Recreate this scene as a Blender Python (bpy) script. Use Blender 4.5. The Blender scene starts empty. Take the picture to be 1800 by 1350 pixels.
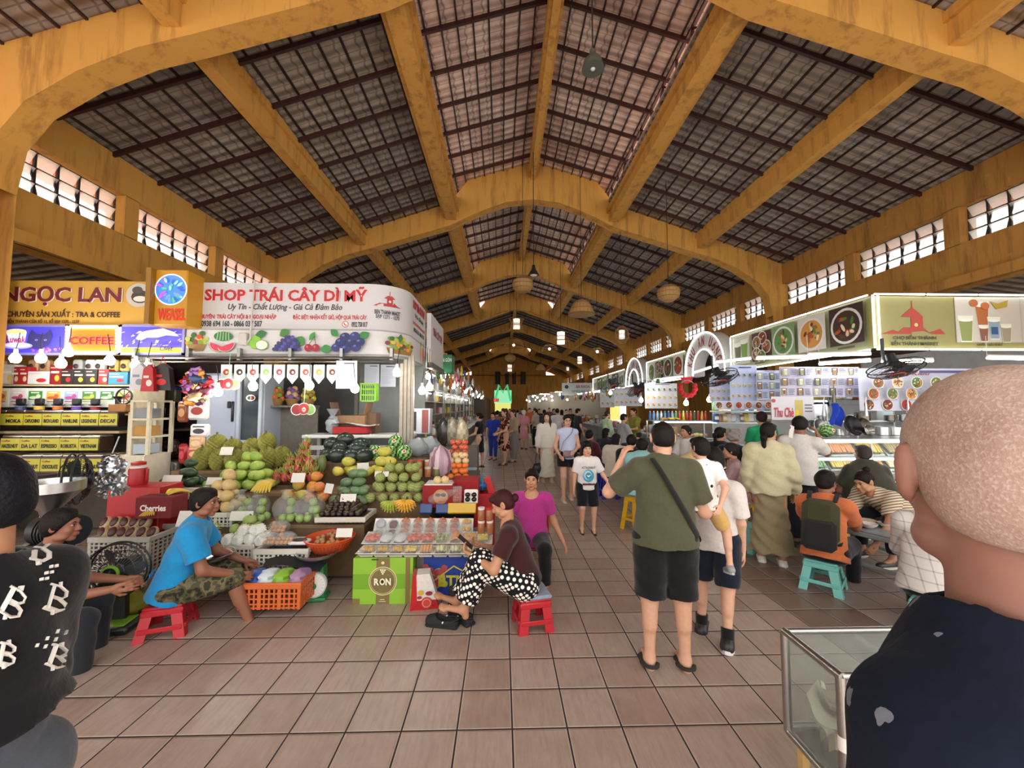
import bpy, math, random
import numpy as np
from mathutils import Vector, Matrix

random.seed(7)
rnd = random.Random(11)
SC = bpy.context.scene
C = SC.collection
PI = math.pi
F = 695.0                       # focal length in pixels of an 1800 px wide frame
CAMZ = 1.75
PITCH, YAW = math.atan(40 / F), math.atan(18 / F * math.cos(math.atan(40 / F)))

# ---------------------------------------------------------------- camera
cam_d = bpy.data.cameras.new('camera')
cam = bpy.data.objects.new('camera', cam_d)
C.objects.link(cam)
cam_d.sensor_width = 36.0
cam_d.lens = F * 36.0 / 1800
cam_d.clip_start, cam_d.clip_end = 0.02, 300
CR = Matrix.Rotation(-YAW, 3, 'Z') @ Matrix.Rotation(PI / 2 + PITCH, 3, 'X')
cam.matrix_world = Matrix.Translation((0, 0, CAMZ)) @ CR.to_4x4()
SC.camera = cam

# ---------------------------------------------------------------- sky and exposure
world = bpy.data.worlds.new('world')
SC.world = world
world.use_nodes = True
bg = world.node_tree.nodes['Background']
bg.inputs['Color'].default_value = (1.0, 0.97, 0.93, 1)
bg.inputs['Strength'].default_value = 1.9
sun_d = bpy.data.lights.new('sun', 'SUN')
sun_d.energy = 8.0
sun_d.angle = .02
sun = bpy.data.objects.new('sun', sun_d)
C.objects.link(sun)
sun.rotation_euler = (.32, .12, 0)
SC.view_settings.view_transform = 'Standard'
SC.view_settings.look = 'None'
SC.view_settings.exposure = 0.66
SC.view_settings.gamma = 1.0
SC.view_settings.use_curve_mapping = False
SC.cycles.use_denoising = True
SC.cycles.max_bounces = 6
SC.cycles.diffuse_bounces = 3
SC.cycles.glossy_bounces = 3
SC.cycles.transmission_bounces = 4
SC.cycles.transparent_max_bounces = 12
SC.cycles.caustics_reflective = False
SC.cycles.caustics_refractive = False
SC.cycles.sample_clamp_indirect = 4.0


def ray(u, v):
 return CR @ Vector(((u - 900) / F, (675 - v) / F, -1))


def at(u, v, Y):
 """the point of the place at depth Y seen at (u, v)"""
 d = ray(u, v)
 return Vector((0, 0, CAMZ)) + d * (Y / d.y)


def gnd(u, v, z=0.0):
 d = ray(u, v)
 return Vector((0, 0, CAMZ)) + d * ((z - CAMZ) / d.z)


# ---------------------------------------------------------------- colour and materials
_hx = {}


def hx(c):
 if not isinstance(c, str):
  return tuple(c)
 if c not in _hx:
  s = c.lstrip('#')
  o = []
  for i in (0, 2, 4):
   x = int(s[i:i + 2], 16) / 255
   o.append(x / 12.92 if x <= .04045 else ((x + .055) / 1.055) ** 2.4)
  _hx[c] = tuple(o)
 return _hx[c]


def newmat(name):
 m = bpy.data.materials.new(name)
 m.use_nodes = True
 nt = m.node_tree
 return m, nt, nt.nodes['Principled BSDF'], nt.nodes['Material Output']


def N(nt, typ, **kw):
 n = nt.nodes.new(typ)
 for k, v in kw.items():
  if k.startswith('i_'):
   key = k[2:]
   n.inputs[int(key) if key.isdigit() else key].default_value = v
  else:
   setattr(n, k, v)
 return n


def mixcol(nt, fac, a, b, blend='MIX'):
 n = nt.nodes.new('ShaderNodeMix')
 n.data_type = 'RGBA'
 n.blend_type = blend
 for i, x in ((0, fac), (6, a), (7, b)):
  if hasattr(x, 'is_output'):
   nt.links.new(x, n.inputs[i])
  elif i == 0:
   n.inputs[0].default_value = x
  else:
   n.inputs[i].default_value = (*hx(x), 1)
 return n.outputs[2]


def math_(nt, op, a, b=0.0, c=0.0):
 n = nt.nodes.new('ShaderNodeMath')
 n.operation = op
 for i, x in enumerate((a, b, c)):
  if hasattr(x, 'is_output'):
   nt.links.new(x, n.inputs[i])
  else:
   n.inputs[i].default_value = x
 return n.outputs[0]


def ramp(nt, fac, stops):
 n = nt.nodes.new('ShaderNodeValToRGB')
 e = n.color_ramp.elements
 e[0].position, e[0].color = stops[0][0], (*hx(stops[0][1]), 1)
 e[1].position, e[1].color = stops[-1][0], (*hx(stops[-1][1]), 1)
 for p, c in stops[1:-1]:
  x = e.new(p)
  x.color = (*hx(c), 1)
 nt.links.new(fac, n.inputs[0])
 return n.outputs[0]


def vcmat(name, rough=.6, metal=0.0, var=.12, scale=30, bump=0.0, spec=.5, coat=0.0, sheen=0.0):
 """surface coloured by the piece's own colour attribute with a little procedural mottling"""
 m, nt, b, out = newmat(name)
 a = N(nt, 'ShaderNodeVertexColor', layer_name='Col')
 tc = N(nt, 'ShaderNodeTexCoord')
 no = N(nt, 'ShaderNodeTexNoise', i_Scale=scale, i_Detail=3)
 nt.links.new(tc.outputs['Object'], no.inputs['Vector'])
 f = math_(nt, 'MULTIPLY_ADD', no.outputs[0], 2 * var, 1 - var)
 mx = nt.nodes.new('ShaderNodeVectorMath')
 mx.operation = 'SCALE'
 nt.links.new(a.outputs[0], mx.inputs[0])
 nt.links.new(f, mx.inputs['Scale'])
 nt.links.new(mx.outputs[0], b.inputs['Base Color'])
 b.inputs['Roughness'].default_value = rough
 b.inputs['Metallic'].default_value = metal
 b.inputs['Specular IOR Level'].default_value = spec
 b.inputs['Coat Weight'].default_value = coat
 b.inputs['Sheen Weight'].default_value = sheen
 if bump:
  bp = N(nt, 'ShaderNodeBump', i_Strength=bump, i_Distance=.01)
  nt.links.new(no.outputs[0], bp.inputs['Height'])
  nt.links.new(bp.outputs[0], b.inputs['Normal'])
 return m


MATTE = vcmat('matte_paint', .8, var=.1, scale=25)
SATIN = vcmat('satin_plastic', .42, var=.06)
GLOSS = vcmat('glossy_plastic', .22, var=.05)
PRINT = vcmat('printed_sheet', .5, var=.04, scale=60)
METAL = vcmat('brushed_metal', .3, metal=1.0, var=.1, scale=60)
CLOTH = vcmat('woven_cloth', .9, var=.14, scale=45, bump=.25, spec=.2, sheen=.2)
SKIN = vcmat('skin', .5, var=.1, scale=40, bump=.05, spec=.4)
HAIR = vcmat('hair', .6, var=.4, scale=90, bump=.5, spec=.2)
RIND = vcmat('fruit_rind', .42, var=.16, scale=45, bump=.12)
BUMPY = vcmat('bumpy_rind', .6, var=.3, scale=110, bump=.6)
CARD = vcmat('cardboard', .85, var=.12, scale=18, bump=.06)
WOODV = vcmat('worn_wood', .75, var=.25, scale=14, bump=.15)
WICK = vcmat('woven_rattan', .7, var=.3, scale=80, bump=.3)


def emitmat(name, col, s, base=None):
 m, nt, b, out = newmat(name)
 no = N(nt, 'ShaderNodeTexNoise', i_Scale=6)
 c = mixcol(nt, math_(nt, 'MULTIPLY', no.outputs[0], .1), col, '#ffffff')
 nt.links.new(c, b.inputs['Emission Color'])
 b.inputs['Emission Strength'].default_value = s
 b.inputs['Base Color'].default_value = (*hx(base or col), 1)
 b.inputs['Roughness'].default_value = .4
 return m


def vcemit(name, s):
 """backlit printed sheet"""
 m, nt, b, out = newmat(name)
 a = N(nt, 'ShaderNodeVertexColor', layer_name='Col')
 nt.links.new(a.outputs[0], b.inputs['Base Color'])
 nt.links.new(a.outputs[0], b.inputs['Emission Color'])
 b.inputs['Emission Strength'].default_value = s
 b.inputs['Roughness'].default_value = .3
 return m


TUBE = emitmat('lit_tube', '#f4f9ff', 15)
BULB = emitmat('lit_bulb', '#fffaf0', 42)
SMALLBULB = emitmat('lit_small_bulb', '#fff3d8', 12)
LEDSTRIP = emitmat('lit_strip', '#f6faff', 4)
BACKLIT = vcemit('backlit_sheet', .45)
NEON = emitmat('neon_red', '#ff3020', 2.2)
PALELIT = emitmat('lit_paper', '#fff6e6', .55)


def glassmat(name, tint='#ffffff', clear=.8, rough=.08):
 m, nt, b, out = newmat(name)
 tr = N(nt, 'ShaderNodeBsdfTransparent')
 tr.inputs[0].default_value = (*hx(tint), 1)
 b.inputs['Base Color'].default_value = (*hx(tint), 1)
 b.inputs['Roughness'].default_value = rough
 no = N(nt, 'ShaderNodeTexNoise', i_Scale=9)
 f = math_(nt, 'MULTIPLY_ADD', no.outputs[0], .16, clear - .08)
 mx = N(nt, 'ShaderNodeMixShader')
 nt.links.new(f, mx.inputs[0])
 nt.links.new(b.outputs[0], mx.inputs[1])
 nt.links.new(tr.outputs[0], mx.inputs[2])
 nt.links.new(mx.outputs[0], out.inputs[0])
 return m


GLASS = glassmat('clear_glass', '#eef2f0', .9, .05)
m_, nt_, b_, out_ = newmat('wired_glass')
tl_, tp_, mx_ = N(nt_, 'ShaderNodeBsdfTranslucent'), N(nt_, 'ShaderNodeBsdfTransparent'), N(nt_, 'ShaderNodeMixShader')
no_ = N(nt_, 'ShaderNodeTexNoise', i_Scale=14)
nt_.links.new(math_(nt_, 'MULTIPLY_ADD', no_.outputs[0], .2, .4), mx_.inputs[0])
nt_.links.new(tl_.outputs[0], mx_.inputs[1])
nt_.links.new(tp_.outputs[0], mx_.inputs[2])
tl_.inputs[0].default_value = (.85, .9, .9, 1)
nt_.links.new(mx_.outputs[0], out_.inputs[0])
WINGLASS = m_
CASEGLASS = glassmat('display_glass', '#f2f7f5', .93, .03)
FILM = glassmat('clear_film', '#f4f6f6', .86, .1)
MILKY = glassmat('milky_bag', '#b9c0c6', .45, .25)
WICKNET = glassmat('open_weave', '#c8a070', .45, .7)
FANNET = glassmat('fan_guard_wire', '#1c1c1c', .55, .4)


# ---------------------------------------------------------------- mesh builder
def rotz(a):
 return np.array(Matrix.Rotation(a, 3, 'Z'))


def rot(ax=0, ay=0, az=0):
 return np.array(Matrix.Rotation(az, 3, 'Z') @ Matrix.Rotation(ay, 3, 'Y') @ Matrix.Rotation(ax, 3, 'X'))


def frame_to(d):
 """3x3 whose z column points along d"""
 d = Vector(d).normalized()
 return np.array(d.to_track_quat('Z', 'Y').to_matrix())


class M:
 def __init__(s, col='#cccccc'):
  s.v, s.f, s.c, s.n = [], [], [], 0
  s.col = col
  s.T = None

 def add(s, v, f, col=None):
  v = np.asarray(v, float).reshape(-1, 3)
  if s.T is not None:
   v = v @ s.T[0].T + s.T[1]
  s.v.append(v)
  n = s.n
  s.f += [tuple(i + n for i in q) for q in f]
  if isinstance(col, list):
   s.c += col
  else:
   s.c += [hx(col if col is not None else s.col)] * len(f)
  s.n += len(v)
  return s

 def xf(s, R=None, t=(0, 0, 0)):
  s.T = (np.eye(3) if R is None else np.asarray(R), np.asarray(t, float))
  return s

 def box(s, c, d, R=None, b=0.0, col=None):
  d = np.asarray(d, float) / 2
  if b <= 0:
   v = np.array([(x, y, z) for x in (-1, 1) for y in (-1, 1) for z in (-1, 1)]) * d
   f = [(0, 1, 3, 2), (4, 6, 7, 5), (0, 4, 5, 1), (2, 3, 7, 6), (0, 2, 6, 4), (1, 5, 7, 3)]
  else:
   b = min(b, d.min() * .98)
   v, idx = [], {}
   for x in (-1, 1):
    for y in (-1, 1):
     for z in (-1, 1):
      for a in range(3):
       p = [(d[k] - (0 if k == a else b)) * (x, y, z)[k] for k in range(3)]
       idx[(x, y, z, a)] = len(v)
       v.append(p)
   f = []
   S = (-1, 1)
   for q in S:
    f.append(tuple(idx[(q, y, z, 0)] for y, z in ((-1, -1), (1, -1), (1, 1), (-1, 1))[::q]))
    f.append(tuple(idx[(x, q, z, 1)] for x, z in ((-1, -1), (-1, 1), (1, 1), (1, -1))[::q]))
    f.append(tuple(idx[(x, y, q, 2)] for x, y in ((-1, -1), (1, -1), (1, 1), (-1, 1))[::q]))
   for i in S:
    for j in S:
     o = i * j
     f.append((idx[(i, j, -1, 0)], idx[(i, j, -1, 1)], idx[(i, j, 1, 1)], idx[(i, j, 1, 0)])[::o])
     f.append((idx[(i, -1, j, 2)], idx[(i, -1, j, 0)], idx[(i, 1, j, 0)], idx[(i, 1, j, 2)])[::-o])
     f.append((idx[(-1, i, j, 1)], idx[(-1, i, j, 2)], idx[(1, i, j, 2)], idx[(1, i, j, 1)])[::o])
     for k in S:
      f.append(tuple(idx[(i, j, k, a)] for a in ((0, 1, 2) if i * j * k > 0 else (0, 2, 1))))
   v = np.array(v)
  if R is not None:
   v = v @ np.asarray(R).T
  return s.add(v + np.asarray(c, float), f, col)

 def cyl(s, p0, p1, r0, r1=None, n=10, col=None, cap=True):
  r1 = r0 if r1 is None else r1
  p0, p1 = np.asarray(p0, float), np.asarray(p1, float)
  R = frame_to(p1 - p0)
  a = np.arange(n) * 2 * PI / n
  ring = np.stack([np.cos(a), np.sin(a), 0 * a], 1) @ R.T
  v = np.concatenate([p0 + ring * r0, p1 + ring * r1])
  f = [(i, (i + 1) % n, n + (i + 1) % n, n + i) for i in range(n)]
  if cap:
   f += [tuple(range(n))[::-1], tuple(range(n, 2 * n))]
  return s.add(v, f, col)

 def lathe(s, prof, c=(0, 0, 0), n=16, R=None, col=None, cols=None, sx=1, sy=1):
  a = np.arange(n) * 2 * PI / n
  v = np.concatenate([np.stack([r * np.cos(a) * sx, r * np.sin(a) * sy, 0 * a + z], 1) for r, z in prof])
  f, cc = [], []
  for k in range(len(prof) - 1):
   for i in range(n):
    f.append((k * n + i, k * n + (i + 1) % n, (k + 1) * n + (i + 1) % n, (k + 1) * n + i))
    cc.append(hx(cols[k]) if cols else hx(col if col is not None else s.col))
  if prof[0][0] > 1e-5:
   f.append(tuple(range(n))[::-1]); cc.append(cc[0])
  if prof[-1][0] > 1e-5:
   L = (len(prof) - 1) * n
   f.append(tuple(range(L, L + n))); cc.append(cc[-1 if len(cc) < 2 else -2])
  if R is not None:
   v = v @ np.asarray(R).T
  return s.add(v + np.asarray(c, float), f, cc)

 def ell(s, c, r, n=12, m=8, R=None, col=None, fn=None):
  if not hasattr(r, '__len__'):
   r = (r, r, r)
  th = np.linspace(0, PI, m + 1)[1:-1]
  ph = np.arange(n) * 2 * PI / n
  v = [(0, 0, -1)] + [(-math.sin(t) * math.cos(p), -math.sin(t) * math.sin(p), -math.cos(t)) for t in th for p in ph] + [(0, 0, 1)]
  v = np.array(v, float)
  k = m - 1
  f = [(0, 1 + (i + 1) % n, 1 + i) for i in range(n)]
  for j in range(k - 1):
   for i in range(n):
    a, b = 1 + j * n + i, 1 + j * n + (i + 1) % n
    f.append((a, b, b + n, a + n))
  L = 1 + (k - 1) * n
  f += [(L + i, L + (i + 1) % n, 1 + k * n) for i in range(n)]
  if fn:
   v = fn(v)
  v = v * np.asarray(r, float)
  if R is not None:
   v = v @ np.asarray(R).T
  cc = col(v, f) if callable(col) else col
  return s.add(v + np.asarray(c, float), f, cc)

 def tube(s, pts, r, n=6, col=None, closed=False, cap=True, flat=1.0):
  P = np.asarray(pts, float)
  k = len(P)
  rr = r if hasattr(r, '__len__') else [r] * k
  a = np.arange(n) * 2 * PI / n
  V = []
  up = None
  for i in range(k):
   t = (P[(i + 1) % k] - P[i - 1]) if (closed or 0 < i < k - 1) else (P[1] - P[0] if i == 0 else P[-1] - P[-2])
   t = t / (np.linalg.norm(t) + 1e-12)
   if up is None:
    up = np.array((0, 0, 1.)) if abs(t[2]) < .9 else np.array((1., 0, 0))
   x = np.cross(up, t)
   x = x / (np.linalg.norm(x) + 1e-12)
   up = np.cross(t, x)
   V.append(P[i] + rr[i] * (np.outer(np.cos(a), x) + flat * np.outer(np.sin(a), up)))
  f = []
  for i in range(k if closed else k - 1):
   j = (i + 1) % k
   for q in range(n):
    f.append((i * n + q, i * n + (q + 1) % n, j * n + (q + 1) % n, j * n + q))
  if not closed and cap:
   f += [tuple(range(n))[::-1], tuple(range((k - 1) * n, k * n))]
  return s.add(np.concatenate(V), f, col)

 def prism(s, poly, d, R=None, t=(0, 0, 0), col=None):
  """polygon in x,z pushed d along +y"""
  n = len(poly)
  v = np.array([(x, 0, z) for x, z in poly] + [(x, d, z) for x, z in poly], float)
  f = [tuple(range(n)), tuple(range(n, 2 * n))[::-1]] + [(i, n + i, n + (i + 1) % n, (i + 1) % n) for i in range(n)]
  if R is not None:
   v = v @ np.asarray(R).T
  return s.add(v + np.asarray(t, float), f, col)

 def sheet(s, fn, nu, nv, col=None):
  """grid surface fn(u,v)->xyz"""
  v = [fn(i / nu, j / nv) for j in range(nv + 1) for i in range(nu + 1)]
  f = [(j * (nu + 1) + i, j * (nu + 1) + i + 1, (j + 1) * (nu + 1) + i + 1, (j + 1) * (nu + 1) + i) for j in range(nv) for i in range(nu)]
  return s.add(v, f, col)

 def o(s, name, mat=None, parent=None, smooth=True, center=True, loc=None):
  v = np.concatenate(s.v) if s.v else np.zeros((0, 3))
  off = np.zeros(3)
  if parent is None and center and len(v) and loc is None:
   lo, hi = v.min(0), v.max(0)
   off = np.array([(lo[0] + hi[0]) / 2, (lo[1] + hi[1]) / 2, lo[2]])
   v = v - off
  me = bpy.data.meshes.new(name)
  me.from_pydata(v.tolist(), [], s.f)
  ca = me.color_attributes.new('Col', 'FLOAT_COLOR', 'CORNER')
  cnt = np.array([len(q) for q in s.f])
  cc = np.ones((len(s.f), 4))
  cc[:, :3] = np.array(s.c).reshape(-1, 3)
  ca.data.foreach_set('color', np.repeat(cc, cnt, axis=0).ravel().astype(np.float32))
  if smooth:
   me.polygons.foreach_set('use_smooth', [True] * len(me.polygons))
   me.set_sharp_from_angle(angle=.7)
  me.materials.append(mat or MATTE)
  ob = bpy.data.objects.new(name, me)
  C.objects.link(ob)
  if parent is not None:
   ob.parent = parent
  ob.location = off if loc is None else loc
  return ob


def thing(name, label, cat, loc=(0, 0, 0), rz=0.0, group=None):
 o = bpy.data.objects.new(name, None)
 C.objects.link(o)
 o.empty_display_size = .1
 o.location = loc
 o.rotation_euler = (0, 0, rz)
 return tag(o, label, cat, group)


def tag(o, label, cat, group=None):
 o['label'] = label
 o['category'] = cat
 if group:
  o['group'] = group
 return o


def struct(o):
 o['kind'] = 'structure'
 return o


def part(o, label):
 o['label'] = label
 return o


_kids = {}


def dup(root, loc=None, rz=None, label=None, group=None, scale=None, eul=None):
 def cp(o, par):
  c = o.copy()
  C.objects.link(c)
  if par is not None:
   c.parent = par
  for ch in KIDS(o):
   cp(ch, c)
  return c
 r = cp(root, None)
 if loc is not None:
  r.location = loc
 if rz is not None:
  r.rotation_euler = (0, 0, rz)
 if eul is not None:
  r.rotation_euler = eul
 if scale is not None:
  r.scale = (scale,) * 3 if not hasattr(scale, '__len__') else scale
 if label:
  r['label'] = label
 if group:
  r['group'] = group
 return r


def KIDS(o):
 k = o.name
 if k not in _kids:
  _kids[k] = list(o.children)
 return _kids[k]


class Art(M):
 """flat printed picture in a plane: x to the right, z up, facing -y; every shape lies a hair above the last"""
 def __init__(s, col='#ffffff', y=0.0, step=.0006):
  super().__init__(col)
  s.y, s.step = y, step

 def lay(s):
  s.y -= s.step
  return s.y

 def e(s, x, z, rx, rz, col, a=0.0, n=14):
  y = s.lay()
  t = np.arange(n) * 2 * PI / n
  px, pz = rx * np.cos(t), rz * np.sin(t)
  ca, sa = math.cos(a), math.sin(a)
  return s.add(np.stack([x + px * ca - pz * sa, 0 * t + y, z + px * sa + pz * ca], 1), [tuple(range(n))], col)

 def r(s, x0, z0, x1, z1, col):
  y = s.lay()
  return s.add([(x0, y, z0), (x1, y, z0), (x1, y, z1), (x0, y, z1)], [(0, 1, 2, 3)], col)

 def p(s, pts, col):
  y = s.lay()
  return s.add([(x, y, z) for x, z in pts], [tuple(range(len(pts)))], col)

 def lines(s, x0, z0, x1, z1, n, col, fill=.4, jag=.25):
  """rows of fine print too small to read"""
  h = (z1 - z0) / n
  for i in range(n):
   w = (x1 - x0) * (1 - rnd.random() * jag)
   s.r(x0, z1 - h * (i + .5) - h * fill / 2, x0 + w, z1 - h * (i + .5) + h * fill / 2, col)


# ---------------------------------------------------------------- lettering
TEXTS = []


def text(s, w, h, mat, parent, loc, col='#111111', rz=0.0, bold=.0, shear=0.0, name='lettering', ext=.0012, bend=None, rx=0.0):
 """letters fitted into a w x h box centred at loc, standing in the parent's xz plane facing -y"""
 cu = bpy.data.curves.new(name, 'FONT')
 cu.body = s
 cu.align_x = 'LEFT'
 cu.offset = bold
 cu.shear = shear
 cu.resolution_u = 2
 cu.extrude = 0.002
 ob = bpy.data.objects.new('tmp_text', cu)
 C.objects.link(ob)
 TEXTS.append((ob, w, h, mat, parent, loc, col, rz, name, ext, bend, rx))


def finish_texts():
 if not TEXTS:
  return
 dg = bpy.context.evaluated_depsgraph_get()
 dg.update()
 for ob, w, h, mat, parent, loc, col, rz, name, ext, bend, rx in TEXTS:
  me = bpy.data.meshes.new_from_object(ob.evaluated_get(dg))
  n = len(me.vertices)
  v = np.zeros(n * 3)
  me.vertices.foreach_get('co', v)
  v = v.reshape(-1, 3)
  lo, hi = v.min(0), v.max(0)
  c = (lo + hi) / 2
  sx, sy = w / max(hi[0] - lo[0], 1e-6), h / max(hi[1] - lo[1], 1e-6)
  q = np.stack([(v[:, 0] - c[0]) * sx, -ext * (v[:, 2] > 0), (v[:, 1] - c[1]) * sy], 1)
  if bend:
   q = bend(q)
  q = q @ rot(rx, 0, rz).T
  me.vertices.foreach_set('co', q.ravel())
  ca = me.color_attributes.new('Col', 'FLOAT_COLOR', 'CORNER')
  cc = np.tile(np.array([*hx(col), 1.0], np.float32), len(me.loops))
  ca.data.foreach_set('color', cc)
  me.materials.clear()
  me.materials.append(mat)
  me.name = name
  o = bpy.data.objects.new(name, me)
  C.objects.link(o)
  o.parent = parent
  o.location = loc
  cu = ob.data
  bpy.data.objects.remove(ob)
  bpy.data.curves.remove(cu)
 TEXTS.clear()
# ================================================================ the hall
CX, HW = .95, 7.8               # ridge line and half width of the hall
BAY, T0 = 6.9, 5.1              # trusses stand at T0 + k*BAY
SLOPE = .347


def plaster(name, c0, c1, stain, rough=.85):
 m, nt, b, out = newmat(name)
 tc = N(nt, 'ShaderNodeTexCoord')
 g = N(nt, 'ShaderNodeNewGeometry')
 n1 = N(nt, 'ShaderNodeTexNoise', i_Scale=1.1, i_Detail=6, i_Roughness=.65)
 n2 = N(nt, 'ShaderNodeTexNoise', i_Scale=7.0, i_Detail=4)
 mp = N(nt, 'ShaderNodeMapping')
 mp.inputs['Scale'].default_value = (3.0, 3.0, .35)
 n3 = N(nt, 'ShaderNodeTexNoise', i_Scale=1.6, i_Detail=5, i_Roughness=.7)
 nt.links.new(g.outputs['Position'], n1.inputs['Vector'])
 nt.links.new(g.outputs['Position'], n2.inputs['Vector'])
 nt.links.new(g.outputs['Position'], mp.inputs['Vector'])
 nt.links.new(mp.outputs[0], n3.inputs['Vector'])
 base = mixcol(nt, n1.outputs[0], c0, c1)
 st = ramp(nt, n3.outputs[0], [(.5, '#000000'), (.66, '#ffffff')])
 sv = math_(nt, 'MULTIPLY', st, .55)
 c = mixcol(nt, sv, base, stain)
 pale = ramp(nt, n2.outputs[0], [(.66, '#000000'), (.74, '#ffffff')])
 c = mixcol(nt, math_(nt, 'MULTIPLY', pale, .3), c, '#c9a46a')
 nt.links.new(c, b.inputs['Base Color'])
 b.inputs['Roughness'].default_value = rough
 bp = N(nt, 'ShaderNodeBump', i_Strength=.25, i_Distance=.02)
 nt.links.new(n2.outputs[0], bp.inputs['Height'])
 nt.links.new(bp.outputs[0], b.inputs['Normal'])
 return m


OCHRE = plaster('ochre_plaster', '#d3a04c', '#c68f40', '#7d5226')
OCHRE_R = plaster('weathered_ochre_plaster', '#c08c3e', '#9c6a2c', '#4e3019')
SALMON = plaster('salmon_plaster', '#d98a6c', '#cf7d5e', '#b56b50')


BOUNCE_COVER = plaster('bounce_roof_tile', '#dcbfae', '#cfa994', '#a8806c')  # pale tile for the roof skins added to bounce daylight


def roofmat(name, c0, c1, mould, amt):
 m, nt, b, out = newmat(name)
 g = N(nt, 'ShaderNodeNewGeometry')
 sp = N(nt, 'ShaderNodeSeparateXYZ')
 nt.links.new(g.outputs['Position'], sp.inputs[0])
 n1 = N(nt, 'ShaderNodeTexNoise', i_Scale=.8, i_Detail=5, i_Roughness=.7)
 mp = N(nt, 'ShaderNodeMapping')
 mp.inputs['Scale'].default_value = (5, 2.2, 5)
 n2 = N(nt, 'ShaderNodeTexNoise', i_Scale=2.0, i_Detail=4)
 nt.links.new(g.outputs['Position'], n1.inputs['Vector'])
 nt.links.new(g.outputs['Position'], mp.inputs['Vector'])
 nt.links.new(mp.outputs[0], n2.inputs['Vector'])
 tone = mixcol(nt, n2.outputs[0], c0, c1)
 f = math_(nt, 'MULTIPLY', ramp(nt, n1.outputs[0], [(.4, '#000000'), (.62, '#ffffff')]), amt)
 c = mixcol(nt, f, tone, mould)
 # courses every .34 m down the slope, wavy tile edges every .22 m along the hall
 wob = math_(nt, 'MULTIPLY', math_(nt, 'SINE', math_(nt, 'MULTIPLY', sp.outputs[1], 28.5)), .05)
 fr = math_(nt, 'FRACT', math_(nt, 'ADD', math_(nt, 'DIVIDE', sp.outputs[0], .34), wob))
 lap = math_(nt, 'GREATER_THAN', fr, .9)
 fy = math_(nt, 'FRACT', math_(nt, 'DIVIDE', sp.outputs[1], .22))
 gap = math_(nt, 'GREATER_THAN', fy, .92)
 c = mixcol(nt, math_(nt, 'MULTIPLY', math_(nt, 'MAXIMUM', lap, gap), .45), c, '#2a201c')
 nt.links.new(c, b.inputs['Base Color'])
 b.inputs['Roughness'].default_value = .85
 bp = N(nt, 'ShaderNodeBump', i_Strength=.6, i_Distance=.04)
 nt.links.new(math_(nt, 'SINE', math_(nt, 'MULTIPLY', sp.outputs[1], 28.5)), bp.inputs['Height'])
 nt.links.new(bp.outputs[0], b.inputs['Normal'])
 return m


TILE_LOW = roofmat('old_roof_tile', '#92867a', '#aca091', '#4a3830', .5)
TILE_TOP = roofmat('brightened_clerestory_tile', '#ead6c8', '#dabfae', '#7a4a3e', .5)  # paler copy of the roof tile, clerestory light put into its colour
STEEL = vcmat('maroon_steel', .55, var=.2, scale=12)

# ---- floor of square terracotta tiles
m, nt, b, out = newmat('terracotta_floor_tile')
g = N(nt, 'ShaderNodeNewGeometry')
o0 = gnd(900.5, 1281.4)
sub = N(nt, 'ShaderNodeVectorMath', operation='SUBTRACT')
sub.inputs[1].default_value = (o0.x - 30, o0.y - 30, 0)
nt.links.new(g.outputs['Position'], sub.inputs[0])
br = N(nt, 'ShaderNodeTexBrick', offset=0.0, offset_frequency=2, squash=1.0)
br.inputs['Scale'].default_value = 1.0
br.inputs['Mortar Size'].default_value = .0055
br.inputs['Mortar Smooth'].default_value = .35
br.inputs['Brick Width'].default_value = .3
br.inputs['Row Height'].default_value = .3
br.inputs['Color1'].default_value = (*hx('#ab998d'), 1)
br.inputs['Color2'].default_value = (*hx('#957d70'), 1)
br.inputs['Mortar'].default_value = (*hx('#2b211d'), 1)
nt.links.new(sub.outputs[0], br.inputs['Vector'])
n1 = N(nt, 'ShaderNodeTexNoise', i_Scale=5.0, i_Detail=6, i_Roughness=.65)
n2 = N(nt, 'ShaderNodeTexNoise', i_Scale=.7, i_Detail=3)
nt.links.new(g.outputs['Position'], n1.inputs['Vector'])
nt.links.new(g.outputs['Position'], n2.inputs['Vector'])
wear = mixcol(nt, math_(nt, 'MULTIPLY', ramp(nt, n1.outputs[0], [(.35, '#000000'), (.7, '#ffffff')]), .5), br.outputs[0], '#c2b4a8')
wear = mixcol(nt, .55, br.outputs[0], wear)
mp_ = N(nt, 'ShaderNodeMapping')
mp_.inputs['Scale'].default_value = (40, 5, 1)
n4 = N(nt, 'ShaderNodeTexNoise', i_Scale=1.0, i_Detail=4, i_Roughness=.7)
nt.links.new(g.outputs['Position'], mp_.inputs['Vector'])
nt.links.new(mp_.outputs[0], n4.inputs['Vector'])
wear = mixcol(nt, math_(nt, 'MULTIPLY', ramp(nt, n4.outputs[0], [(.42, '#000000'), (.7, '#ffffff')]), .35), wear, '#7d6557')
sp = N(nt, 'ShaderNodeSeparateXYZ')
nt.links.new(g.outputs['Position'], sp.inputs[0])
band = math_(nt, 'MULTIPLY', math_(nt, 'GREATER_THAN', sp.outputs[0], o0.x + 2.7 - .3), math_(nt, 'LESS_THAN', sp.outputs[0], o0.x + 3.3 - .3))
wear = mixcol(nt, math_(nt, 'MULTIPLY', band, .6), wear, '#5a3d33')
court = math_(nt, 'GREATER_THAN', sp.outputs[0], o0.x + 3.0)
wear = mixcol(nt, math_(nt, 'MULTIPLY', court, .4), wear, '#8f8a86')
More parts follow.
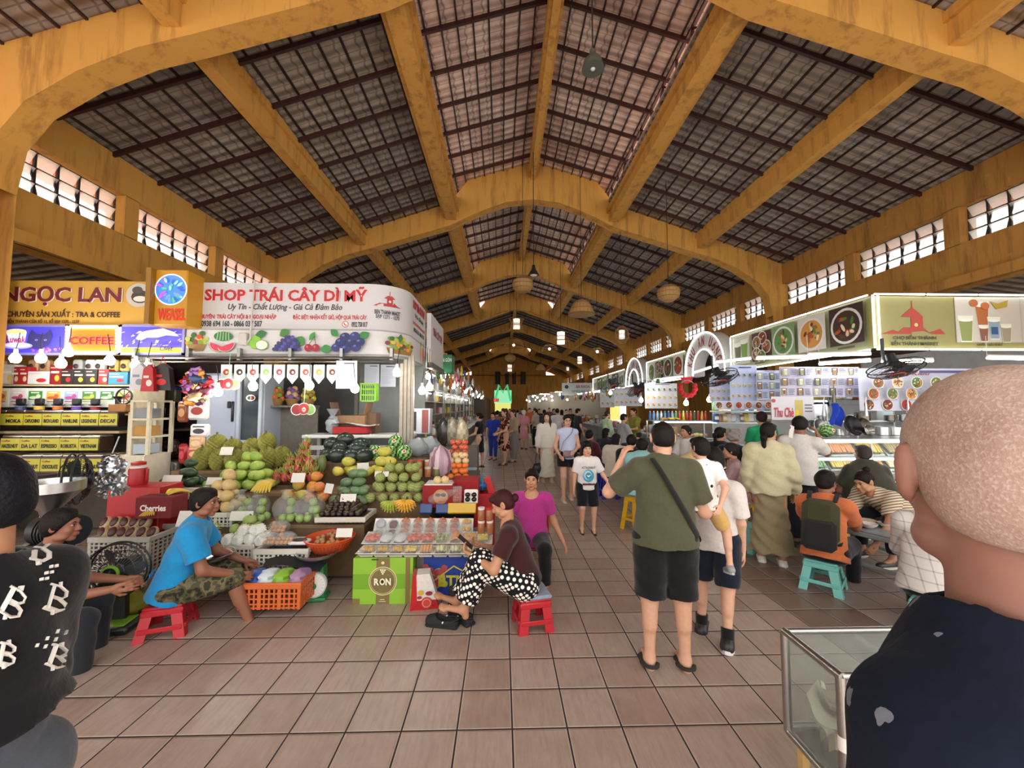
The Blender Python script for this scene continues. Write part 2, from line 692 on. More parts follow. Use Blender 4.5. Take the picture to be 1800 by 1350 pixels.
# pressed tile: pale arris highlight painted round each slab, dark soil in the joint
inner = N(nt, 'ShaderNodeTexBrick', offset=0.0)
for k, v in (('Scale', 1.0), ('Mortar Size', .014), ('Mortar Smooth', .8), ('Brick Width', .3), ('Row Height', .3)):
 inner.inputs[k].default_value = v
nt.links.new(sub.outputs[0], inner.inputs['Vector'])
rim = math_(nt, 'MULTIPLY', inner.outputs[1], math_(nt, 'SUBTRACT', 1.0, br.outputs[1]))
wear = mixcol(nt, math_(nt, 'MULTIPLY', rim, .6), wear, '#d2c4b8')
wear = mixcol(nt, br.outputs[1], wear, '#231a17')
nt.links.new(wear, b.inputs['Base Color'])
rg = math_(nt, 'MULTIPLY_ADD', n1.outputs[0], .3, .2)
nt.links.new(math_(nt, 'ADD', rg, math_(nt, 'MULTIPLY', br.outputs[1], .4)), b.inputs['Roughness'])
bp = N(nt, 'ShaderNodeBump', i_Strength=.5, i_Distance=.01)
hgt = math_(nt, 'SUBTRACT', math_(nt, 'MULTIPLY', n1.outputs[0], .25), inner.outputs[1])
nt.links.new(hgt, bp.inputs['Height'])
nt.links.new(bp.outputs[0], b.inputs['Normal'])
FLOORM = m
fl = M()
fl.box((1, 28, -.05), (34, 74, .1))
struct(fl.o('floor', FLOORM, smooth=False))


def zl(a):                      # underside of the lower roof at distance a from the ridge line
 return 6.19 + (HW - a) * SLOPE


def zm(a):                      # underside of the raised clerestory roof
 return 9.32 - .3 * a


prof = [(8.0, 6.1, 0), (7.4, 6.3, 0), (7.4, 6.3, 4.55), (7.3, zl(7.3), 5.15), (6.98, zl(6.98), 5.6), (6.35, zl(6.35), 6.02), (5.65, zl(5.65), 6.34),
  (4.95, zl(4.95), 6.54), (2.55, zl(2.55) - .02, 7.28), (2.0, zm(2.0), 7.56), (1.5, zm(1.5), 7.79), (.8, zm(.8), 8.05), (0, zm(0), 8.14)]
prof_plain = prof[:8] + [(2.55, zl(2.55), 7.28), (1.5, zl(1.5), 7.72), (0, zl(0), 8.1)]


def truss(y, pf, mat):
 t = M()
 full = [(-a, zt, zb) for a, zt, zb in pf] + [(a, zt, zb) for a, zt, zb in pf[::-1][1:]]
 d = .17
 for (a0, t0, b0), (a1, t1, b1) in zip(full, full[1:]):
  if a1 - a0 < 1e-6:
   continue
  v = [(CX + a, y + q, z) for q in (-d, d) for a, z in ((a0, b0), (a1, b1), (a1, t1), (a0, t0))]
  t.add(v, [(0, 1, 2, 3), (7, 6, 5, 4), (0, 4, 5, 1), (3, 2, 6, 7)])
 return struct(t.o('roof_truss', mat, smooth=False))


ks = list(range(-1, 8))
for k in ks:
 truss(T0 + k * BAY, prof if k <= 3 or 5 <= k <= 6 else prof_plain, OCHRE if k != 9 else OCHRE_R)

# ---- longitudinal beams, roofs, rafters, battens, side walls per bay
DARK = '#3a1d1a'


def slab(m, a0, z0, a1, z1, y0, y1, th, sg):
 v = [(CX + sg * a, y, z + dz) for dz in (0, th) for (a, z, y) in ((a0, z0, y0), (a1, z1, y0), (a1, z1, y1), (a0, z0, y1))]
 m.add(v, [(0, 1, 2, 3), (7, 6, 5, 4), (0, 4, 5, 1), (1, 5, 6, 2), (2, 6, 7, 3), (3, 7, 4, 0)])


def slope_bar(name, a0, a1, zf, h, w, sg, mat, drop):
 m = M(DARK)
 n0, n1 = (a0, zf(a0)), (a1, zf(a1))
 v = [(sg * a, q, z - dz) for dz in (drop, drop + h) for (a, z), q in ((n0, -w / 2), (n1, -w / 2), (n1, w / 2), (n0, w / 2))]
 m.add(v, [(0, 1, 2, 3), (7, 6, 5, 4), (0, 4, 5, 1), (1, 5, 6, 2), (2, 6, 7, 3), (3, 7, 4, 0)])
 return struct(m.o(name, mat, loc=(0, 0, 0), smooth=False))


protos = {}
winno = 0
for k in ks[:-1]:
 y0, y1 = T0 + k * BAY, T0 + (k + 1) * BAY
 raised = k < 3 or k == 5
 inner_a = 2.35 if raised else 0.0
 for sg in (-1, 1):
  side = 'left' if sg < 0 else 'right'
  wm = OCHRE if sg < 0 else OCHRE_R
  # lower roof with its overhang
  m = M(); slab(m, HW + .2, zl(HW + .2), inner_a, zl(inner_a), y0, y1, .05, sg)
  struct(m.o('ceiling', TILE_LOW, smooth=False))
  m = M(); slab(m, HW + 1.3, zl(HW + 1.3) + .07, inner_a, zl(inner_a) + .07, y0, y1, .03, sg)
  struct(m.o('bounce_roof_skin', BOUNCE_COVER, smooth=False))  # outer skin added to bounce light up under the clerestory roof
  m = M(); slab(m, HW + 1.3, zl(HW + 1.3), HW + .2, zl(HW + .2), y0, y1, .05, sg)
  struct(m.o('eave_soffit', SALMON, smooth=False))
  if raised:
   m = M(); slab(m, 2.75, zm(2.75), 0, zm(0), y0, y1, .05, sg)
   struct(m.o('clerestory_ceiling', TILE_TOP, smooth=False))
   m = M()
   m.box((CX + sg * 2.5, (y0 + y1) / 2, 7.66), (.3, BAY, .42)).box((CX + sg * 2.33, (y0 + y1) / 2, 7.78), (.12, BAY, .12)).box((CX + sg * 2.68, (y0 + y1) / 2, 7.62), (.12, BAY, .2))
   struct(m.o('eave_beam', OCHRE, smooth=False))
   g_ = M(DARK)
   n = 10
   for i in range(n + 1):
    yy = y0 + .2 + (BAY - .4) * i / n
    g_.box((CX + sg * 2.45, yy, 8.2), (.04, .04, .66))
    if i < n:
     yn = y0 + .2 + (BAY - .4) * (i + 1) / n
     g_.cyl((CX + sg * 2.45, yy, 7.9 if i % 2 else 8.5), (CX + sg * 2.45, yn, 8.5 if i % 2 else 7.9), .018, n=4)
   g_.box((CX + sg * 2.45, (y0 + y1) / 2, 8.52), (.06, BAY, .05)).box((CX + sg * 2.45, (y0 + y1) / 2, 7.89), (.05, BAY, .04))
   struct(g_.o('lattice_girder', STEEL, smooth=False))
  m = M()
  m.box((CX + sg * 5.2, (y0 + y1) / 2, 6.86), (.22, BAY, .46)).box((CX + sg * 5.32, (y0 + y1) / 2, 7.0), (.1, BAY, .14)).box((CX + sg * 5.08, (y0 + y1) / 2, 7.02), (.1, BAY, .14))
  struct(m.o('purlin_beam', OCHRE, smooth=False))
  # rafters down the slope
  key = (sg, raised)
  if key not in protos:
   protos[key] = [slope_bar('rafter', HW, inner_a, zl, .08, .05, sg, STEEL, .03)]
   if raised:
    protos[key].append(slope_bar('clerestory_rafter', 2.7, 0.05, zm, .08, .05, sg, STEEL, .03))
   first = True
  else:
   first = False
  for i in range(1, 8):
   yy = y0 + BAY * i / 7.7 - .05
   for p in protos[key]:
    if first and i == 1:
     p.location = (CX, yy, 0)
    else:
     c = p.copy(); C.objects.link(c); c.location = (CX, yy, 0)
  bt = M('#2c1a17')
  a = HW - .17
  while a > inner_a + .1:
   bt.box((CX + sg * a, (y0 + y1) / 2, zl(a) - .015), (.035, BAY, .03))
   a -= .34
  if raised:
   a = 2.65
   while a > .15:
    bt.box((CX + sg * a, (y0 + y1) / 2, zm(a) - .015), (.03, BAY, .03))
    a -= .29
  struct(bt.o('batten_grid', STEEL, smooth=False))
  # side wall: head beam, sill wall, piers
  xw = CX + sg * (HW + .1)
  if k >= 0:
   m = M()
   m.box((xw, (y0 + y1) / 2, 5.86), (.34, BAY, .62)).box((xw, (y0 + y1) / 2, 4.43), (.34, BAY, .8)).box((xw - sg * .2, (y0 + y1) / 2, 4.12), (.12, BAY, .18))
   edges = [y0 + .17, y0 + 2.0, y0 + 2.27, y0 + 4.25, y0 + 4.52, y1 - .17]
   for e0, e1 in ((edges[1], edges[2]), (edges[3], edges[4])):
    m.box((xw, (e0 + e1) / 2, 5.19), (.34, e1 - e0, .74))
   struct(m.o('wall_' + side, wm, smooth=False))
   for e0, e1 in zip(edges[::2], edges[1::2]):
    winno += 1
    fr = M('#2a2320')
    pn = M('#e8eef0')
    xg = xw + sg * .02
    nc = 6
    for r_ in range(4):
     fr.box((xg, (e0 + e1) / 2, 4.84 + .235 * r_), (.03, e1 - e0, .022))
    for c_ in range(nc + 1):
     fr.box((xg, e0 + (e1 - e0) * c_ / nc, 5.19), (.035, .03, .72))
     if c_ < nc:
      fr.box((xg, e0 + (e1 - e0) * (c_ + .03) / nc, 5.05), (.02, .02, .5), R=rot(.25, 0, 0))
    R_ = rot(0, sg * -.55, 0)
    for r_ in range(3):
     for c_ in range(nc):
      pn.box((xg + sg * .02, e0 + (e1 - e0) * (c_ + .5) / nc, 4.955 + .235 * r_), (.008, (e1 - e0) / nc - .035, .235), R=R_)
    w = struct(fr.o('window_%d' % winno, STEEL, smooth=False))
    gl = pn.o('louvre_glazing', WINGLASS, smooth=False, center=False, parent=w)
    gl.location = -w.location
 m = M()
 if raised:
  m.box((CX, (y0 + y1) / 2, 8.98), (.26, BAY, .3)).box((CX, (y0 + y1) / 2, 8.82), (.14, BAY, .14))
 else:
  m.box((CX, (y0 + y1) / 2, zl(0) - .15), (.26, BAY, .3))
 struct(m.o('ridge_beam', OCHRE, smooth=False))

# gables where the clerestory stops, and the far end wall
for yy in (T0 + 3 * BAY + .1,):
 m = M()
 for sg in (-1, 1):
  m.add([(CX + sg * 2.5, yy, 7.3), (CX, yy, 8.2), (CX, yy, zl(0)), (CX + sg * 2.5, yy, zl(2.5))], [(0, 1, 2, 3)])
 struct(m.o('gable_wall', OCHRE, smooth=False))
YE = T0 + 7 * BAY - .4
m = M()
m.box((CX, YE + .4, 2.3), (30, .3, 4.6)).box((CX, YE, 3), (17, .3, 6)).box((CX, YE, 7.2), (10, .3, 2.6))
struct(m.o('wall_back', OCHRE, smooth=False))
for i, (xx, w_) in enumerate(((-.9, .7), (.35, .5), (1.3, .5), (2.5, .7))):
 winno += 1
 m = M('#1e1712')
 m.box((CX + xx - .6, YE - .18, 5.6), (w_, .06, 1.7)).box((CX + xx - .6, YE - .22, 5.6), (.06, .04, 1.7), col='#6b4a22')
 struct(m.o('window_%d' % winno, STEEL, smooth=False))
# roof of the left side aisle seen under the side wall, and outer walls behind the stalls
m = M()
xl = CX - HW - .3
m.add([(xl, -2, 4.3), (xl, 50, 4.3), (xl - 5, 50, 3.6), (xl - 5, -2, 3.6)], [(0, 1, 2, 3)])
m2 = M(); m2.add([(xl + .1, -2, 4.4), (xl + .1, 50, 4.4), (xl - 5, 50, 3.7), (xl - 5, -2, 3.7)], [(0, 1, 2, 3)]); struct(m2.o('bounce_roof_skin', BOUNCE_COVER, smooth=False))  # upper pale skin added to bounce light onto the eave soffit
struct(m.o('aisle_ceiling', TILE_LOW, smooth=False))
m = M()
for yy in (4.2, 8.6, 12.0, 18.9):
 m.tube([(xl + .1, yy, 3.75), (xl - 1.5, yy, 4.05), (xl - 5, yy, 3.45)], .16, n=4)
struct(m.o('aisle_beam', OCHRE, smooth=False))
# ================================================================ figures: smooth bodies grown from distance fields
V = lambda *a: np.array(a, float)


def nrm(a):
 a = np.asarray(a, float)
 return a / (np.linalg.norm(a) + 1e-12)


def field_mesh(prims, h, k=.02, cuts=(), fold=0.0, fseed=0.0):
 """prims: ('c',a,b,ra,rb,flatdir,flat) tapered capsule, ('e',c,r3,R) ellipsoid; a trailing '-' in the kind carves"""
 bbs = []
 for p in prims:
  if p[0][0] == 'c':
   r = max(p[3], p[4])
   bbs.append((np.minimum(p[1], p[2]) - r, np.maximum(p[1], p[2]) + r))
  else:
   r = max(p[2])
   bbs.append((np.asarray(p[1]) - r, np.asarray(p[1]) + r))
 pos = [b for b, p in zip(bbs, prims) if not p[0].endswith('-')]
 lo = np.min([b[0] for b in pos], 0) - 2.5 * h
 hi = np.max([b[1] for b in pos], 0) + 2.5 * h
 n = np.ceil((hi - lo) / h).astype(int) + 1
 G = [lo[i] + h * np.arange(n[i]) for i in range(3)]
 D = np.full(n, 1.0, np.float32)
 for p, bb in zip(prims, bbs):
  kk = k
  mg = kk * 1.2 + 2.5 * h
  s0 = np.maximum(np.floor((bb[0] - mg - lo) / h).astype(int), 0)
  s1 = np.minimum(np.ceil((bb[1] + mg - lo) / h).astype(int) + 1, n)
  if (s1 <= s0).any():
   continue
  sl = tuple(slice(a, b) for a, b in zip(s0, s1))
  X = np.stack(np.meshgrid(*[g[q] for g, q in zip(G, sl)], indexing='ij'), -1)
  if p[0][0] == 'c':
   a, b_ = np.asarray(p[1], float), np.asarray(p[2], float)
   ba = b_ - a
   q = X - a
   t = np.clip((q @ ba) / (ba @ ba + 1e-12), 0, 1)
   w = q - t[..., None] * ba
   if len(p) > 5 and p[5] is not None:
    fd = nrm(p[5])
    w = w + (p[6] - 1) * (w @ fd)[..., None] * fd
   d = np.sqrt((w * w).sum(-1)) - (p[3] + t * (p[4] - p[3]))
   if p[0].startswith('cf'):
    d = np.maximum(d, (X - b_) @ nrm(ba))
  else:
   q = X - np.asarray(p[1], float)
   if len(p) > 3 and p[3] is not None:
    q = q @ np.asarray(p[3])
   r3 = np.asarray(p[2], float)
   k0 = np.sqrt(((q / r3) ** 2).sum(-1))
   k1 = np.sqrt(((q / r3 ** 2) ** 2).sum(-1)) + 1e-9
   d = k0 * (k0 - 1) / k1
  A = D[sl]
  if p[0].endswith('-'):
   kc = k * .5
   hh = np.maximum(kc - np.abs(A + d), 0)
   D[sl] = np.maximum(A, -d) + hh * hh / (4 * kc + 1e-9)
  else:
   hh = np.maximum(kk - np.abs(A - d), 0)
   D[sl] = np.minimum(A, d) - hh * hh / (4 * kk + 1e-9)
 if cuts or fold:
  X = np.stack(np.meshgrid(*G, indexing='ij'), -1)
 if fold:
  x, y, z = X[..., 0], X[..., 1], X[..., 2]
  D += fold * (np.sin(31 * x + 9 * z + fseed + 2 * np.sin(11 * z + fseed)) * np.sin(23 * y - 13 * z + 2 * fseed) + .6 * np.sin(47 * z + 25 * x - 19 * y + fseed))
 for c, nn in cuts:
  D = np.maximum(D, (X - np.asarray(c, float)) @ nrm(nn))
 return nets(D, lo, h)


def nets(D, lo, h):
 """naive surface nets"""
 nx, ny, nz = [q - 1 for q in D.shape]
 S = D < 0
 cnt = np.zeros((nx, ny, nz), np.int8)
 acc = np.zeros((nx, ny, nz, 3), np.float32)
 for ax in range(3):
  o1, o2 = [q for q in range(3) if q != ax]
  for i in (0, 1):
   for j in (0, 1):
    def c(e):
     st = [0, 0, 0]
     st[ax], st[o1], st[o2] = e, i, j
     return tuple(slice(q, q + m) for q, m in zip(st, (nx, ny, nz)))
    a, b = D[c(0)], D[c(1)]
    mk = (a < 0) != (b < 0)
    t = np.where(mk, a / np.where(mk, a - b, 1), 0)
    cnt += mk
    acc[..., ax] += t
    acc[..., o1] += i * mk
    acc[..., o2] += j * mk
 mk = cnt > 0
 idx = -np.ones((nx, ny, nz), np.int64)
 idx[mk] = np.arange(mk.sum())
 ijk = np.argwhere(mk)
 v = lo + h * (ijk + acc[mk] / cnt[mk][:, None])
 faces = []
 for ax in range(3):
  o1, o2 = (ax + 1) % 3, (ax + 2) % 3
  sa, sb = [slice(0, None)] * 3, [slice(0, None)] * 3
  sa[ax], sb[ax] = slice(0, -1), slice(1, None)
  e = S[tuple(sa)] != S[tuple(sb)]
  w = np.argwhere(e)
  w = w[(w[:, o1] > 0) & (w[:, o2] > 0) & (w[:, o1] < D.shape[o1] - 1) & (w[:, o2] < D.shape[o2] - 1)]
  if not len(w):
   continue
  def cell(d1, d2):
   q = w.copy()
   q[:, o1] -= d1
   q[:, o2] -= d2
   return idx[q[:, 0], q[:, 1], q[:, 2]]
  qd = np.stack([cell(1, 1), cell(0, 1), cell(0, 0), cell(1, 0)], 1)
  fl = ~S[w[:, 0], w[:, 1], w[:, 2]]
  qd[fl] = qd[fl][:, ::-1]
  faces.append(qd[(qd >= 0).all(1)])
 return v, (np.concatenate(faces).tolist() if faces else [])


def add_field(m, prims, h, col, k=.02, **kw):
 v, f = field_mesh(prims, h, k, **kw)
 m.add(v, f, col)
 return m


SK = {'tan': '#b98666', 'fair': '#cf9f84', 'brown': '#8a5a44', 'pale': '#d9ae95', 'ruddy': '#c08068'}


def skel(H, hip=None, lean=0.0, side=0.0, thL=(0, 0, -1), thR=(0, 0, -1), shL=(0, 0, -1), shR=(0, 0, -1),
 uaL=(-.15, 0, -1), uaR=(.15, 0, -1), faL=(-.03, .15, -1), faR=(.03, .15, -1), hL=None, hR=None,
 headyaw=0.0, headpitch=0.0, headroll=0.0, twist=0.0, broad=1.0, child=False):
 J = {}
 hz = .53 * H if hip is None else hip
 P = V(0, 0, hz)
 u = nrm((side, math.sin(lean), math.cos(lean)))
 J['u'], J['P'] = u, P
 xr = rot(0, 0, twist) @ V(1, 0, 0)
 J['x'] = xr
 J['fw'] = nrm(np.cross(u, xr))
 J['N'] = P + u * .295 * H
 hr = rot(0, 0, headyaw) @ rot(headpitch, 0, 0) @ rot(0, headroll, 0)
 J['RH'] = hr
 hs = 1.0 if not child else 1.18
 J['hs'] = H / 1.7 * hs
 nk = nrm(u * .6 + V(0, 0, .6) + hr @ V(0, .25, 0) * .6)
 J['Hd'] = J['N'] + nk * (.040 * H + .100 * J['hs'])
 for s, n_, th, sh, ua, fa, hd in ((-1, 'L', thL, shL, uaL, faL, hL), (1, 'R', thR, shR, uaR, faR, hR)):
  J['S' + n_] = P + u * .258 * H + xr * s * .100 * H * broad
  J['E' + n_] = J['S' + n_] + nrm(ua) * .172 * H
  J['W' + n_] = J['E' + n_] + nrm(fa) * .145 * H
  J['hd' + n_] = nrm(hd if hd is not None else fa)
  J['H' + n_] = P + V(s * .052 * H, 0, -.01 * H)
  J['K' + n_] = J['H' + n_] + nrm(th) * .245 * H
  J['A' + n_] = J['K' + n_] + nrm(sh) * .24 * H
 return J


def hand_prims(w, d, nrml, side, s, curl=.35):
 """palm, four fingers of unequal length, thumb; nrml is the back of the hand, side=+1 right"""
 d = nrm(d)
 nn = nrm(np.asarray(nrml, float) - d * (np.asarray(nrml, float) @ d))
 lat = np.cross(d, nn) * side           # towards the thumb
 q = []
 q.append(('c', w, w + d * .03 * s, .024 * s, .026 * s, nn, 1.3))
 q.append(('c', w + d * .035 * s + lat * .016 * s, w + d * .085 * s + lat * .02 * s, .019 * s, .014 * s, nn, 1.2))
 q.append(('c', w + d * .035 * s - lat * .014 * s, w + d * .08 * s - lat * .022 * s, .019 * s, .013 * s, nn, 1.2))
 for i, L in enumerate((.070, .078, .072, .058)):
  o = lat * (.027 - .018 * i) * s
  b = w + d * (.088 - .004 * abs(i - 1)) * s + o
  ang = curl * (.8 + .12 * i)
  dd = d
  for seg, fr in enumerate((.45, .32, .23)):
   a_ = ang * (1.0 + .35 * seg)
   dd = nrm(dd * math.cos(a_) - nn * math.sin(a_) + lat * .05 * (1.5 - i))
   e = b + dd * L * fr * s
   q.append(('c', b, e, (.0092 - .0006 * seg) * s, (.0086 - .0009 * seg) * s))
   b = e
 t0 = w + d * .025 * s + lat * .022 * s
 t1 = t0 + nrm(d * .7 + lat * .75 - nn * .3) * .04 * s
 t2 = t1 + nrm(d * .9 + lat * .25 - nn * (.3 + curl * .6)) * .03 * s
 q += [('c', t0, t1, .0135 * s, .0105 * s), ('c', t1, t2, .0105 * s, .008 * s)]
 return q


def head_prims(J, face=True):
 s, R, c = J['hs'], J['RH'], J['Hd']
 L = lambda x, y, z: c + R @ V(x, y, z) * s
 E = lambda x, y, z, a, b, d: ('e', L(x, y, z), (a * s, b * s, d * s), R)
 q = [E(0, -.012, .028, .075, .094, .088), E(0, .026, -.03, .06, .064, .08), E(0, .062, -.092, .026, .026, .022)]
 q += [('c', L(0, -.02, -.05), J['N'] - J['u'] * .02, .052 * s, .054 * s), ]
 for sx in (-1, 1):
  q += [E(sx * .036, .062, -.028, .022, .022, .026), E(sx * .045, .02, -.075, .02, .04, .022)]
 q += [('c', L(-.034, .079, .026), L(.034, .079, .026), .010 * s, .010 * s)]
 for sx in (-1, 1):
  q += [('e-', L(sx * .031, .098, .008), (.015 * s, .014 * s, .010 * s), R)]
 q += [('c', L(0, .086, .012), L(0, .106, -.026), .008 * s, .012 * s), E(-.011, .096, -.03, .008, .01, .008), E(.011, .096, -.03, .008, .01, .008),
 E(0, .09, -.056, .02, .010, .006), E(0, .089, -.067, .017, .010, .007)]
 for sx in (-1, 1):
  q += [E(sx * .077, -.006, -.004, .006, .018, .030), E(sx * .083, -.015, .004, .006, .009, .027), ('e-', L(sx * .090, .0, -.002), (.009 * s, .009 * s, .017 * s), R)]
 return q


def face_bits(m, J, open_=1.0, brow='#20160f', lip='#a5584e'):
 s, R, c = J['hs'], J['RH'], J['Hd']
 L = lambda x, y, z: c + R @ V(x, y, z) * s
 for sx in (-1, 1):
  m.ell(L(sx * .031, .077, .0075), (.0125 * s, .010 * s, .0062 * s * open_), 10, 7, R=R, col='#b9aea4')
  m.ell(L(sx * .031, .0855, .0075), (.0062 * s, .004 * s, .006 * s * open_), 8, 5, R=R, col='#1b110c')
  m.tube([L(sx * .016, .088, .026), L(sx * .031, .0895, .031), L(sx * .048, .078, .027)], [.003 * s, .0036 * s, .002 * s], 5, col=brow)
  m.tube([L(sx * .018, .087, .0125), L(sx * .031, .0895, .0155), L(sx * .044, .081, .012)], .0014 * s, 4, col='#1d120d')
 m.ell(L(0, .0975, -.0575), (.021 * s, .006 * s, .0045 * s), 10, 6, R=R, col=lip)
 m.ell(L(0, .096, -.066), (.018 * s, .006 * s, .0058 * s), 10, 6, R=R, col=lip)


def hair_prims(J, kind):
 s, R, c = J['hs'], J['RH'], J['Hd']
 L = lambda x, y, z: c + R @ V(x, y, z) * s
 E = lambda x, y, z, a, b, d: ('e', L(x, y, z), (a * s, b * s, d * s), R)
 base = [E(0, -.016, .036, .084, .102, .092)]
 cuts = [(L(0, .075, .052), R @ V(0, .78, -.62))]
 if kind == 'short':
  base += [E(0, -.045, -.015, .074, .068, .07), E(0, .028, .09, .058, .046, .03), E(-.062, -.02, .02, .026, .06, .055), E(.062, -.02, .02, .026, .06, .055)]
  cuts += [(L(0, -.06, -.07), R @ V(0, .25, -1))]
 elif kind == 'crop':
  base = [E(0, -.014, .032, .080, .098, .090), E(0, -.04, -.01, .07, .068, .065), E(0, .05, .082, .056, .048, .028)]
  cuts += [(L(0, -.06, -.055), R @ V(0, .25, -1))]
 elif kind == 'bowl':
  base += [E(0, -.02, .0, .088, .095, .075), E(0, .07, .07, .062, .04, .035), E(0, -.05, -.03, .076, .062, .06)]
  cuts = [(L(0, .08, .035), R @ V(0, .7, -.72)), (L(0, -.06, -.078), R @ V(0, .2, -1))]
 elif kind in ('bun', 'lowtail', 'tail'):
  base += [E(0, -.04, -.01, .076, .072, .07), E(0, .055, .075, .064, .05, .034)]
  cuts += [(L(0, -.06, -.065), R @ V(0, .2, -1))]
 elif kind in ('long', 'longfront'):
  base += [E(0, -.04, -.02, .083, .072, .085), E(0, .055, .078, .064, .05, .034)]
 elif kind == 'curly':
  base += [E(0, -.035, -.005, .09, .085, .08), E(0, .05, .085, .07, .055, .04)]
  for i in range(26):
   a, z = i * 2.4, -.05 + .0065 * i
   r = .088 * math.cos((z - .02) * 8) + .004
   if math.sin(a) < .65 or z > .07:
    base.append(E(r * math.cos(a), r * 1.1 * math.sin(a) - .015, z, .026, .026, .024))
  cuts += [(L(0, -.06, -.085), R @ V(0, .2, -1))]
 more = []
 if kind == 'bun':
  more = [('e', L(0, -.125, .005), (.04 * s, .036 * s, .04 * s), R)]
 if kind == 'topbun':
  more = [('e', L(0, -.085, .115), (.04 * s, .036 * s, .036 * s), R)]
 if kind == 'lowtail':
  b = L(0, -.095, -.02)
  more = [('c', b, b + V(0, 0, -.05) * s + R @ V(0, -.035, 0) * s, .028 * s, .034 * s), ('c', b + V(0, 0, -.05) * s + R @ V(0, -.035, 0) * s, b + V(0, 0, -.19) * s + R @ V(0, -.02, 0) * s, .036 * s, .018 * s)]
 if kind == 'tail':
  b = L(0, -.10, .04)
  more = [('c', b, b + V(0, 0, -.05) * s + R @ V(0, -.06, 0) * s, .024 * s, .032 * s), ('c', b + V(0, 0, -.05) * s + R @ V(0, -.06, 0) * s, b + V(0, 0, -.27) * s + R @ V(0, -.05, 0) * s, .034 * s, .014 * s)]
 if kind in ('long', 'longfront'):
  b = L(0, -.055, -.03)
  fw = R @ V(0, 1, 0)
  more = [('c', b, b + V(0, 0, -.33) * s - fw * .03 * s, .08 * s, .062 * s, fw, 1.7)]
  if kind == 'longfront':
   for sx in (-1, 1):
    p = L(sx * .072, .022, .03)
    more += [('c', p, L(sx * .088, .03, -.1), .022 * s, .026 * s), ('c', L(sx * .088, .03, -.1), L(sx * .085, .05, -.32), .028 * s, .02 * s)]
 return base, cuts, more


PATS = {}


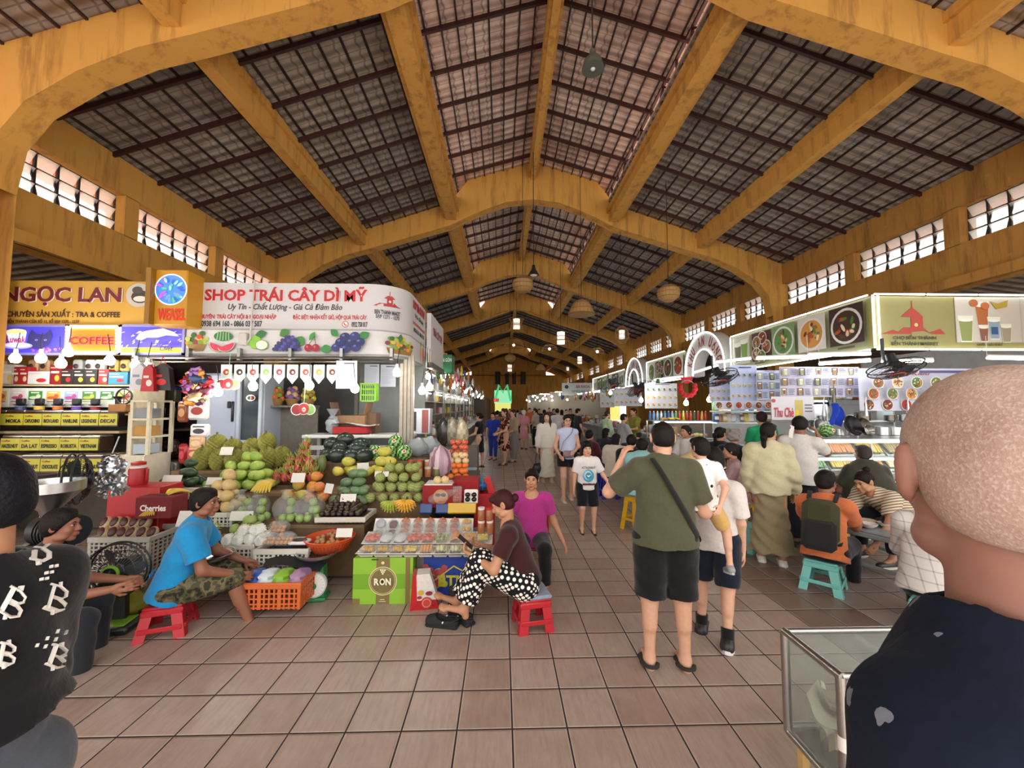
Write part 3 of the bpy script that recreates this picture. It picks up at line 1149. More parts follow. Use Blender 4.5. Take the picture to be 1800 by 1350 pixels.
def person(label, loc, face, H=1.65, pose=None, skin='tan', hair='short', haircol='#15110f', top=None, bot=None, shoes='#222222',
 res=None, facebits=True, headk=.014, fat=1.0, belly=0.0, curl=(.35, .35), palm=(None, None), group=None, handres=None, extra=None, bare=False):
 """face: azimuth in degrees the figure looks towards (0 = down the hall, 90 = to the right)"""
 pose = dict(pose or {})
 J = skel(H, **pose)
 loc = Vector(loc) if len(loc) == 3 else Vector((loc[0], loc[1], 0))
 t = thing('person', label, 'person', loc, -math.radians(face), group)
 dist = max(.5, loc.length)
 h = res or min(.03, max(.008, dist * .0034))
 s = H / 1.7
 u, x, fw = J['u'], J['x'], J['fw']
 sk = SK.get(skin, skin)
 f_ = fat

 def torso(g, b0=0.0, chest=1.0):
  P = J['P']
  q = [('c', J['HL'], J['HR'], .088 * s * 1.55 * .98 * f_ * .72 + g, .088 * s * 1.55 * .98 * f_ * .72 + g, fw, 1.05),
  ('c', P + u * .02 * H, P + u * .13 * H, (.135 + belly * .4) * s * f_ + g, (.13 + belly * .3) * s * f_ + g, fw, 1.35 - belly),
  ('c', P + u * .15 * H, P + u * .235 * H, .148 * s * f_ * chest + g, .138 * s * f_ * chest + g, fw, 1.42),
  ('c', J['SL'] + x * .02 * s, J['SR'] - x * .02 * s, .05 * s + g, .05 * s + g),
  ('c', J['N'] - u * .012 * H, J['SL'], .048 * s + g * .7, .046 * s + g), ('c', J['N'] - u * .012 * H, J['SR'], .048 * s + g * .7, .046 * s + g),
  ('c', J['N'] - u * .06 * H, J['N'] + u * .012 * H, .07 * s + g, .05 * s + g * .6)]
  if belly:
   q.append(('e', P + u * .07 * H + fw * .06 * s * (1 + belly), (.15 * s * f_ + g,) * 3))
  return q

 def arm(n, g, upto=2.0):
  S_, E_, W_ = J['S' + n], J['E' + n], J['W' + n]
  q = []
  k1 = min(upto, 1.0)
  c_ = 'cf' if g and upto <= 1 else 'c'
  q.append((c_, S_, S_ + (E_ - S_) * k1, .050 * s * f_ ** .5 + g, (.050 - .010 * k1) * s * f_ ** .5 + g))
  if upto > 1:
   k2 = upto - 1
   q.append(('cf' if g else 'c', E_, E_ + (W_ - E_) * k2, .041 * s + g, (.041 - .014 * k2) * s + g))
  return q

 def leg(n, g, upto=2.0, flare=0.0):
  A, K, An = J['H' + n], J['K' + n], J['A' + n]
  k1 = min(upto, 1.0)
  q = [('cf' if g and upto <= 1 else 'c', A, A + (K - A) * k1, .088 * s * f_ ** .6 + g, (.088 - .03 * k1) * s * f_ ** .5 + g + flare * k1)]
  if upto > 1:
   k2 = upto - 1
   q.append(('cf' if g else 'c', K, K + (An - K) * k2, .056 * s + g + flare, (.056 - .022 * k2) * s + g + flare))
   if g < .005:
    ax = nrm(An - K)
    back = nrm(-V(0, 1, 0) + ax * ax[1])
    q.append(('c', K + (An - K) * .15 + back * .012 * s, K + (An - K) * .45 + back * .016 * s, .045 * s, .042 * s))
  return q

 # ---- the body: one surface
 m = M()
 q = torso(0) + arm('L', 0) + arm('R', 0) + leg('L', 0) + leg('R', 0)
 for n in 'LR':
  An = J['A' + n]
  sh = nrm(An - J['K' + n])
  ft = J.get('ft' + n)
  fd = nrm(V(0, 1, 0) - sh * sh[1]) if abs(sh[1]) < .9 else V(0, 0, 1)
  J['fd' + n] = fd
  dn = sh
  heel = An + dn * .03 * H - fd * .02 * H
  toe = An + dn * .036 * H + fd * .105 * H
  J['heel' + n], J['toe' + n], J['dn' + n] = heel, toe, dn
  q += [('c', An, heel, .034 * s, .03 * s), ('c', An + dn * .01 * H + fd * .01 * H, toe, .036 * s, .024 * s, dn, 1.25)]
 if shoes is None or bare:
  for n in 'LR':
   for i in range(5):
    o = J['x'] * (i - 2) * .017 * s
    p0 = J['toe' + n] - J['fd' + n] * .02 * s + o
    q.append(('c', p0, p0 + J['fd' + n] * (.036 - .003 * abs(i - (0 if n == 'R' else 4))) * s, .012 * s, .010 * s))
 add_field(m, q, h, sk, k=.03 * s)
 hh = min(h * .55, .012)
 add_field(m, head_prims(J), hh, sk, k=headk * s)
 if facebits:
  face_bits(m, J)
 hr = handres or min(h * .55, .012)
 for i, (n, sd) in enumerate((('L', -1), ('R', 1))):
  w, d = J['W' + n], J['hd' + n]
  pn = palm[i] if palm[i] is not None else (sd, .2, .1)
  hp = hand_prims(w, d, pn, sd, s * 1.02, curl[i])
  if hr < .009:
   add_field(m, [('c', w - d * .03 * s, w + d * .01 * s, .026 * s, .024 * s)] + hp, hr, sk, k=.006 * s)
  else:
   add_field(m, hp, max(hr * .8, .006), sk, k=.008 * s)
 m.o('body', SKIN, t)
 # ---- hair
 if hair and hair != 'none':
  kd = hair
  base, cuts, more = hair_prims(J, kd)
  hm = M()
  add_field(hm, base, hh, haircol, k=.018 * s, cuts=cuts, fold=.0018)
  if more:
   add_field(hm, more, hh, haircol, k=.02 * s, fold=.003)
  hm.o('hair', HAIR, t)
 # ---- upper garment
 if top:
  tm = M()
  col = top['col']
  g = top.get('g', .014) * s
  q = torso(g, chest=1.02)[2:]
  sl = top.get('sleeve', .62)
  sh_c = []
  if sl > 0:
   for n in 'LR':
    q += arm(n, g + (.012 * s if sl < 1 else .008 * s), sl)
  hem = top.get('hem', -.05)
  P = J['P']
  if top.get('skirt'):
   L0, r0, r1 = top['skirt']
   q += [('cf', P + u * .03 * H, P - V(0, 0, L0 * H), .13 * s, r1 * s, V(0, 1, 0), 1.15)]
  else:
   q += [('cf', P + u * .12 * H, P + u * hem * H, (.146 + belly * .4) * s * f_ + g, (.180 + belly * .3) * s * f_ + g, fw, 1.3 - belly * .6)]
  neck = top.get('neck', .0)
  nc = J['N'] + fw * .01 * s
  q.append(('c-', nc + u * (.024 - neck * .6) * H + fw * neck * .5, nc + u * .14 * H, (.060 + neck) * s, .075 * s))
  cuts = [(P + u * hem * H, -u)] if top.get('cut') else []
  add_field(tm, q, h, col, k=.03 * s, cuts=cuts, fold=top.get('fold', .0028), fseed=loc.x * 7)
  if top.get('collar'):
   cc = J['N'] + u * .016 * H
   ring = [cc + (x * math.cos(a) + fw * math.sin(a)) * .06 * s + u * (.004 - .02 * max(0, math.sin(a))) for a in np.arange(12) * 2 * PI / 12]
   tm.tube(ring, .014 * s, 6, col=top['collar'], closed=True)
  to = tm.o(top.get('name', 'shirt'), top.get('mat', CLOTH), t)
  if top.get('plabel'):
   part(to, top['plabel'])
 # ---- lower garment
 if bot:
  bm = M()
  g = bot.get('g', .012) * s
  kd = bot.get('kind', 'trousers')
  P = J['P']
  q = [('c', J['HL'], J['HR'], .095 * s * f_ + g, .095 * s * f_ + g, fw, 1.08),
  ('cf', P + u * .0 * H, P + u * bot.get('rise', .065) * H, (.132 + belly * .4) * s * f_ + g, (.13 + belly * .4) * s * f_ + g, fw, 1.33 - belly)]
  cuts = []
  if kd in ('trousers', 'shorts'):
   up = bot.get('upto', 1.88 if kd == 'trousers' else .9)
   for n in 'LR':
    q += leg(n, g + bot.get('loose', .008) * s, up, bot.get('flare', .0) * s)
  else:
   L0, r1 = bot.get('len', .4), bot.get('r', .2)
   q += [('cf', P, P - V(0, 0, L0 * H), .13 * s * f_, r1 * s, V(0, 1, 0), 1.12)]
  add_field(bm, q, h, bot['col'], k=.028 * s, cuts=cuts, fold=bot.get('fold', .0028), fseed=loc.y * 5)
  bm.o(bot.get('name', kd), bot.get('mat', CLOTH), t)
 # ---- shoes
 if shoes:
  sc = shoes if isinstance(shoes, dict) else {'col': shoes}
  S0, s = s, s * sc.get('big', 1.0)
  proto_done = False
  for n in 'LR':
   sm = M()
   he, to, fd, dn = J['heel' + n], J['toe' + n], J['fd' + n], J['dn' + n]
   An = J['A' + n]
   if sc.get('kind') == 'sandal':
    lat = nrm(np.cross(fd, dn))
    b = (he + to) / 2 + dn * .028 * s
    R = np.stack([lat, fd, -dn], 1)
    L_ = np.linalg.norm(to - he) / 2 + .045 * s
    poly = [(math.cos(a) * (.05 + .006 * math.sin(a)) * s, math.sin(a) * L_) for a in np.arange(18) * 2 * PI / 18]
    v = [(px, py, z) for z in (-.022 * s, .012 * s) for px, py in poly]
    k = len(poly)
    sm.add(np.array(v) @ R.T + b, [tuple(range(k))[::-1], tuple(range(k, 2 * k))] + [(i, (i + 1) % k, k + (i + 1) % k, k + i) for i in range(k)], sc['col'])
    for off, w in ((.3, .024), (.62, .03)):
     c0 = he + (to - he) * off
     arc = [c0 + lat * math.cos(a) * .05 * s - dn * (math.sin(a) * (.052 - .03 * off) - .022) * s for a in np.linspace(0, PI, 9)]
     sm.tube(arc, w * s, 5, col=sc['col'], flat=.35)
    arc = [he + fd * .01 + lat * math.cos(a) * .045 * s - fd * math.sin(a) * .045 * s - dn * .02 * s for a in np.linspace(0, PI, 9)]
    sm.tube(arc, .012 * s, 5, col=sc['col'])
    sm.o('sandal', MATTE, t)
    continue
   q = [('c', he - dn * .005, An + dn * .008 * H, .044 * s, .046 * s), ('c', he + dn * .006 * s, to + fd * .012 * s + dn * .004 * s, .043 * s, .036 * s, dn, 1.1)]
   mid = (he + to) / 2 + dn * .028 * s
   add_field(sm, q, min(h, .012), sc['col'], k=.02 * s, cuts=[(An - dn * .012 * s, -dn), (he + dn * .034 * s, dn)])
   lat = nrm(np.cross(fd, dn))
   R = np.stack([lat, fd, -dn], 1)
   L_ = np.linalg.norm(to - he) / 2 + .052 * s
   poly = [(math.cos(a) * .048 * s, math.sin(a) * L_) for a in np.arange(18) * 2 * PI / 18]
   v = [(px, py, z) for z in (-.014 * s, .010 * s) for px, py in poly]
   k = len(poly)
   so = sc.get('sole', '#d8d5cf')
   sm.add(np.array(v) @ R.T + mid, [tuple(range(k))[::-1], tuple(range(k, 2 * k))] + [(i, (i + 1) % k, k + (i + 1) % k, k + i) for i in range(k)], so)
   sm.o('shoe', SATIN, t)
   if sc.get('sock'):
    km = M()
    km.cyl(An + (J['K' + n] - An) * sc.get('sockh', .25), An + dn * .02, .046 * s, .042 * s, 12, col=sc['sock'])
    km.o('sock', CLOTH, t)
  s = S0
 if extra:
  extra(t, J, s)
 return t, J


def to_world(t, p):
 a = t.rotation_euler.z
 return Vector(t.location) + Matrix.Rotation(a, 3, 'Z') @ Vector(p)


def patmat(name, fn):
 """cloth whose woven pattern is worked out from the piece's own coordinates; fn(nt, x, y, z) -> colour socket"""
 m, nt, b, out = newmat(name)
 tc = N(nt, 'ShaderNodeTexCoord')
 sp = N(nt, 'ShaderNodeSeparateXYZ')
 nt.links.new(tc.outputs['Object'], sp.inputs[0])
 nt.links.new(fn(nt, *sp.outputs[:3]), b.inputs['Base Color'])
 no = N(nt, 'ShaderNodeTexNoise', i_Scale=50)
 nt.links.new(tc.outputs['Object'], no.inputs['Vector'])
 bp = N(nt, 'ShaderNodeBump', i_Strength=.25, i_Distance=.01)
 nt.links.new(no.outputs[0], bp.inputs['Height'])
 nt.links.new(bp.outputs[0], b.inputs['Normal'])
 b.inputs['Roughness'].default_value = .9
 b.inputs['Specular IOR Level'].default_value = .2
 return m


def dots(nt, x, y, z, sp=.034, r=.30, a='#17171b', b='#f1ece0'):
 vo = N(nt, 'ShaderNodeTexVoronoi', i_Scale=1 / sp, i_Randomness=.0)
 cb = N(nt, 'ShaderNodeCombineXYZ')
 for i, q in enumerate((x, y, z)):
  nt.links.new(q, cb.inputs[i])
 rt = N(nt, 'ShaderNodeVectorRotate', rotation_type='EULER_XYZ')
 rt.inputs['Rotation'].default_value = (.6, .5, .3)
 nt.links.new(cb.outputs[0], rt.inputs['Vector'])
 nt.links.new(rt.outputs[0], vo.inputs['Vector'])
 return mixcol(nt, math_(nt, 'LESS_THAN', vo.outputs['Distance'], r + .12), a, b)


def plaid(nt, x, y, z, sp=.075, a='#cfcac6', b='#8d8a8c'):
 l1 = math_(nt, 'LESS_THAN', math_(nt, 'FRACT', math_(nt, 'DIVIDE', math_(nt, 'ADD', x, math_(nt, 'MULTIPLY', y, .6)), sp)), .12)
 l2 = math_(nt, 'LESS_THAN', math_(nt, 'FRACT', math_(nt, 'DIVIDE', z, sp)), .12)
 return mixcol(nt, math_(nt, 'MULTIPLY', math_(nt, 'ADD', l1, l2), .5), a, b)


def stripes(nt, x, y, z, sp=.03, a='#d8c8b0', b='#7d6a55', ax=2):
 q = math_(nt, 'DIVIDE', math_(nt, 'ADD', (x, y, z)[ax], math_(nt, 'MULTIPLY', x, .5)), sp)
 return mixcol(nt, math_(nt, 'LESS_THAN', math_(nt, 'FRACT', q), .4), a, b)


def blotch(nt, x, y, z, cols, scale=14):
 cb = N(nt, 'ShaderNodeCombineXYZ')
 for i, q in enumerate((x, y, z)):
  nt.links.new(q, cb.inputs[i])
 no = N(nt, 'ShaderNodeTexNoise', i_Scale=scale, i_Detail=2)
 nt.links.new(cb.outputs[0], no.inputs['Vector'])
 n = len(cols)
 st = [(.3 + .4 * i / n, c) for i, c in enumerate(cols)]
 nn = nt.nodes.new('ShaderNodeValToRGB')
 nn.color_ramp.interpolation = 'CONSTANT'
 e = nn.color_ramp.elements
 e[0].position, e[0].color = 0, (*hx(cols[0]), 1)
 e[1].position, e[1].color = st[-1][0], (*hx(cols[-1]), 1)
 for p, c in st[1:-1]:
  q = e.new(p)
  q.color = (*hx(c), 1)
 nt.links.new(no.outputs[0], nn.inputs[0])
 return nn.outputs[0]


POLKA = patmat('polka_dot_cloth', dots)
PLAID = patmat('checked_cloth', plaid)
STRIPE = patmat('striped_cloth', stripes)
CAMO = patmat('camouflage_cloth', lambda nt, x, y, z: blotch(nt, x, y, z, ['#2c2a20', '#4d4a35', '#6b634a', '#35392a']))
FLORAL = patmat('floral_cloth', lambda nt, x, y, z: blotch(nt, x, y, z, ['#1d1416', '#7a1f22', '#1f1a1c', '#c8b79a', '#b5322a'], 9))
SPOT = patmat('dotted_white_cloth', lambda nt, x, y, z: dots(nt, x, y, z, .06, .06, '#e9e6e1', '#22201f'))
SATINM = vcmat('shiny_satin_cloth', .35, var=.15, scale=30, bump=.2)
# ================================================================ the people
UP, DN = (0, 0, 1), (0, 0, -1)


def spot(u, Y):
 p = at(u, 800, Y)
 return (p.x, p.y)


def sit(th=.0, spread=.18, knee=.0, **kw):
 """sitting: thighs out to the front, shins down"""
 d = dict(thL=(-spread, 1, th), thR=(spread, 1, th), shL=(-.02, knee, -1), shR=(.02, knee, -1))
 d.update(kw)
 return d


# man with the green shirt, back turned, child on his right arm
g1 = gnd(1174, 1172)
OLIVE_MAN, JO = person('person in an olive green T-shirt and black shorts, back turned, hand raised to his ear', (g1.x, g1.y), 8, 1.655,
 dict(thL=(-.06, .0, -1), thR=(.05, .02, -1), shL=(-.02, 0, -1), shR=(.02, -.02, -1), uaL=(-.62, .35, -.55), faL=(.42, .18, .95), hL=(.35, .15, .9), uaR=(.35, -.05, -1), faR=(.55, 1, .25), headyaw=-.1, headpitch=-.08),
 skin='fair', hair='crop', top=dict(col='#4c4c37', sleeve=.75, hem=-.035, g=.03), bot=dict(kind='shorts', col='#101012', upto=.97, loose=.03), shoes=dict(kind='sandal', col='#2b2a29', big=1.12),
 res=.010, fat=1.1, palm=((-1, -.3, 0), (1, -.2, .5)), curl=(.5, .5), handres=.005)
# schoolboy in white beside him
g2 = gnd(1262, 1118)
BOY, JB = person('person in a white T-shirt and navy shorts, a boy turned away beside the olive T-shirt', (g2.x, g2.y), 35, 1.41,
 dict(thL=(-.1, .1, -1), thR=(.02, -.12, -1), shL=(-.02, -.05, -1), shR=(.0, -.35, -1), uaL=(-.15, .3, -1), faL=(.3, .8, -.5), headpitch=-.05, child=True),
 skin='fair', hair='bowl', top=dict(col='#d4cdc8', sleeve=.8, hem=-.06, g=.03, neck=.0), bot=dict(kind='shorts', col='#151a2b', upto=.95, loose=.03), shoes=dict(col='#26252a', sole='#dcdad6', sock='#141416', sockh=.22, big=1.2), res=.010, handres=.006)
# toddler carried on the arm
TODDLER, JT = person('person in a white dotted shirt, a toddler carried beside the olive T-shirt', (g1.x + .27, g1.y - .0, .73), 12, .92,
 dict(hip=.36, lean=.05, thL=(-.5, .7, -.2), thR=(.35, .15, -.6), shL=(-.1, -.1, -1), shR=(.0, -.25, -1), uaL=(-.4, -.3, -1), faL=(-.9, -.5, -.5), uaR=(.2, -.75, -.9), faR=(-.45, -.6, -.75), headyaw=.5, child=True),
 skin='fair', hair='bowl', top=dict(col='#ffffff', mat=SPOT, sleeve=.7, hem=-.05, g=.02), bot=dict(kind='shorts', col='#c9a060', upto=.85, loose=.015), shoes=dict(col='#8d9296', sole='#b9bdc0'), res=.009, handres=.005, palm=(None, (.3, -1, 0)))
# walking boy
g = gnd(1033, 936)
WB, JW = person('person in a white T-shirt with a round blue print, a small boy walking forward', (g.x, g.y), 182, 1.25,
 dict(thL=(-.06, .1, -1), thR=(.06, .22, -1), shL=(0, -.1, -1), shR=(0, -.25, -1), uaL=(-.5, .15, -1), faL=(-.45, .35, -.7), uaR=(.2, -.1, -1), faR=(.1, .1, -1), headpitch=-.1, child=True),
 skin='fair', hair='bowl', top=dict(col='#dedad7', sleeve=.75, hem=-.05, g=.022), bot=dict(kind='shorts', col='#12151f', upto=.92, loose=.025), shoes=dict(col='#19191c', sole='#cfcfcf'), res=.014)
a = Art('#4fa3bd', 0)
a.e(0, .0, .075, .085, '#3c93b4', n=20); a.e(-.01, .01, .055, .062, '#9fd0dc', n=18); a.e(0, .0, .042, .045, '#2f86a8'); a.p([(-.03, .01), (.0, -.02), (.035, .015), (0, .005)], '#e8f3f5'); a.r(-.085, -.125, .085, -.105, '#4a2b30')
pr = a.o('shirt_print', PRINT, WB, loc=(0, .118, .80))
pr.rotation_euler = (0, 0, PI)
text('ASTRONAUT', .19, .03, PRINT, WB, (0, .128, .915), '#2a2830', rz=PI, bold=.02)
text('SKATING', .17, .03, PRINT, WB, (0, .134, .69), '#5a2a30', rz=PI, bold=.03)
# woman in the pale blue sleeveless blouse
g = gnd(998, 879)
BW, J = person('person in a pale blue sleeveless blouse, black shorts and glasses, walking towards us', (g.x, g.y), 178, 1.61,
 dict(thL=(-.02, -.12, -1), thR=(.02, .2, -1), shL=(0, -.2, -1), shR=(0, -.05, -1), uaL=(-.2, -.05, -1), faL=(.45, .75, -.25), uaR=(.28, -.1, -1), faR=(-.2, .7, -.5), headpitch=-.05),
 skin='fair', hair='tail', haircol='#1c1411', top=dict(col='#b7c2dc', sleeve=0, hem=-.05, collar='#c4cde2'), bot=dict(kind='shorts', col='#111114', upto=.55, loose=.03), shoes='#cfc8bd', res=.017)
m = M('#1a1412')
for sx in (-1, 1):
 m.tube([J['Hd'] + J['RH'] @ V(sx * .031 + .02 * math.cos(t), .098, .006 + .015 * math.sin(t)) * J['hs'] for t in np.arange(10) * PI / 5], .0022, 4, closed=True)
m.tube([J['Hd'] + J['RH'] @ V(q, .1, .01) * J['hs'] for q in (-.012, .012)], .0022, 4)
tag(m.o('eyeglasses', GLOSS, loc=to_world(BW, (0, 0, 0))), 'thin dark eyeglasses worn with the pale blue blouse', 'glasses').rotation_euler = BW.rotation_euler
m = M('#8c7075')
m.box((.02, .19, .88), (.2, .08, .13), b=.03)
m.tube([(.16, .12, .9), (.1, .14, 1.1), (-.06, .12, 1.26), (-.1, .05, 1.34), (-.09, -.08, 1.3)], .014, 5, flat=.4)
tag(m.o('crossbody_bag', SATIN, loc=BW.location.copy()), 'dusty mauve crossbody bag held in front of the blue blouse', 'bag').rotation_euler = BW.rotation_euler
# woman in the long white dress
g = gnd(962, 846)
WW, J = person('person with very long brown hair in a long white dress and cardigan', (g.x, g.y), 180, 1.63,
 dict(thL=(-.03, .1, -1), thR=(.03, -.05, -1), uaL=(-.12, 0, -1), uaR=(.2, 0, -1), faR=(.05, 0, -1), headyaw=-.2),
 skin='pale', hair='longfront', haircol='#35201a', top=dict(col='#d9d4c8', sleeve=1.9, hem=-.05, g=.02, name='cardigan'), bot=dict(kind='skirt', col='#d5d0bf', len=.46, r=.2, fold=.006), shoes='#b5aca2', res=.02)
m = M('#161618')
m.ell((.0, 0, .0), (.15, .09, .12), 14, 9, fn=lambda v: v * np.array([1, 1, 1]) * (1 + .12 * np.sin(9 * v[:, :1]))).tube([(-.06, 0, .1), (-.05, 0, .3), (0, 0, .42), (.03, 0, .3), (.06, 0, .1)], .008, 5)
m.tube([(-.03, 0, -.1), (-.1, .0, -.24)], .008, 5)
tag(m.o('handbag', SATIN, loc=at(946, 823, 9.4)), 'black drawstring bag hanging from the hand beside the white dress', 'bag')
# woman with the phone on the red stool
g3 = gnd(922, 1096)
PW, JP = person('person in maroon T-shirt and polka-dot trousers, barefoot on a red stool with a phone', (g3.x, g3.y), 275, 1.56,
 dict(hip=.36, lean=.30, thL=(-.1, 1, .5), thR=(.05, 1, .25), shL=(-.02, .28, -.75), shR=(-.02, .62, -1), uaL=(-.4, .42, -.9), faL=(.6, .85, .25), uaR=(.12, .22, -1), faR=(-.42, .85, .42), headpitch=-.45),
 skin='tan', hair='bun', haircol='#3a1519', top=dict(col='#3a1a1c', sleeve=.65, hem=-.03, g=.018, neck=.03), bot=dict(kind='trousers', col='#ffffff', mat=POLKA, upto=1.82, loose=.035, flare=.012), shoes=None, res=.009, handres=.005, palm=((-.5, 0, -1), (.5, 0, -1)), curl=(.6, .6))
# man in the blue polo on the red stool
g4 = gnd(302, 1103)
BM, JBM = person('person in a bright blue polo shirt and camouflage shorts on a red stool', (g4.x, g4.y), 62, 1.66,
 dict(hip=.33, lean=.28, thL=(-.4, 1, .02), thR=(.1, 1, .06), shL=(-.05, .25, -1), shR=(.1, .35, -1), uaL=(-.2, .5, -1), faL=(.3, 1, -.5), uaR=(.22, .35, -1), faR=(-.3, 1, -.45), headyaw=-.35, headpitch=-.08),
 skin='brown', hair='short', top=dict(col='#1f86bf', sleeve=.7, hem=-.055, g=.03, collar='#2089c4'), bot=dict(kind='shorts', col='#ffffff', mat=CAMO, upto=1.02, loose=.02), shoes=dict(kind='sandal', col='#1b1b1b'), res=.009, handres=.006)
text('ACADEMY', .2, .04, PRINT, BM, (.0, -.132, .45), '#3d98cc', bold=.02)
# woman in pink behind
WP, J = person('person in a magenta blouse on a red chair behind the polka-dot trousers', spot(935, 4.35), 188, 1.55,
 sit(hip=.36, lean=.05, uaR=(.45, -.2, -1), faR=(-.2, .5, -.8), uaL=(-.3, -.25, -1), faL=(-.5, .15, -1), headpitch=-.02),
 skin='tan', hair='bun', haircol='#17100e', top=dict(col='#a8327f', sleeve=.6, hem=-.05, g=.02, neck=.03), bot=dict(col='#1a181b'), shoes='#5c6270', res=.012)
# woman in the cream pullover and long skirt
g = gnd(1358, 990)
CW, J = person('person in a cream pullover and long khaki skirt, ponytail, standing at the food stalls', (g.x, g.y), 25, 1.58,
 dict(thL=(-.04, .1, -1), thR=(.03, -.05, -1), uaL=(-.18, .1, -1), faL=(.1, .3, -1), uaR=(.25, -.05, -1), faR=(.1, .5, -.8), headyaw=-.6, headpitch=-.05),
 skin='tan', hair='lowtail', haircol='#171210', top=dict(col='#bfba98', sleeve=1.95, hem=-.04, g=.04, fold=.006, name='pullover'), bot=dict(kind='skirt', col='#8c8062', len=.44, r=.24, fold=.012), shoes=dict(col='#ddd8d2', sole='#e6e2dc'), res=.012)
# man on the phone behind her
PM, J = person('person in a white T-shirt holding a phone to the ear, beside the cream pullover', spot(1408, 4.95), 40, 1.64,
 dict(uaR=(.2, .5, -.3), faR=(-.35, -.1, 1), hR=(-.3, 0, 1), uaL=(-.45, .25, -.8), faL=(.1, .5, .8), hL=(.2, .0, 1), headpitch=-.2),
 skin='brown', hair='short', top=dict(col='#cfcbc7', sleeve=.7, hem=-.05, g=.025), bot=dict(col='#1f2128'), shoes='#2a2a2a', res=.013, palm=((-1, -.2, 0), (1, -.2, 0)), curl=(.6, .6))
m = M('#d9d8d6')
m.box((0, 0, 0), (.075, .012, .15), R=rot(0, .3, .4), b=.005).box((-.01, -.008, .045), (.03, .004, .03), R=rot(0, .3, .4), col='#2b2b30')
tag(m.o('phone', GLOSS, loc=at(1391, 759, 4.62)), 'pale phone held up by the one in the white T-shirt', 'phone')
# orange shirt with the backpack
g = gnd(1452, 1035)
OM, J = person('person in an orange T-shirt with a backpack, on a turquoise stool at a low table', (g.x, g.y), 48, 1.66,
 sit(hip=.37, lean=.34, uaL=(-.15, .7, -.8), faL=(.1, 1, -.1), uaR=(.15, .7, -.8), faR=(.05, 1, -.05), headyaw=-.35, headpitch=-.15),
 skin='brown', hair='short', top=dict(col='#c96f42', sleeve=.7, hem=-.05, g=.022), bot=dict(col='#15161f'), shoes=dict(col='#1b1b22', sole='#cfcfcf'), res=.011)
t = thing('backpack', 'black and olive backpack worn over the orange T-shirt', 'backpack', OM.location, OM.rotation_euler.z)
Rb = rot(-.34, 0, 0)
m = M('#3b3a22'); m.box((0, -.13, .66), (.29, .16, .42), R=Rb, b=.06); m.o('pack_body', CLOTH, t)
m = M('#211f1e'); m.box((0, -.235, .56), (.27, .09, .28), R=Rb, b=.04); m.o('front_pocket', CLOTH, t)
for sx in (-1, 1):
 m = M('#1c1b1a'); m.tube([(sx * .1, -.02, .84), (sx * .11, .1, .9), (sx * .115, .2, .84), (sx * .12, .2, .66), (sx * .14, .05, .5), (sx * .13, -.1, .46)], .022, 5, flat=.35); m.o('strap', CLOTH, t)
# woman bending over in stripes
SW, J = person('person in a striped tan blouse bending over the low table opposite the orange T-shirt', spot(1584, 4.3), 262, 1.6,
 sit(hip=.58, lean=1.05, uaL=(-.2, .5, -1), faL=(.1, .6, -.8), uaR=(.2, .5, -1), faR=(-.1, .6, -.8), headpitch=-.35),
 skin='tan', hair='topbun', haircol='#19120f', top=dict(col='#ffffff', mat=STRIPE, sleeve=.7, hem=-.04, g=.025), bot=dict(col='#1c1d26'), shoes='#333333', res=.014)
# plaid shirt on a turquoise stool
PL, J = person('person in a pale checked shirt and black trousers on the nearest turquoise stool', spot(1632, 3.0), 55, 1.66,
 sit(hip=.40, lean=.30, uaL=(-.2, .6, -1), uaR=(.2, .6, -1), faL=(.1, 1, -.2), faR=(0, 1, -.2), headpitch=-.3), skin='tan', hair='short',
 top=dict(col='#ffffff', mat=PLAID, sleeve=1.2, hem=-.05, g=.035), bot=dict(col='#131318', loose=.02), shoes='#1c1c1c', res=.011, fat=1.12)
# large man at the counter
HM, J = person('person of heavy build in a dark olive shirt, grey cropped hair, at the food case', spot(1528, 4.9), 10, 1.66,
 sit(hip=.50, lean=.16, uaL=(-.45, .2, -1), uaR=(.45, .2, -1), faL=(.2, 1, 0), faR=(-.2, 1, 0)), skin='brown', hair='crop', haircol='#3b3735',
 top=dict(col='#39392e', sleeve=.75, hem=-.05, g=.03), bot=dict(col='#23242a'), shoes='#222222', res=.013, fat=1.35, belly=.12)
# elderly person in satin on a yellow stool
g = gnd(1306, 940)
ES, J = person('person in dusty pink satin clothes with short black hair, on a yellow stool', (g.x, g.y), 302, 1.58,
 sit(hip=.52, lean=.18, uaL=(-.2, .5, -1), faL=(.15, 1, .0), uaR=(.2, .5, -1), faR=(-.1, 1, -.1), headpitch=-.05), skin='tan', hair='short', haircol='#262221',
 top=dict(col='#a07f83', mat=SATINM, sleeve=1.5, hem=-.06, g=.03, fold=.005), bot=dict(col='#9d7c80', mat=SATINM, loose=.03), shoes='#40302c', res=.014)
# cyan shirt on the yellow stool
person('person in a light cyan shirt on a yellow stool, mostly behind the olive T-shirt', spot(1122, 5.75), 35, 1.65,
 sit(hip=.56, lean=.4, uaL=(-.2, .6, -1), uaR=(.2, .6, -1), faL=(.1, 1, .1), faR=(-.1, 1, .1)), skin='tan', hair='short', top=dict(col='#86b7bd', sleeve=1.0, hem=-.08, g=.05), bot=dict(col='#20242d'), shoes='#2b2b2b', res=.014, fat=1.1)
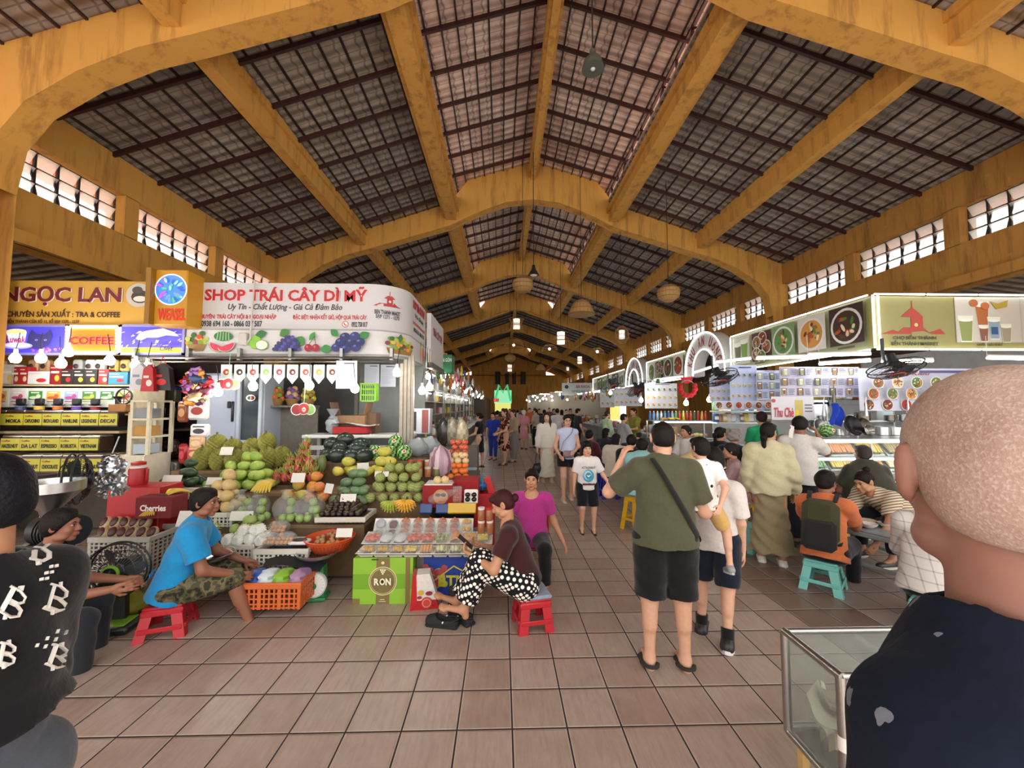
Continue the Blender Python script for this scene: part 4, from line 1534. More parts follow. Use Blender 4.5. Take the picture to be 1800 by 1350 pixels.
# black T-shirt with lettering
AM, J = person('person in a black T-shirt with white lettering on the back, on a blue stool', spot(1108, 6.8), 30, 1.68,
 sit(hip=.50, lean=.2, uaL=(-.2, .5, -1), uaR=(.2, .5, -1), faL=(.1, 1, .1), faR=(-.1, 1, .1)), skin='pale', hair='short', top=dict(col='#131316', sleeve=.9, hem=-.05, g=.04), bot=dict(kind='shorts', col='#101012', upto=.95, loose=.03), shoes=dict(col='#cfcac2', sock='#d8d5d0', sockh=.3), res=.016)
text('AMD', .2, .055, PRINT, AM, (0, -.105, .91), '#d8d8da', bold=.03, rx=-.2)
person('person in a cream puffed blouse with long black hair, seated at the counter', spot(1080, 7.5), 40, 1.6,
 sit(hip=.50, lean=.15, uaL=(-.25, .3, -1), uaR=(.25, .3, -1)), skin='pale', hair='long', haircol='#131012', top=dict(col='#c9c0ad', sleeve=.95, hem=-.05, g=.05, fold=.006), bot=dict(kind='shorts', col='#16151a'), shoes='#d0ccc5', res=.018)
seated = [
 ('person in a maroon T-shirt hunched on a stool at the counters', 1030, 8.6, 45, '#4c1d26', 'short', '#131012', .25),
 ('person in a dark denim shirt with hair over the back, on a stool', 1060, 9.3, 50, '#232a33', 'long', '#111013', .2),
 ('person in a black jacket with an orange collar and a ponytail, at the juice counter', 1262, 6.5, 62, '#1c1b24', 'tail', '#15110f', .12),
 ('person with curly grey hair in a black top, at the counter', 1285, 5.95, 60, '#131219', 'curly', '#8b857e', .15),
 ('person in a white blouse with short dark hair behind the counter stools', 1212, 7.2, 250, '#cfcdca', 'short', '#201815', .1),
]
for lb, u, Y, fc, col, hr, hc, ln in seated:
 person(lb, spot(u, Y), fc, 1.63, sit(hip=.66 if u > 1200 else .5, lean=ln, uaL=(-.2, .5, -1), uaR=(.2, .5, -1), faL=(.1, 1, .1), faR=(-.1, 1, .1)), skin='tan', hair=hr, haircol=hc, top=dict(col=col, sleeve=1.6, hem=-.05, g=.03), bot=dict(col='#1b1c22'), shoes='#222222', res=.02)
# standing further back: (label, u, v of the feet, H, azimuth, top, bottom, hair, pose)
stand = [
 ('person in a dark navy T-shirt standing among the far counters, seen from the side', 1016, 800, 1.70, 80, dict(col='#23262f', sleeve=.7), dict(col='#17181c'), 'crop', '#14100e'),
 ('person in a pale green shirt leaning at the far counter', 1068, 812, 1.62, 75, dict(col='#b4cfa8', sleeve=1.7), dict(col='#2a2c33'), 'crop', '#2b231e'),
 ('person in a black and red floral dress with long hair, standing at the left stalls', 888, 817, 1.70, 250, dict(col='#ffffff', mat=FLORAL, sleeve=.6, skirt=(.28, .15, .19)), None, 'long', '#3d2a22'),
 ('person in a tan cardigan and grey wide trousers beside the floral dress', 903, 812, 1.67, 240, dict(col='#a58c74', sleeve=1.4), dict(col='#7d7a78', loose=.04), 'long', '#33231c'),
 ('person in a pink dress and a white hat, walking away', 921, 790, 1.62, 20, dict(col='#c48791', sleeve=.6, skirt=(.25, .15, .22)), None, 'short', '#dcd6cd'),
 ('person in a beige shirt and black trousers, in the middle of the aisle', 942, 787, 1.68, 300, dict(col='#b3a79a', sleeve=.8), dict(col='#17171a'), 'crop', '#17120f'),
 ('person in a blue T-shirt with white print behind the left stall table', 867, 808, 1.58, 200, dict(col='#26399b', sleeve=.7), dict(col='#2b3f9f'), 'bun', '#1a1311'),
 ('person in a black dress with hair tied up, selling at the left stall', 843, 822, 1.58, 290, dict(col='#14151f', sleeve=.3, skirt=(.25, .15, .17)), None, 'bun', '#191211'),
 ('person in a white T-shirt facing away behind the white dress', 980, 797, 1.70, 10, dict(col='#c6c2c3', sleeve=.7), dict(col='#22242b'), 'crop', '#131010'),
]
for lb, u, v, H, az, tp, bt, hr, hc in stand:
 g = gnd(u, v)
 person(lb, (g.x, g.y), az, H, dict(uaL=(-.2, .2, -1), faL=(.1, .8, -.3), uaR=(.2, .1, -1), faR=(0, .4, -1), thL=(-.04, .12, -1), thR=(.04, -.1, -1)), skin='fair', hair=hr, haircol=hc, top=dict(tp, hem=tp.get('hem', -.05), g=.025), bot=bt, shoes='#2a2422', res=.026)
# vendors behind the counters on the right
for lb, u, Y, v, az, col, hr, hc in (('person in a green shirt cooking behind the counter, back turned', 1340, 6.6, 722, 20, '#1f9462', 'short', '#2a1a14'),
      ('person in a grey T-shirt reaching over the juice counter', 1092, 9.6, 726, 75, '#8e9092', 'crop', '#14100e'),
      ('person in an olive yellow shirt at the back of the juice stall', 1117, 11.2, 716, 250, '#77762a', 'crop', '#1a1411')):
 p = at(u, v, Y)
 person(lb, (p.x, p.y, p.z - 1.60), az, 1.6, dict(uaL=(-.2, .4, -1), faL=(.1, 1, -.1), uaR=(.2, .4, -1), faR=(-.1, 1, -.1), lean=.1), skin='tan', hair=hr, haircol=hc, top=dict(col=col, sleeve=.8), bot=dict(col='#2a2a2e'), shoes='#222222', res=.02)
# the crowd at the end of the aisle
crowd = [(874, 17, '#8a5a3c'), (884, 20, '#30343d'), (896, 23, '#7d4a52'), (910, 21, '#c0b4a8'), (931, 24, '#c0602a'), (948, 22, '#2b2b33'), (957, 18, '#38404e'), (966, 26, '#8c2f3a'), (974, 21, '#3a3a3a'), (988, 17.5, '#4a4f5e'), (996, 24, '#b9b3a7'), (1003, 19, '#1f2a22'), (890, 27, '#d0c9c0'), (917, 28, '#40506a'), (940, 30, '#a03a44')]
cl = ['brown', 'charcoal', 'dusty rose', 'oatmeal', 'orange', 'black', 'slate', 'crimson', 'dark grey', 'blue grey', 'sand', 'forest green', 'off white', 'steel blue', 'cherry red']
for i, (u, Y, col) in enumerate(crowd):
 x, y = spot(u, Y)
 person('person in a %s top in the crowd at the far end of the aisle' % cl[i], (x, y), 170 if i % 3 else 10, 1.6 + .1 * ((i * 7) % 10) / 9, dict(uaL=(-.2, .1, -1), thL=(-.05, .15, -1), thR=(.05, -.1, -1)), skin='fair', hair=('short', 'long', 'bun', 'crop')[i % 4], haircol=('#17110f', '#241814', '#3c2a20')[i % 3], top=dict(col=col, sleeve=.8), bot=dict(col=('#1e2026', '#34363f', '#5b5046')[i % 3]), shoes='#242424', res=.03, group=None)
# ================================================================ the two figures close to us and the crouching one at the coffee stall
# bald older man on the right
p = at(1778, 790, .42)
BD, J = person('person with a bald head and white stubble in a navy T-shirt, close up, back turned', (p.x, p.y), -24, 1.81,
 dict(headpitch=-.02, headyaw=-.92, broad=.8, uaL=(-.1, .1, -1), uaR=(.12, 0, -1)), skin='#8d6253', hair=None, top=dict(col='#0d1424', sleeve=.8, hem=-.05, g=.02, neck=.0), bot=dict(kind='shorts', col='#23262b'), shoes='#2a2a2a', res=.008, headk=.011)
SKULL = patmat('stubbled_scalp', lambda nt, x, y, z: blotch(nt, x, y, z, ['#b98d78', '#c49c88', '#c8a594', '#b8917d'], 9))
b = [c for c in BD.children if c.name.startswith('body')][0]
# white stubble: a thin coat over the back and sides of the scalp, built as short hair
base, cuts, more = hair_prims(J, 'crop')
s_ = J['hs']
L = lambda x, y, z: J['Hd'] + J['RH'] @ V(x, y, z) * s_
hm = M()
E = lambda x, y, z, a, b_, d: ('e', L(x, y, z), (a * s_, b_ * s_, d * s_), J['RH'])
add_field(hm, [E(0, -.012, .028, .0775, .0965, .0905), E(0, -.04, -.012, .070, .066, .066)], .006, '#c2a493', k=.014 * s_,
 cuts=[(L(0, .075, .045), J['RH'] @ V(0, .8, -.6)), (L(0, -.06, -.058), J['RH'] @ V(0, .2, -1))])
m, nt, bb, out = newmat('white_stubble')
tc = N(nt, 'ShaderNodeTexCoord')
n1 = N(nt, 'ShaderNodeTexNoise', i_Scale=16.0, i_Detail=5, i_Roughness=.7)
n2 = N(nt, 'ShaderNodeTexNoise', i_Scale=330.0, i_Detail=2)
nt.links.new(tc.outputs['Object'], n1.inputs['Vector'])
nt.links.new(tc.outputs['Object'], n2.inputs['Vector'])
c1 = ramp(nt, n1.outputs[0], [(.3, '#8f7263'), (.55, '#a3897b'), (.75, '#b09a8c')])
c2 = mixcol(nt, math_(nt, 'MULTIPLY', ramp(nt, n2.outputs[0], [(.5, '#000000'), (.66, '#ffffff')]), .3), c1, '#cfc4bb')
nt.links.new(c2, bb.inputs['Base Color'])
bb.inputs['Roughness'].default_value = .7
bp = N(nt, 'ShaderNodeBump', i_Strength=.5, i_Distance=.002)
nt.links.new(n2.outputs[0], bp.inputs['Height'])
nt.links.new(bp.outputs[0], bb.inputs['Normal'])
part(hm.o('stubble', m, BD), 'short white stubble')
# small pale sprig print on the navy shirt: little crosses lying on the cloth
NAVYP = newmat('navy_sprig_cloth')
def sprig(nt, x, y, z):
 vo = N(nt, 'ShaderNodeTexVoronoi', i_Scale=20.0, i_Randomness=.8)
 cb = N(nt, 'ShaderNodeCombineXYZ')
 for i, q in enumerate((x, y, z)):
  nt.links.new(q, cb.inputs[i])
 nt.links.new(cb.outputs[0], vo.inputs['Vector'])
 no = N(nt, 'ShaderNodeTexNoise', i_Scale=70.0)
 nt.links.new(cb.outputs[0], no.inputs['Vector'])
 f = math_(nt, 'LESS_THAN', math_(nt, 'ADD', vo.outputs['Distance'], math_(nt, 'MULTIPLY', no.outputs[0], .28)), .33)
 return mixcol(nt, math_(nt, 'MULTIPLY', f, .55), '#0d1424', '#8d929e')
sh = [c for c in BD.children if c.name.startswith('shirt')][0]
sh.data.materials[0] = patmat('navy_sprig_shirt', sprig)

# young man on the left edge in the black knitted top
p = at(-30, 900, .97)
BK, J = person('person in a black top with large white letter motifs and blue jeans, close up', (p.x, p.y), -78, 1.655,
 dict(uaL=(-.2, .4, -1), faL=(.1, 1, -.2), uaR=(.12, .3, -1), faR=(-.05, 1, -.2), headyaw=.1, broad=.75), skin='tan', hair='crop', haircol='#12131a',
 top=dict(col='#0e0f14', sleeve=1.95, hem=.085, g=.022, fold=.003, name='knitted_top'), bot=dict(col='#4d535e', loose=.006, rise=.1), shoes='#222222', res=.010, fat=.92)
shirt = [c for c in BK.children if c.name.startswith('knitted')][0]
# motifs: a letter and dashes, draped on the cloth by pressing them onto the garment surface
dgm = shirt.data
pts = np.zeros(len(dgm.vertices) * 3); dgm.vertices.foreach_get('co', pts); pts = pts.reshape(-1, 3)
nor = np.zeros(len(dgm.vertices) * 3); dgm.vertices.foreach_get('normal', nor); nor = nor.reshape(-1, 3)


from mathutils.bvhtree import BVHTree
KN = BVHTree.FromPolygons([tuple(q) for q in pts], [tuple(p.vertices) for p in dgm.polygons])


def drape(poly_list, name, col='#d9d7d0'):
 """knitted strokes lying on the garment"""
 mm = M(col)
 Rw = Matrix.Rotation(-BK.rotation_euler.z, 3, 'Z')
 o = Rw @ (Vector((0, 0, CAMZ)) - Vector(BK.location))
 ok = False
 for line, r in poly_list:
  q = []
  for w in line:
   l = Rw @ (Vector(w) - Vector(BK.location))
   hit = KN.ray_cast(o, (l - o).normalized())
   if hit[0] is not None:
    q.append(np.array(hit[0] + hit[1] * .003))
  if len(q) > 1:
   mm.tube(q, r, 5, flat=.5)
   ok = True
 return mm.o(name, CLOTH, BK) if ok else None


def strokes(u, v, size, kind, a=0.0, Y=.86):
 ca, sa = math.cos(a), math.sin(a)
 def P_(x, y):
  return at(u + (x * ca - y * sa) * size, v + (x * sa + y * ca) * size, Y)
 if kind == 'B':
  A = [[(-.25, -.5), (-.25, -.2), (-.25, .15), (-.25, .5)], [(-.4, -.5), (0, -.52), (.3, -.4), (.32, -.2), (.15, -.02), (-.25, 0)], [(.1, 0), (.38, .12), (.4, .35), (.15, .52), (-.4, .5)], [(-.05, -.7), (.0, -.5)], [(-.05, .5), (.0, .7)]]
  return [([P_(*p) for p in l], .0055) for l in A]
 A = [[(-.8 + .27 * i, .25 * (i % 2)), (-.65 + .27 * i, -.1 + .25 * (i % 2))] for i in range(6)]
 return [([P_(*p) for p in l], .004) for l in A]


for q in ((70, 965, 42, 'B', .15), (98, 1052, 42, 'B', .3), (22, 1060, 46, 'B', .5), (98, 1155, 36, 'B', .35), (10, 1150, 36, 'B', .2), (84, 1005, 26, 'd', -.9), (88, 1120, 40, 'd', -.6)):
 drape(strokes(*q), 'letter_motif' if q[3] == 'B' else 'dash_motif')

# crouching seller at the coffee stall, half hidden
CR_, J = person('person with black hair crouching behind the black knitted top, one hand held out', spot(38, 2.75), 60, 1.6,
 sit(hip=.34, lean=.35, uaR=(.3, .6, -.8), faR=(.1, 1, .05), uaL=(-.2, .6, -1), faL=(.2, 1, -.2), headyaw=-.2, headpitch=-.05), skin='brown', hair='short', top=dict(col='#2b2622', sleeve=.7, g=.02), bot=dict(col='#23262b'), shoes='#222222', res=.010)
# ================================================================ left side: coffee stall and fruit shop
YF = 5.4


def front(Y, L):
 return lambda u, v: (at(u, v, Y).x - L.x, at(u, v, Y).z - L.z)


def board(name, label, cat, u0, v0, u1, v1, Y, th=.06, col='#dddddd', mat=SATIN, group=None, tilt=0.0, rim=None):
 """upright board facing us; returns its Empty and a mapping from sight line to its own plane"""
 a, b = at(u0, v1, Y), at(u1, v0, Y)
 L = Vector(((a.x + b.x) / 2, Y, a.z))
 t = thing(name, label, cat, L, 0, group)
 w, h = b.x - a.x, b.z - a.z
 m = M(col)
 m.box((0, th / 2 + .004, h / 2), (w, th, h), b=min(.012, th * .3))
 if rim:
  for x in (-w / 2, w / 2):
   m.box((x, th / 2, h / 2), (.03, th + .02, h + .03), col=rim)
  for z in (0, h):
   m.box((0, th / 2, z), (w + .03, th + .02, .03), col=rim)
 m.o('panel', mat, t)
 return t, front(Y, L), w, h


def on(t, fm, s, u0, v0, u1, v1, col, bold=.02, shear=0, mat=PRINT, y=-.003, name='lettering', ext=.002):
 x0, z0 = fm(u0, v1)
 x1, z1 = fm(u1, v0)
 text(s, x1 - x0, z1 - z0, mat, t, ((x0 + x1) / 2, y, (z0 + z1) / 2), col, bold=bold, shear=shear, name=name, ext=ext)


# ---- coffee stall sign
t, fm, w, h = board('shop_sign', 'long ochre coffee shop sign with dark red lettering above the coffee jars', 'sign', -120, 494, 266, 572, YF, .14, '#c0953a', PRINT)
on(t, fm, 'NGỌC LAN', 5, 505, 217, 538, '#d9c9b0', .03, y=-.002)
on(t, fm, 'NGỌC LAN', 3, 504, 215, 537, '#6a1a24', .03, y=-.006)
on(t, fm, 'CHUYÊN SẢN XUẤT : TRA & COFFEE', 12, 543, 212, 557, '#3d2418', .02)
on(t, fm, 'ĐC: CHỢ BẾN THÀNH CỬA SỐ 11, SỐ SẠP 1275 - 1277', -16, 560, 140, 569, '#6b3d20', .02)
a = Art()
x, z = fm(244, 519)
a.e(x, z, .17, .165, '#b9b3a8', n=24); a.e(x + .02, z - .02, .12, .09, '#3a3430'); a.e(x + .02, z - .05, .09, .04, '#d5d0c6'); a.e(x - .02, z + .07, .07, .05, '#4a443d')
a.o('oval_picture', PRINT, t)
# three light boxes under it
t, fm, w, h = board('light_box', 'purple lit sign with a cup and a civet, far left under the ochre sign', 'sign', 5, 573, 118, 622, YF - .03, .08, '#d8d8e6', rim='#7a78b8')
a = Art(y=-.004)
x0, z0 = fm(7, 621); x1, z1 = fm(116, 575)
a.r(x0, z0, x1, z1, '#3f3ab0')
for i in range(16):
 q = rnd.random()
 a.e(x0 + (x1 - x0) * (.45 + .5 * rnd.random()), z0 + .05 * rnd.random() + .02, .02, .014, ('#a04fd0', '#c77ae0', '#7a3fc0')[i % 3])
a.p([fm(48, 612), fm(52, 590), fm(58, 580), fm(66, 588), fm(82, 588), fm(90, 579), fm(94, 590), fm(88, 606), fm(72, 614)], '#2f2f63')
for uu in (66, 82):
 a.e(*fm(uu, 598), .018, .012, '#9a8fe6'); a.e(*fm(uu, 598), .008, .008, '#15152e')
a.e(*fm(33, 608), .20, .045, '#8f8ae0'); a.e(*fm(33, 607), .17, .034, '#c9c8f4')
a.p([fm(14, 584), fm(50, 584), fm(46, 604), fm(20, 604)], '#e9e4ee'); a.e(*fm(32, 583), .13, .035, '#e6d78e')
a.o('lit_picture', BACKLIT, t)
on(t, fm, 'Luwak', 15, 591, 49, 603, '#c0268c', .02, y=-.022)
t, fm, w, h = board('light_box', 'orange lit box reading COFFEE with a border of small bulbs', 'sign', 119, 574, 210, 621, YF - .03, .08, '#c07a18', rim='#d9d6cf')
a = Art(y=-.004); a.r(*fm(122, 619), *fm(207, 577), '#b0620a'); a.o('lit_picture', BACKLIT, t)
on(t, fm, 'COFFEE', 123, 591, 204, 607, '#ff3a1c', .045, mat=NEON, y=-.012)
on(t, fm, 'COFFEE', 124.5, 592.5, 202.5, 605.5, '#7a0d08', .012, y=-.0165)
pb = M('#fff4dc')
for i in range(17):
 for vv in (575.5, 619.5):
  x, z = fm(121 + 87 * i / 16, vv); pb.ell((x, -.02, z), .016, 6, 5)
for i in range(1, 8):
 for uu in (121, 208):
  x, z = fm(uu, 575.5 + 44 * i / 8); pb.ell((x, -.02, z), .016, 6, 5)
pb.o('bulb_border', SMALLBULB, t)
t, fm, w, h = board('light_box', 'purple and yellow lit sign with a running civet, beside the COFFEE box', 'sign', 211, 573, 324, 622, YF - .03, .08, '#d8d8e6', rim='#8a88c0')
a = Art(y=-.004)
x0, z0 = fm(213, 620); x1, z1 = fm(322, 575)
a.r(x0, z0, x1, z1, '#4d45b5'); a.r(x0, z0, x1, z0 + .07, '#b9c23a')
for i in range(40):
 a.e(x0 + (x1 - x0) * rnd.random(), z0 + .08 + .2 * rnd.random(), .025, .008, ('#9a94e6', '#4e46ac', '#b3aef0')[i % 3], rnd.random())
a.p([fm(242, 596), fm(250, 585), fm(262, 582), fm(290, 578), fm(308, 584), fm(318, 592), fm(296, 590), fm(280, 594), fm(262, 594), fm(250, 600)], '#c9c6f2')
a.o('lit_picture', BACKLIT, t)
on(t, fm, 'Civet', 284, 609, 307, 617, '#2a2240', .02, y=-.03, shear=.2)
on(t, fm, 'Fountoufeer', 284, 602, 319, 607, '#5a3fc0', .01, y=-.03)
# projecting ochre box with the round lit picture
t, fm, w, h = board('projecting_sign', 'projecting ochre box with a round lit picture and red lettering', 'sign', 268, 474, 330, 571, 5.12, .3, '#c08a1e', PRINT)
a = Art(y=-.004)
cx, cz = fm(301, 509)
a.e(cx, cz, .205, .205, '#e8ece8', n=28); a.e(cx, cz, .19, .19, '#3f7be0', n=28)
for i in range(30):
 q, r_ = rnd.random() * 6.28, .16 * rnd.random() ** .5
 a.e(cx + r_ * math.cos(q), cz + r_ * math.sin(q), .035, .016, ('#3fb36a', '#6a8cf0', '#b04fc8', '#8fd0b8', '#2f55b8')[i % 5], q)
a.o('round_picture', BACKLIT, t)
on(t, fm, 'WEASEL', 277, 542, 327, 563, '#e8301c', .03, y=-.006)
m = M('#8f6414'); m.box((-w / 2 - .02, .1, h / 2), (.06, .34, h)); m.o('side_cheek', PRINT, t)

# ---- fruit shop fascia: front, rounded corner, side along the aisle
xa, xb = at(331, 560, YF).x, at(645, 560, YF).x
RC = .5
zt, zm_, zb = at(400, 497, YF).z, at(400, 578, YF).z, at(400, 623, YF).z
path = [(xa, YF), (xb, YF)] + [(xb + RC * math.sin(q), YF + RC * (1 - math.cos(q))) for q in np.linspace(0, PI / 2, 9)[1:]] + [(xb + RC, 6.95)]
FA = thing('shop_fascia', 'white rounded fruit shop fascia with red lettering and printed fruit', 'sign', (xa, YF, zb))


def ribbon(m, path, z0, z1, th, col):
 n = len(path)
 P = np.array(path)
 nn = []
 for i in range(n):
  d = P[min(i + 1, n - 1)] - P[max(i - 1, 0)]
  d = d / np.linalg.norm(d)
  nn.append((d[1], -d[0]))
 O = P - np.array(nn) * -0.0
 I = P - np.array(nn) * th
 v = [(x, y, z) for z in (z0, z1) for x, y in O] + [(x, y, z) for z in (z0, z1) for x, y in I]
 f = []
 for i in range(n - 1):
  f += [(i, i + 1, n + i + 1, n + i), (2 * n + i + 1, 2 * n + i, 3 * n + i, 3 * n + i + 1), (n + i, n + i + 1, 3 * n + i + 1, 3 * n + i), (i + 1, i, 2 * n + i, 2 * n + i + 1)]
 f += [(0, n, 3 * n, 2 * n), (n - 1, 2 * n + n - 1, 3 * n + n - 1, 2 * n - 1)]
 m.add(v, f, col)


lp = [(x - xa, y - YF) for x, y in path]
m = M(); ribbon(m, lp, zm_ - zb, zt - zb, .08, '#c2c1c1'); m.o('name_panel', PRINT, FA)
m = M(); ribbon(m, [(x, y - .02) for x, y in lp], 0, zm_ - zb - .015, .09, '#c9c8c7'); ribbon(m, [(x, y - .025) for x, y in lp], -.02, .01, .1, '#8b8b8b'); ribbon(m, [(x, y - .025) for x, y in lp], zm_ - zb - .02, zm_ - zb, .1, '#9a9a9a'); m.o('picture_panel', PRINT, FA)
fm = front(YF, Vector((xa, YF, zb)))
on(FA, fm, 'SHOP TRÁI CÂY DÌ MỸ', 362, 506, 648, 530, '#e6b9b4', .03, y=-.002)
on(FA, fm, 'SHOP TRÁI CÂY DÌ MỸ', 360, 504.5, 646, 528.5, '#b01c24', .03, y=-.006)
on(FA, fm, 'Uy Tín - Chất Lượng - Giá Cả Đảm Bảo', 401, 532, 602, 547, '#26303a', .01, shear=.25)
on(FA, fm, 'CHUYÊN: TRÁI CÂY NỘI & NGOẠI NHẬP', 347, 551, 486, 562, '#b8303a', .025)
on(FA, fm, '0938 694 160 - 0866 037 507', 354, 564, 461, 574, '#2a3038', .025)
on(FA, fm, 'ĐẶC BIỆT: NHẬN KẾT GIỎ, HỘP QUÀ TRÁI CÂY', 515, 551, 645, 563, '#b8303a', .025)
on(FA, fm, '0932 758 817', 618, 566, 646, 575, '#2a3038', .025)
a = Art(y=-.002); x, z = fm(607, 570); a.e(x, z, .045, .045, '#b8303a'); a.e(x, z, .036, .036, '#e8d8d6'); a.p([(x - .02, z + .02), (x - .008, z + .022), (x - .006, z + .004), (x + .012, z - .012), (x + .024, z - .008), (x + .02, z - .024), (x, z - .02), (x - .02, z)], '#b8303a'); a.o('phone_symbol', PRINT, FA)


def bend_corner(off):
 """lay a flat drawing (x from the start of the front panel) round the corner"""
 Ls = xb - xa

 def g(q):
  q = q.copy()
  x, y = q[:, 0] + off[0], q[:, 1] + off[1]
  o = np.zeros_like(q)
  for i in range(len(q)):
   s, d = x[i] - Ls, y[i]
   if s <= 0:
    o[i] = (x[i], d, q[i, 2])
   elif s < RC * PI / 2:
    th = s / RC
    o[i] = (Ls + (RC - d) * math.sin(th), RC - (RC - d) * math.cos(th), q[i, 2])
   else:
    o[i] = (Ls + RC - d, RC + s - RC * PI / 2, q[i, 2])
  return o
 return g


Ls = xb - xa


def wrap_text(s, sc, z, w, h, col, bold=.02):
 text(s, w, h, PRINT, FA, (0, 0, z), col, bold=bold, bend=bend_corner((sc, -.004)))


wrap_text('BEN THANH MAKET', Ls + .28, fm(0, 543)[1], .36, .06, '#26262b')
wrap_text('SẠP 1271 - 1273', Ls + .28, fm(0, 552)[1], .33, .07, '#26262b')
sA = Ls + RC * PI / 2 + .5
wrap_text('SHOP TRÁI CÂY DÌ MỸ', sA, fm(0, 510)[1] + .02, .9, .17, '#b8222a', .05)
wrap_text('Uy Tín - Chất Lượng', sA, fm(0, 532)[1] + .02, .62, .1, '#26303a')
wrap_text('CHUYÊN: TRÁI CÂY NỘI & NGOẠI NHẬP', sA, fm(0, 549)[1] + .02, .9, .07, '#b8303a')
wrap_text('0938 694 160 - 0866 037 507', sA, fm(0, 561)[1] + .01, .8, .07, '#2a3038')


def wrap_art(a, name):
 g = bend_corner((0, 0))
 a.v = [g(np.asarray(v)) for v in a.v]
 return a.o(name, PRINT, FA)


a = Art(y=-.004)
c0, z0 = Ls + .28, fm(0, 527)[1]
a.p([(c0 - .2, z0 - .04), (c0 - .12, z0 + .0), (c0 - .02, z0 - .0), (c0 - .02, z0 - .04)], '#a52e33'); a.p([(c0 + .05, z0 - .04), (c0 + .08, z0 + .02), (c0 + .13, z0 - .02), (c0 + .2, z0 - .04)], '#a52e33')
a.r(c0 - .02, z0 - .04, c0 + .06, z0 + .07, '#a52e33'); a.p([(c0 - .06, z0 + .07), (c0 + .1, z0 + .07), (c0 + .05, z0 + .11), (c0 - .01, z0 + .11)], '#a52e33'); a.r(c0 + .015, z0 + .11, c0 + .022, z0 + .17, '#a52e33'); a.e(c0 + .02, z0 + .03, .018, .018, '#d9c9c4')
wrap_art(a, 'market_emblem')
# printed fruit on the lower panel
a = Art(y=-.026)
fl_ = lambda u, v: fm(u, v)


def leaf(x, z, l, w, an, col):
 a.p([(x + l * math.cos(an) * t_ - w * s_ * math.sin(an) * math.sin(PI * t_), z + l * math.sin(an) * t_ + w * s_ * math.cos(an) * math.sin(PI * t_)) for s_, ts in ((1, np.linspace(0, 1, 6)), (-1, np.linspace(1, 0, 6)[1:-1])) for t_ in ts], col)


def basket(x, z, s):
 cols = ['#6f8f2f', '#c8b52f', '#b5431f', '#2f5f2a', '#d98a2a', '#7a2f3a', '#9fb04a']
 for i in range(22):
  a.e(x + s * (rnd.random() - .5) * 1.1, z + s * (rnd.random() * .7 - .1), s * .16, s * .15, cols[i % 7])
 a.p([(x - s * .55, z - s * .1), (x + s * .55, z - s * .1), (x + s * .4, z - s * .5), (x - s * .4, z - s * .5)], '#8a6a35')


x, z = fl_(349, 603); basket(x, z, .22)
x, z = fl_(396, 592); a.e(x, z, .125, .065, '#2f6b3a', n=20)
for k in range(5):
 a.p([(x - .09 + .04 * k, z - .055), (x - .075 + .04 * k, z - .055), (x - .06 + .035 * k, z + .06), (x - .075 + .035 * k, z + .06)], '#86b07a')
x, z = fl_(392, 610)
for dx, an in ((-.04, -.35), (.07, .35)):
 q = np.linspace(PI, 2 * PI, 12)
 ca, sa = math.cos(an), math.sin(an)
 for r_, cc in ((.125, '#2f7a3a'), (.115, '#e8d8c8'), (.108, '#c7304f')):
  a.p([(x + dx + r_ * math.cos(k) * ca - .75 * r_ * math.sin(k) * sa, z + .02 + r_ * math.cos(k) * sa + .75 * r_ * math.sin(k) * ca) for k in q], cc)
x, z = fl_(452, 602); a.e(x, z, .085, .09, '#7fb43a', n=18); a.e(x + .09, z - .04, .085, .07, '#5f9a2f', n=18); a.e(x + .09, z - .04, .075, .06, '#e9ecc8', n=18); leaf(x + .0, z + .09, .16, .05, .25, '#2a6b2f')
x, z = fl_(508, 602)
leaf(x - .1, z + .08, .15, .06, .6, '#3f7a35'); leaf(x + .1, z + .05, .16, .07, -.5, '#3f7a35')
for r_, n in ((0, 9), (1, 8), (2, 7), (3, 5), (4, 3)):
 for k in range(n):
  a.e(x + (k - (n - 1) / 2) * .042 + .01 * r_, z - .1 + .04 * r_, .027, .027, ('#33336b', '#2a2a5c', '#484892')[k % 3], n=10)
x, z = fl_(553, 605); leaf(x - .04, z + .04, .14, .035, 1.0, '#3a8a35')
for dx in (-.05, .05):
 a.tube([(x + dx, a.lay(), z - .03), (x + .03, a.y, z + .1)], .004, 4, col='#5a3a2a'); a.e(x + dx, z - .06, .052, .052, '#8a1626', n=16); a.e(x + dx - .015, z - .045, .014, .018, '#c05a66')
x, z = fl_(614, 603); leaf(x - .2, z - .08, .16, .06, 3.3, '#2f7a3a'); leaf(x + .14, z + .05, .17, .055, .5, '#2f7a3a'); leaf(x - .12, z + .08, .14, .05, 2.4, '#2f7a3a')
for dx, dz in ((-.14, -.07), (-.02, -.09), (.12, -.07), (-.09, .0), (.05, .0), (.17, .0), (-.03, .07), (.1, .08)):
 a.e(x + dx, z + dz, .07, .058, ('#27306b', '#1d2558')[int(dx * 100) % 2], .3, 16); a.e(x + dx - .02, z + dz + .02, .02, .014, '#5a68a8', .3)
sx = Ls + .35
z = fl_(0, 603)[1]
basket(sx, z - .02, .2); basket(sx + .14, z - .04, .17); leaf(sx + .05, z + .04, .12, .03, 1.5, '#3a6a35')
for k, (cc, hh_) in enumerate((('#d08a2a', .13), ('#b5301f', .12), ('#7a2a26', .12), ('#2f6a35', .11), ('#c8a02f', .12))):
 q = Ls + RC * PI / 2 + .1 + .18 * k
 a.e(q, z - .03, .05, hh_, cc); leaf(q, z + .06, .09, .03, 1.5, '#3a6a35')
wrap_art(a, 'printed_fruit')
m = M('#b9b6ae'); m.tube([(.9, -.06, 1.0), (.88, -.06, .5), (.87, -.06, .2), (.8, -.05, .12)], .012, 5).box((.79, -.06, .2), (.1, .08, .16), b=.01)
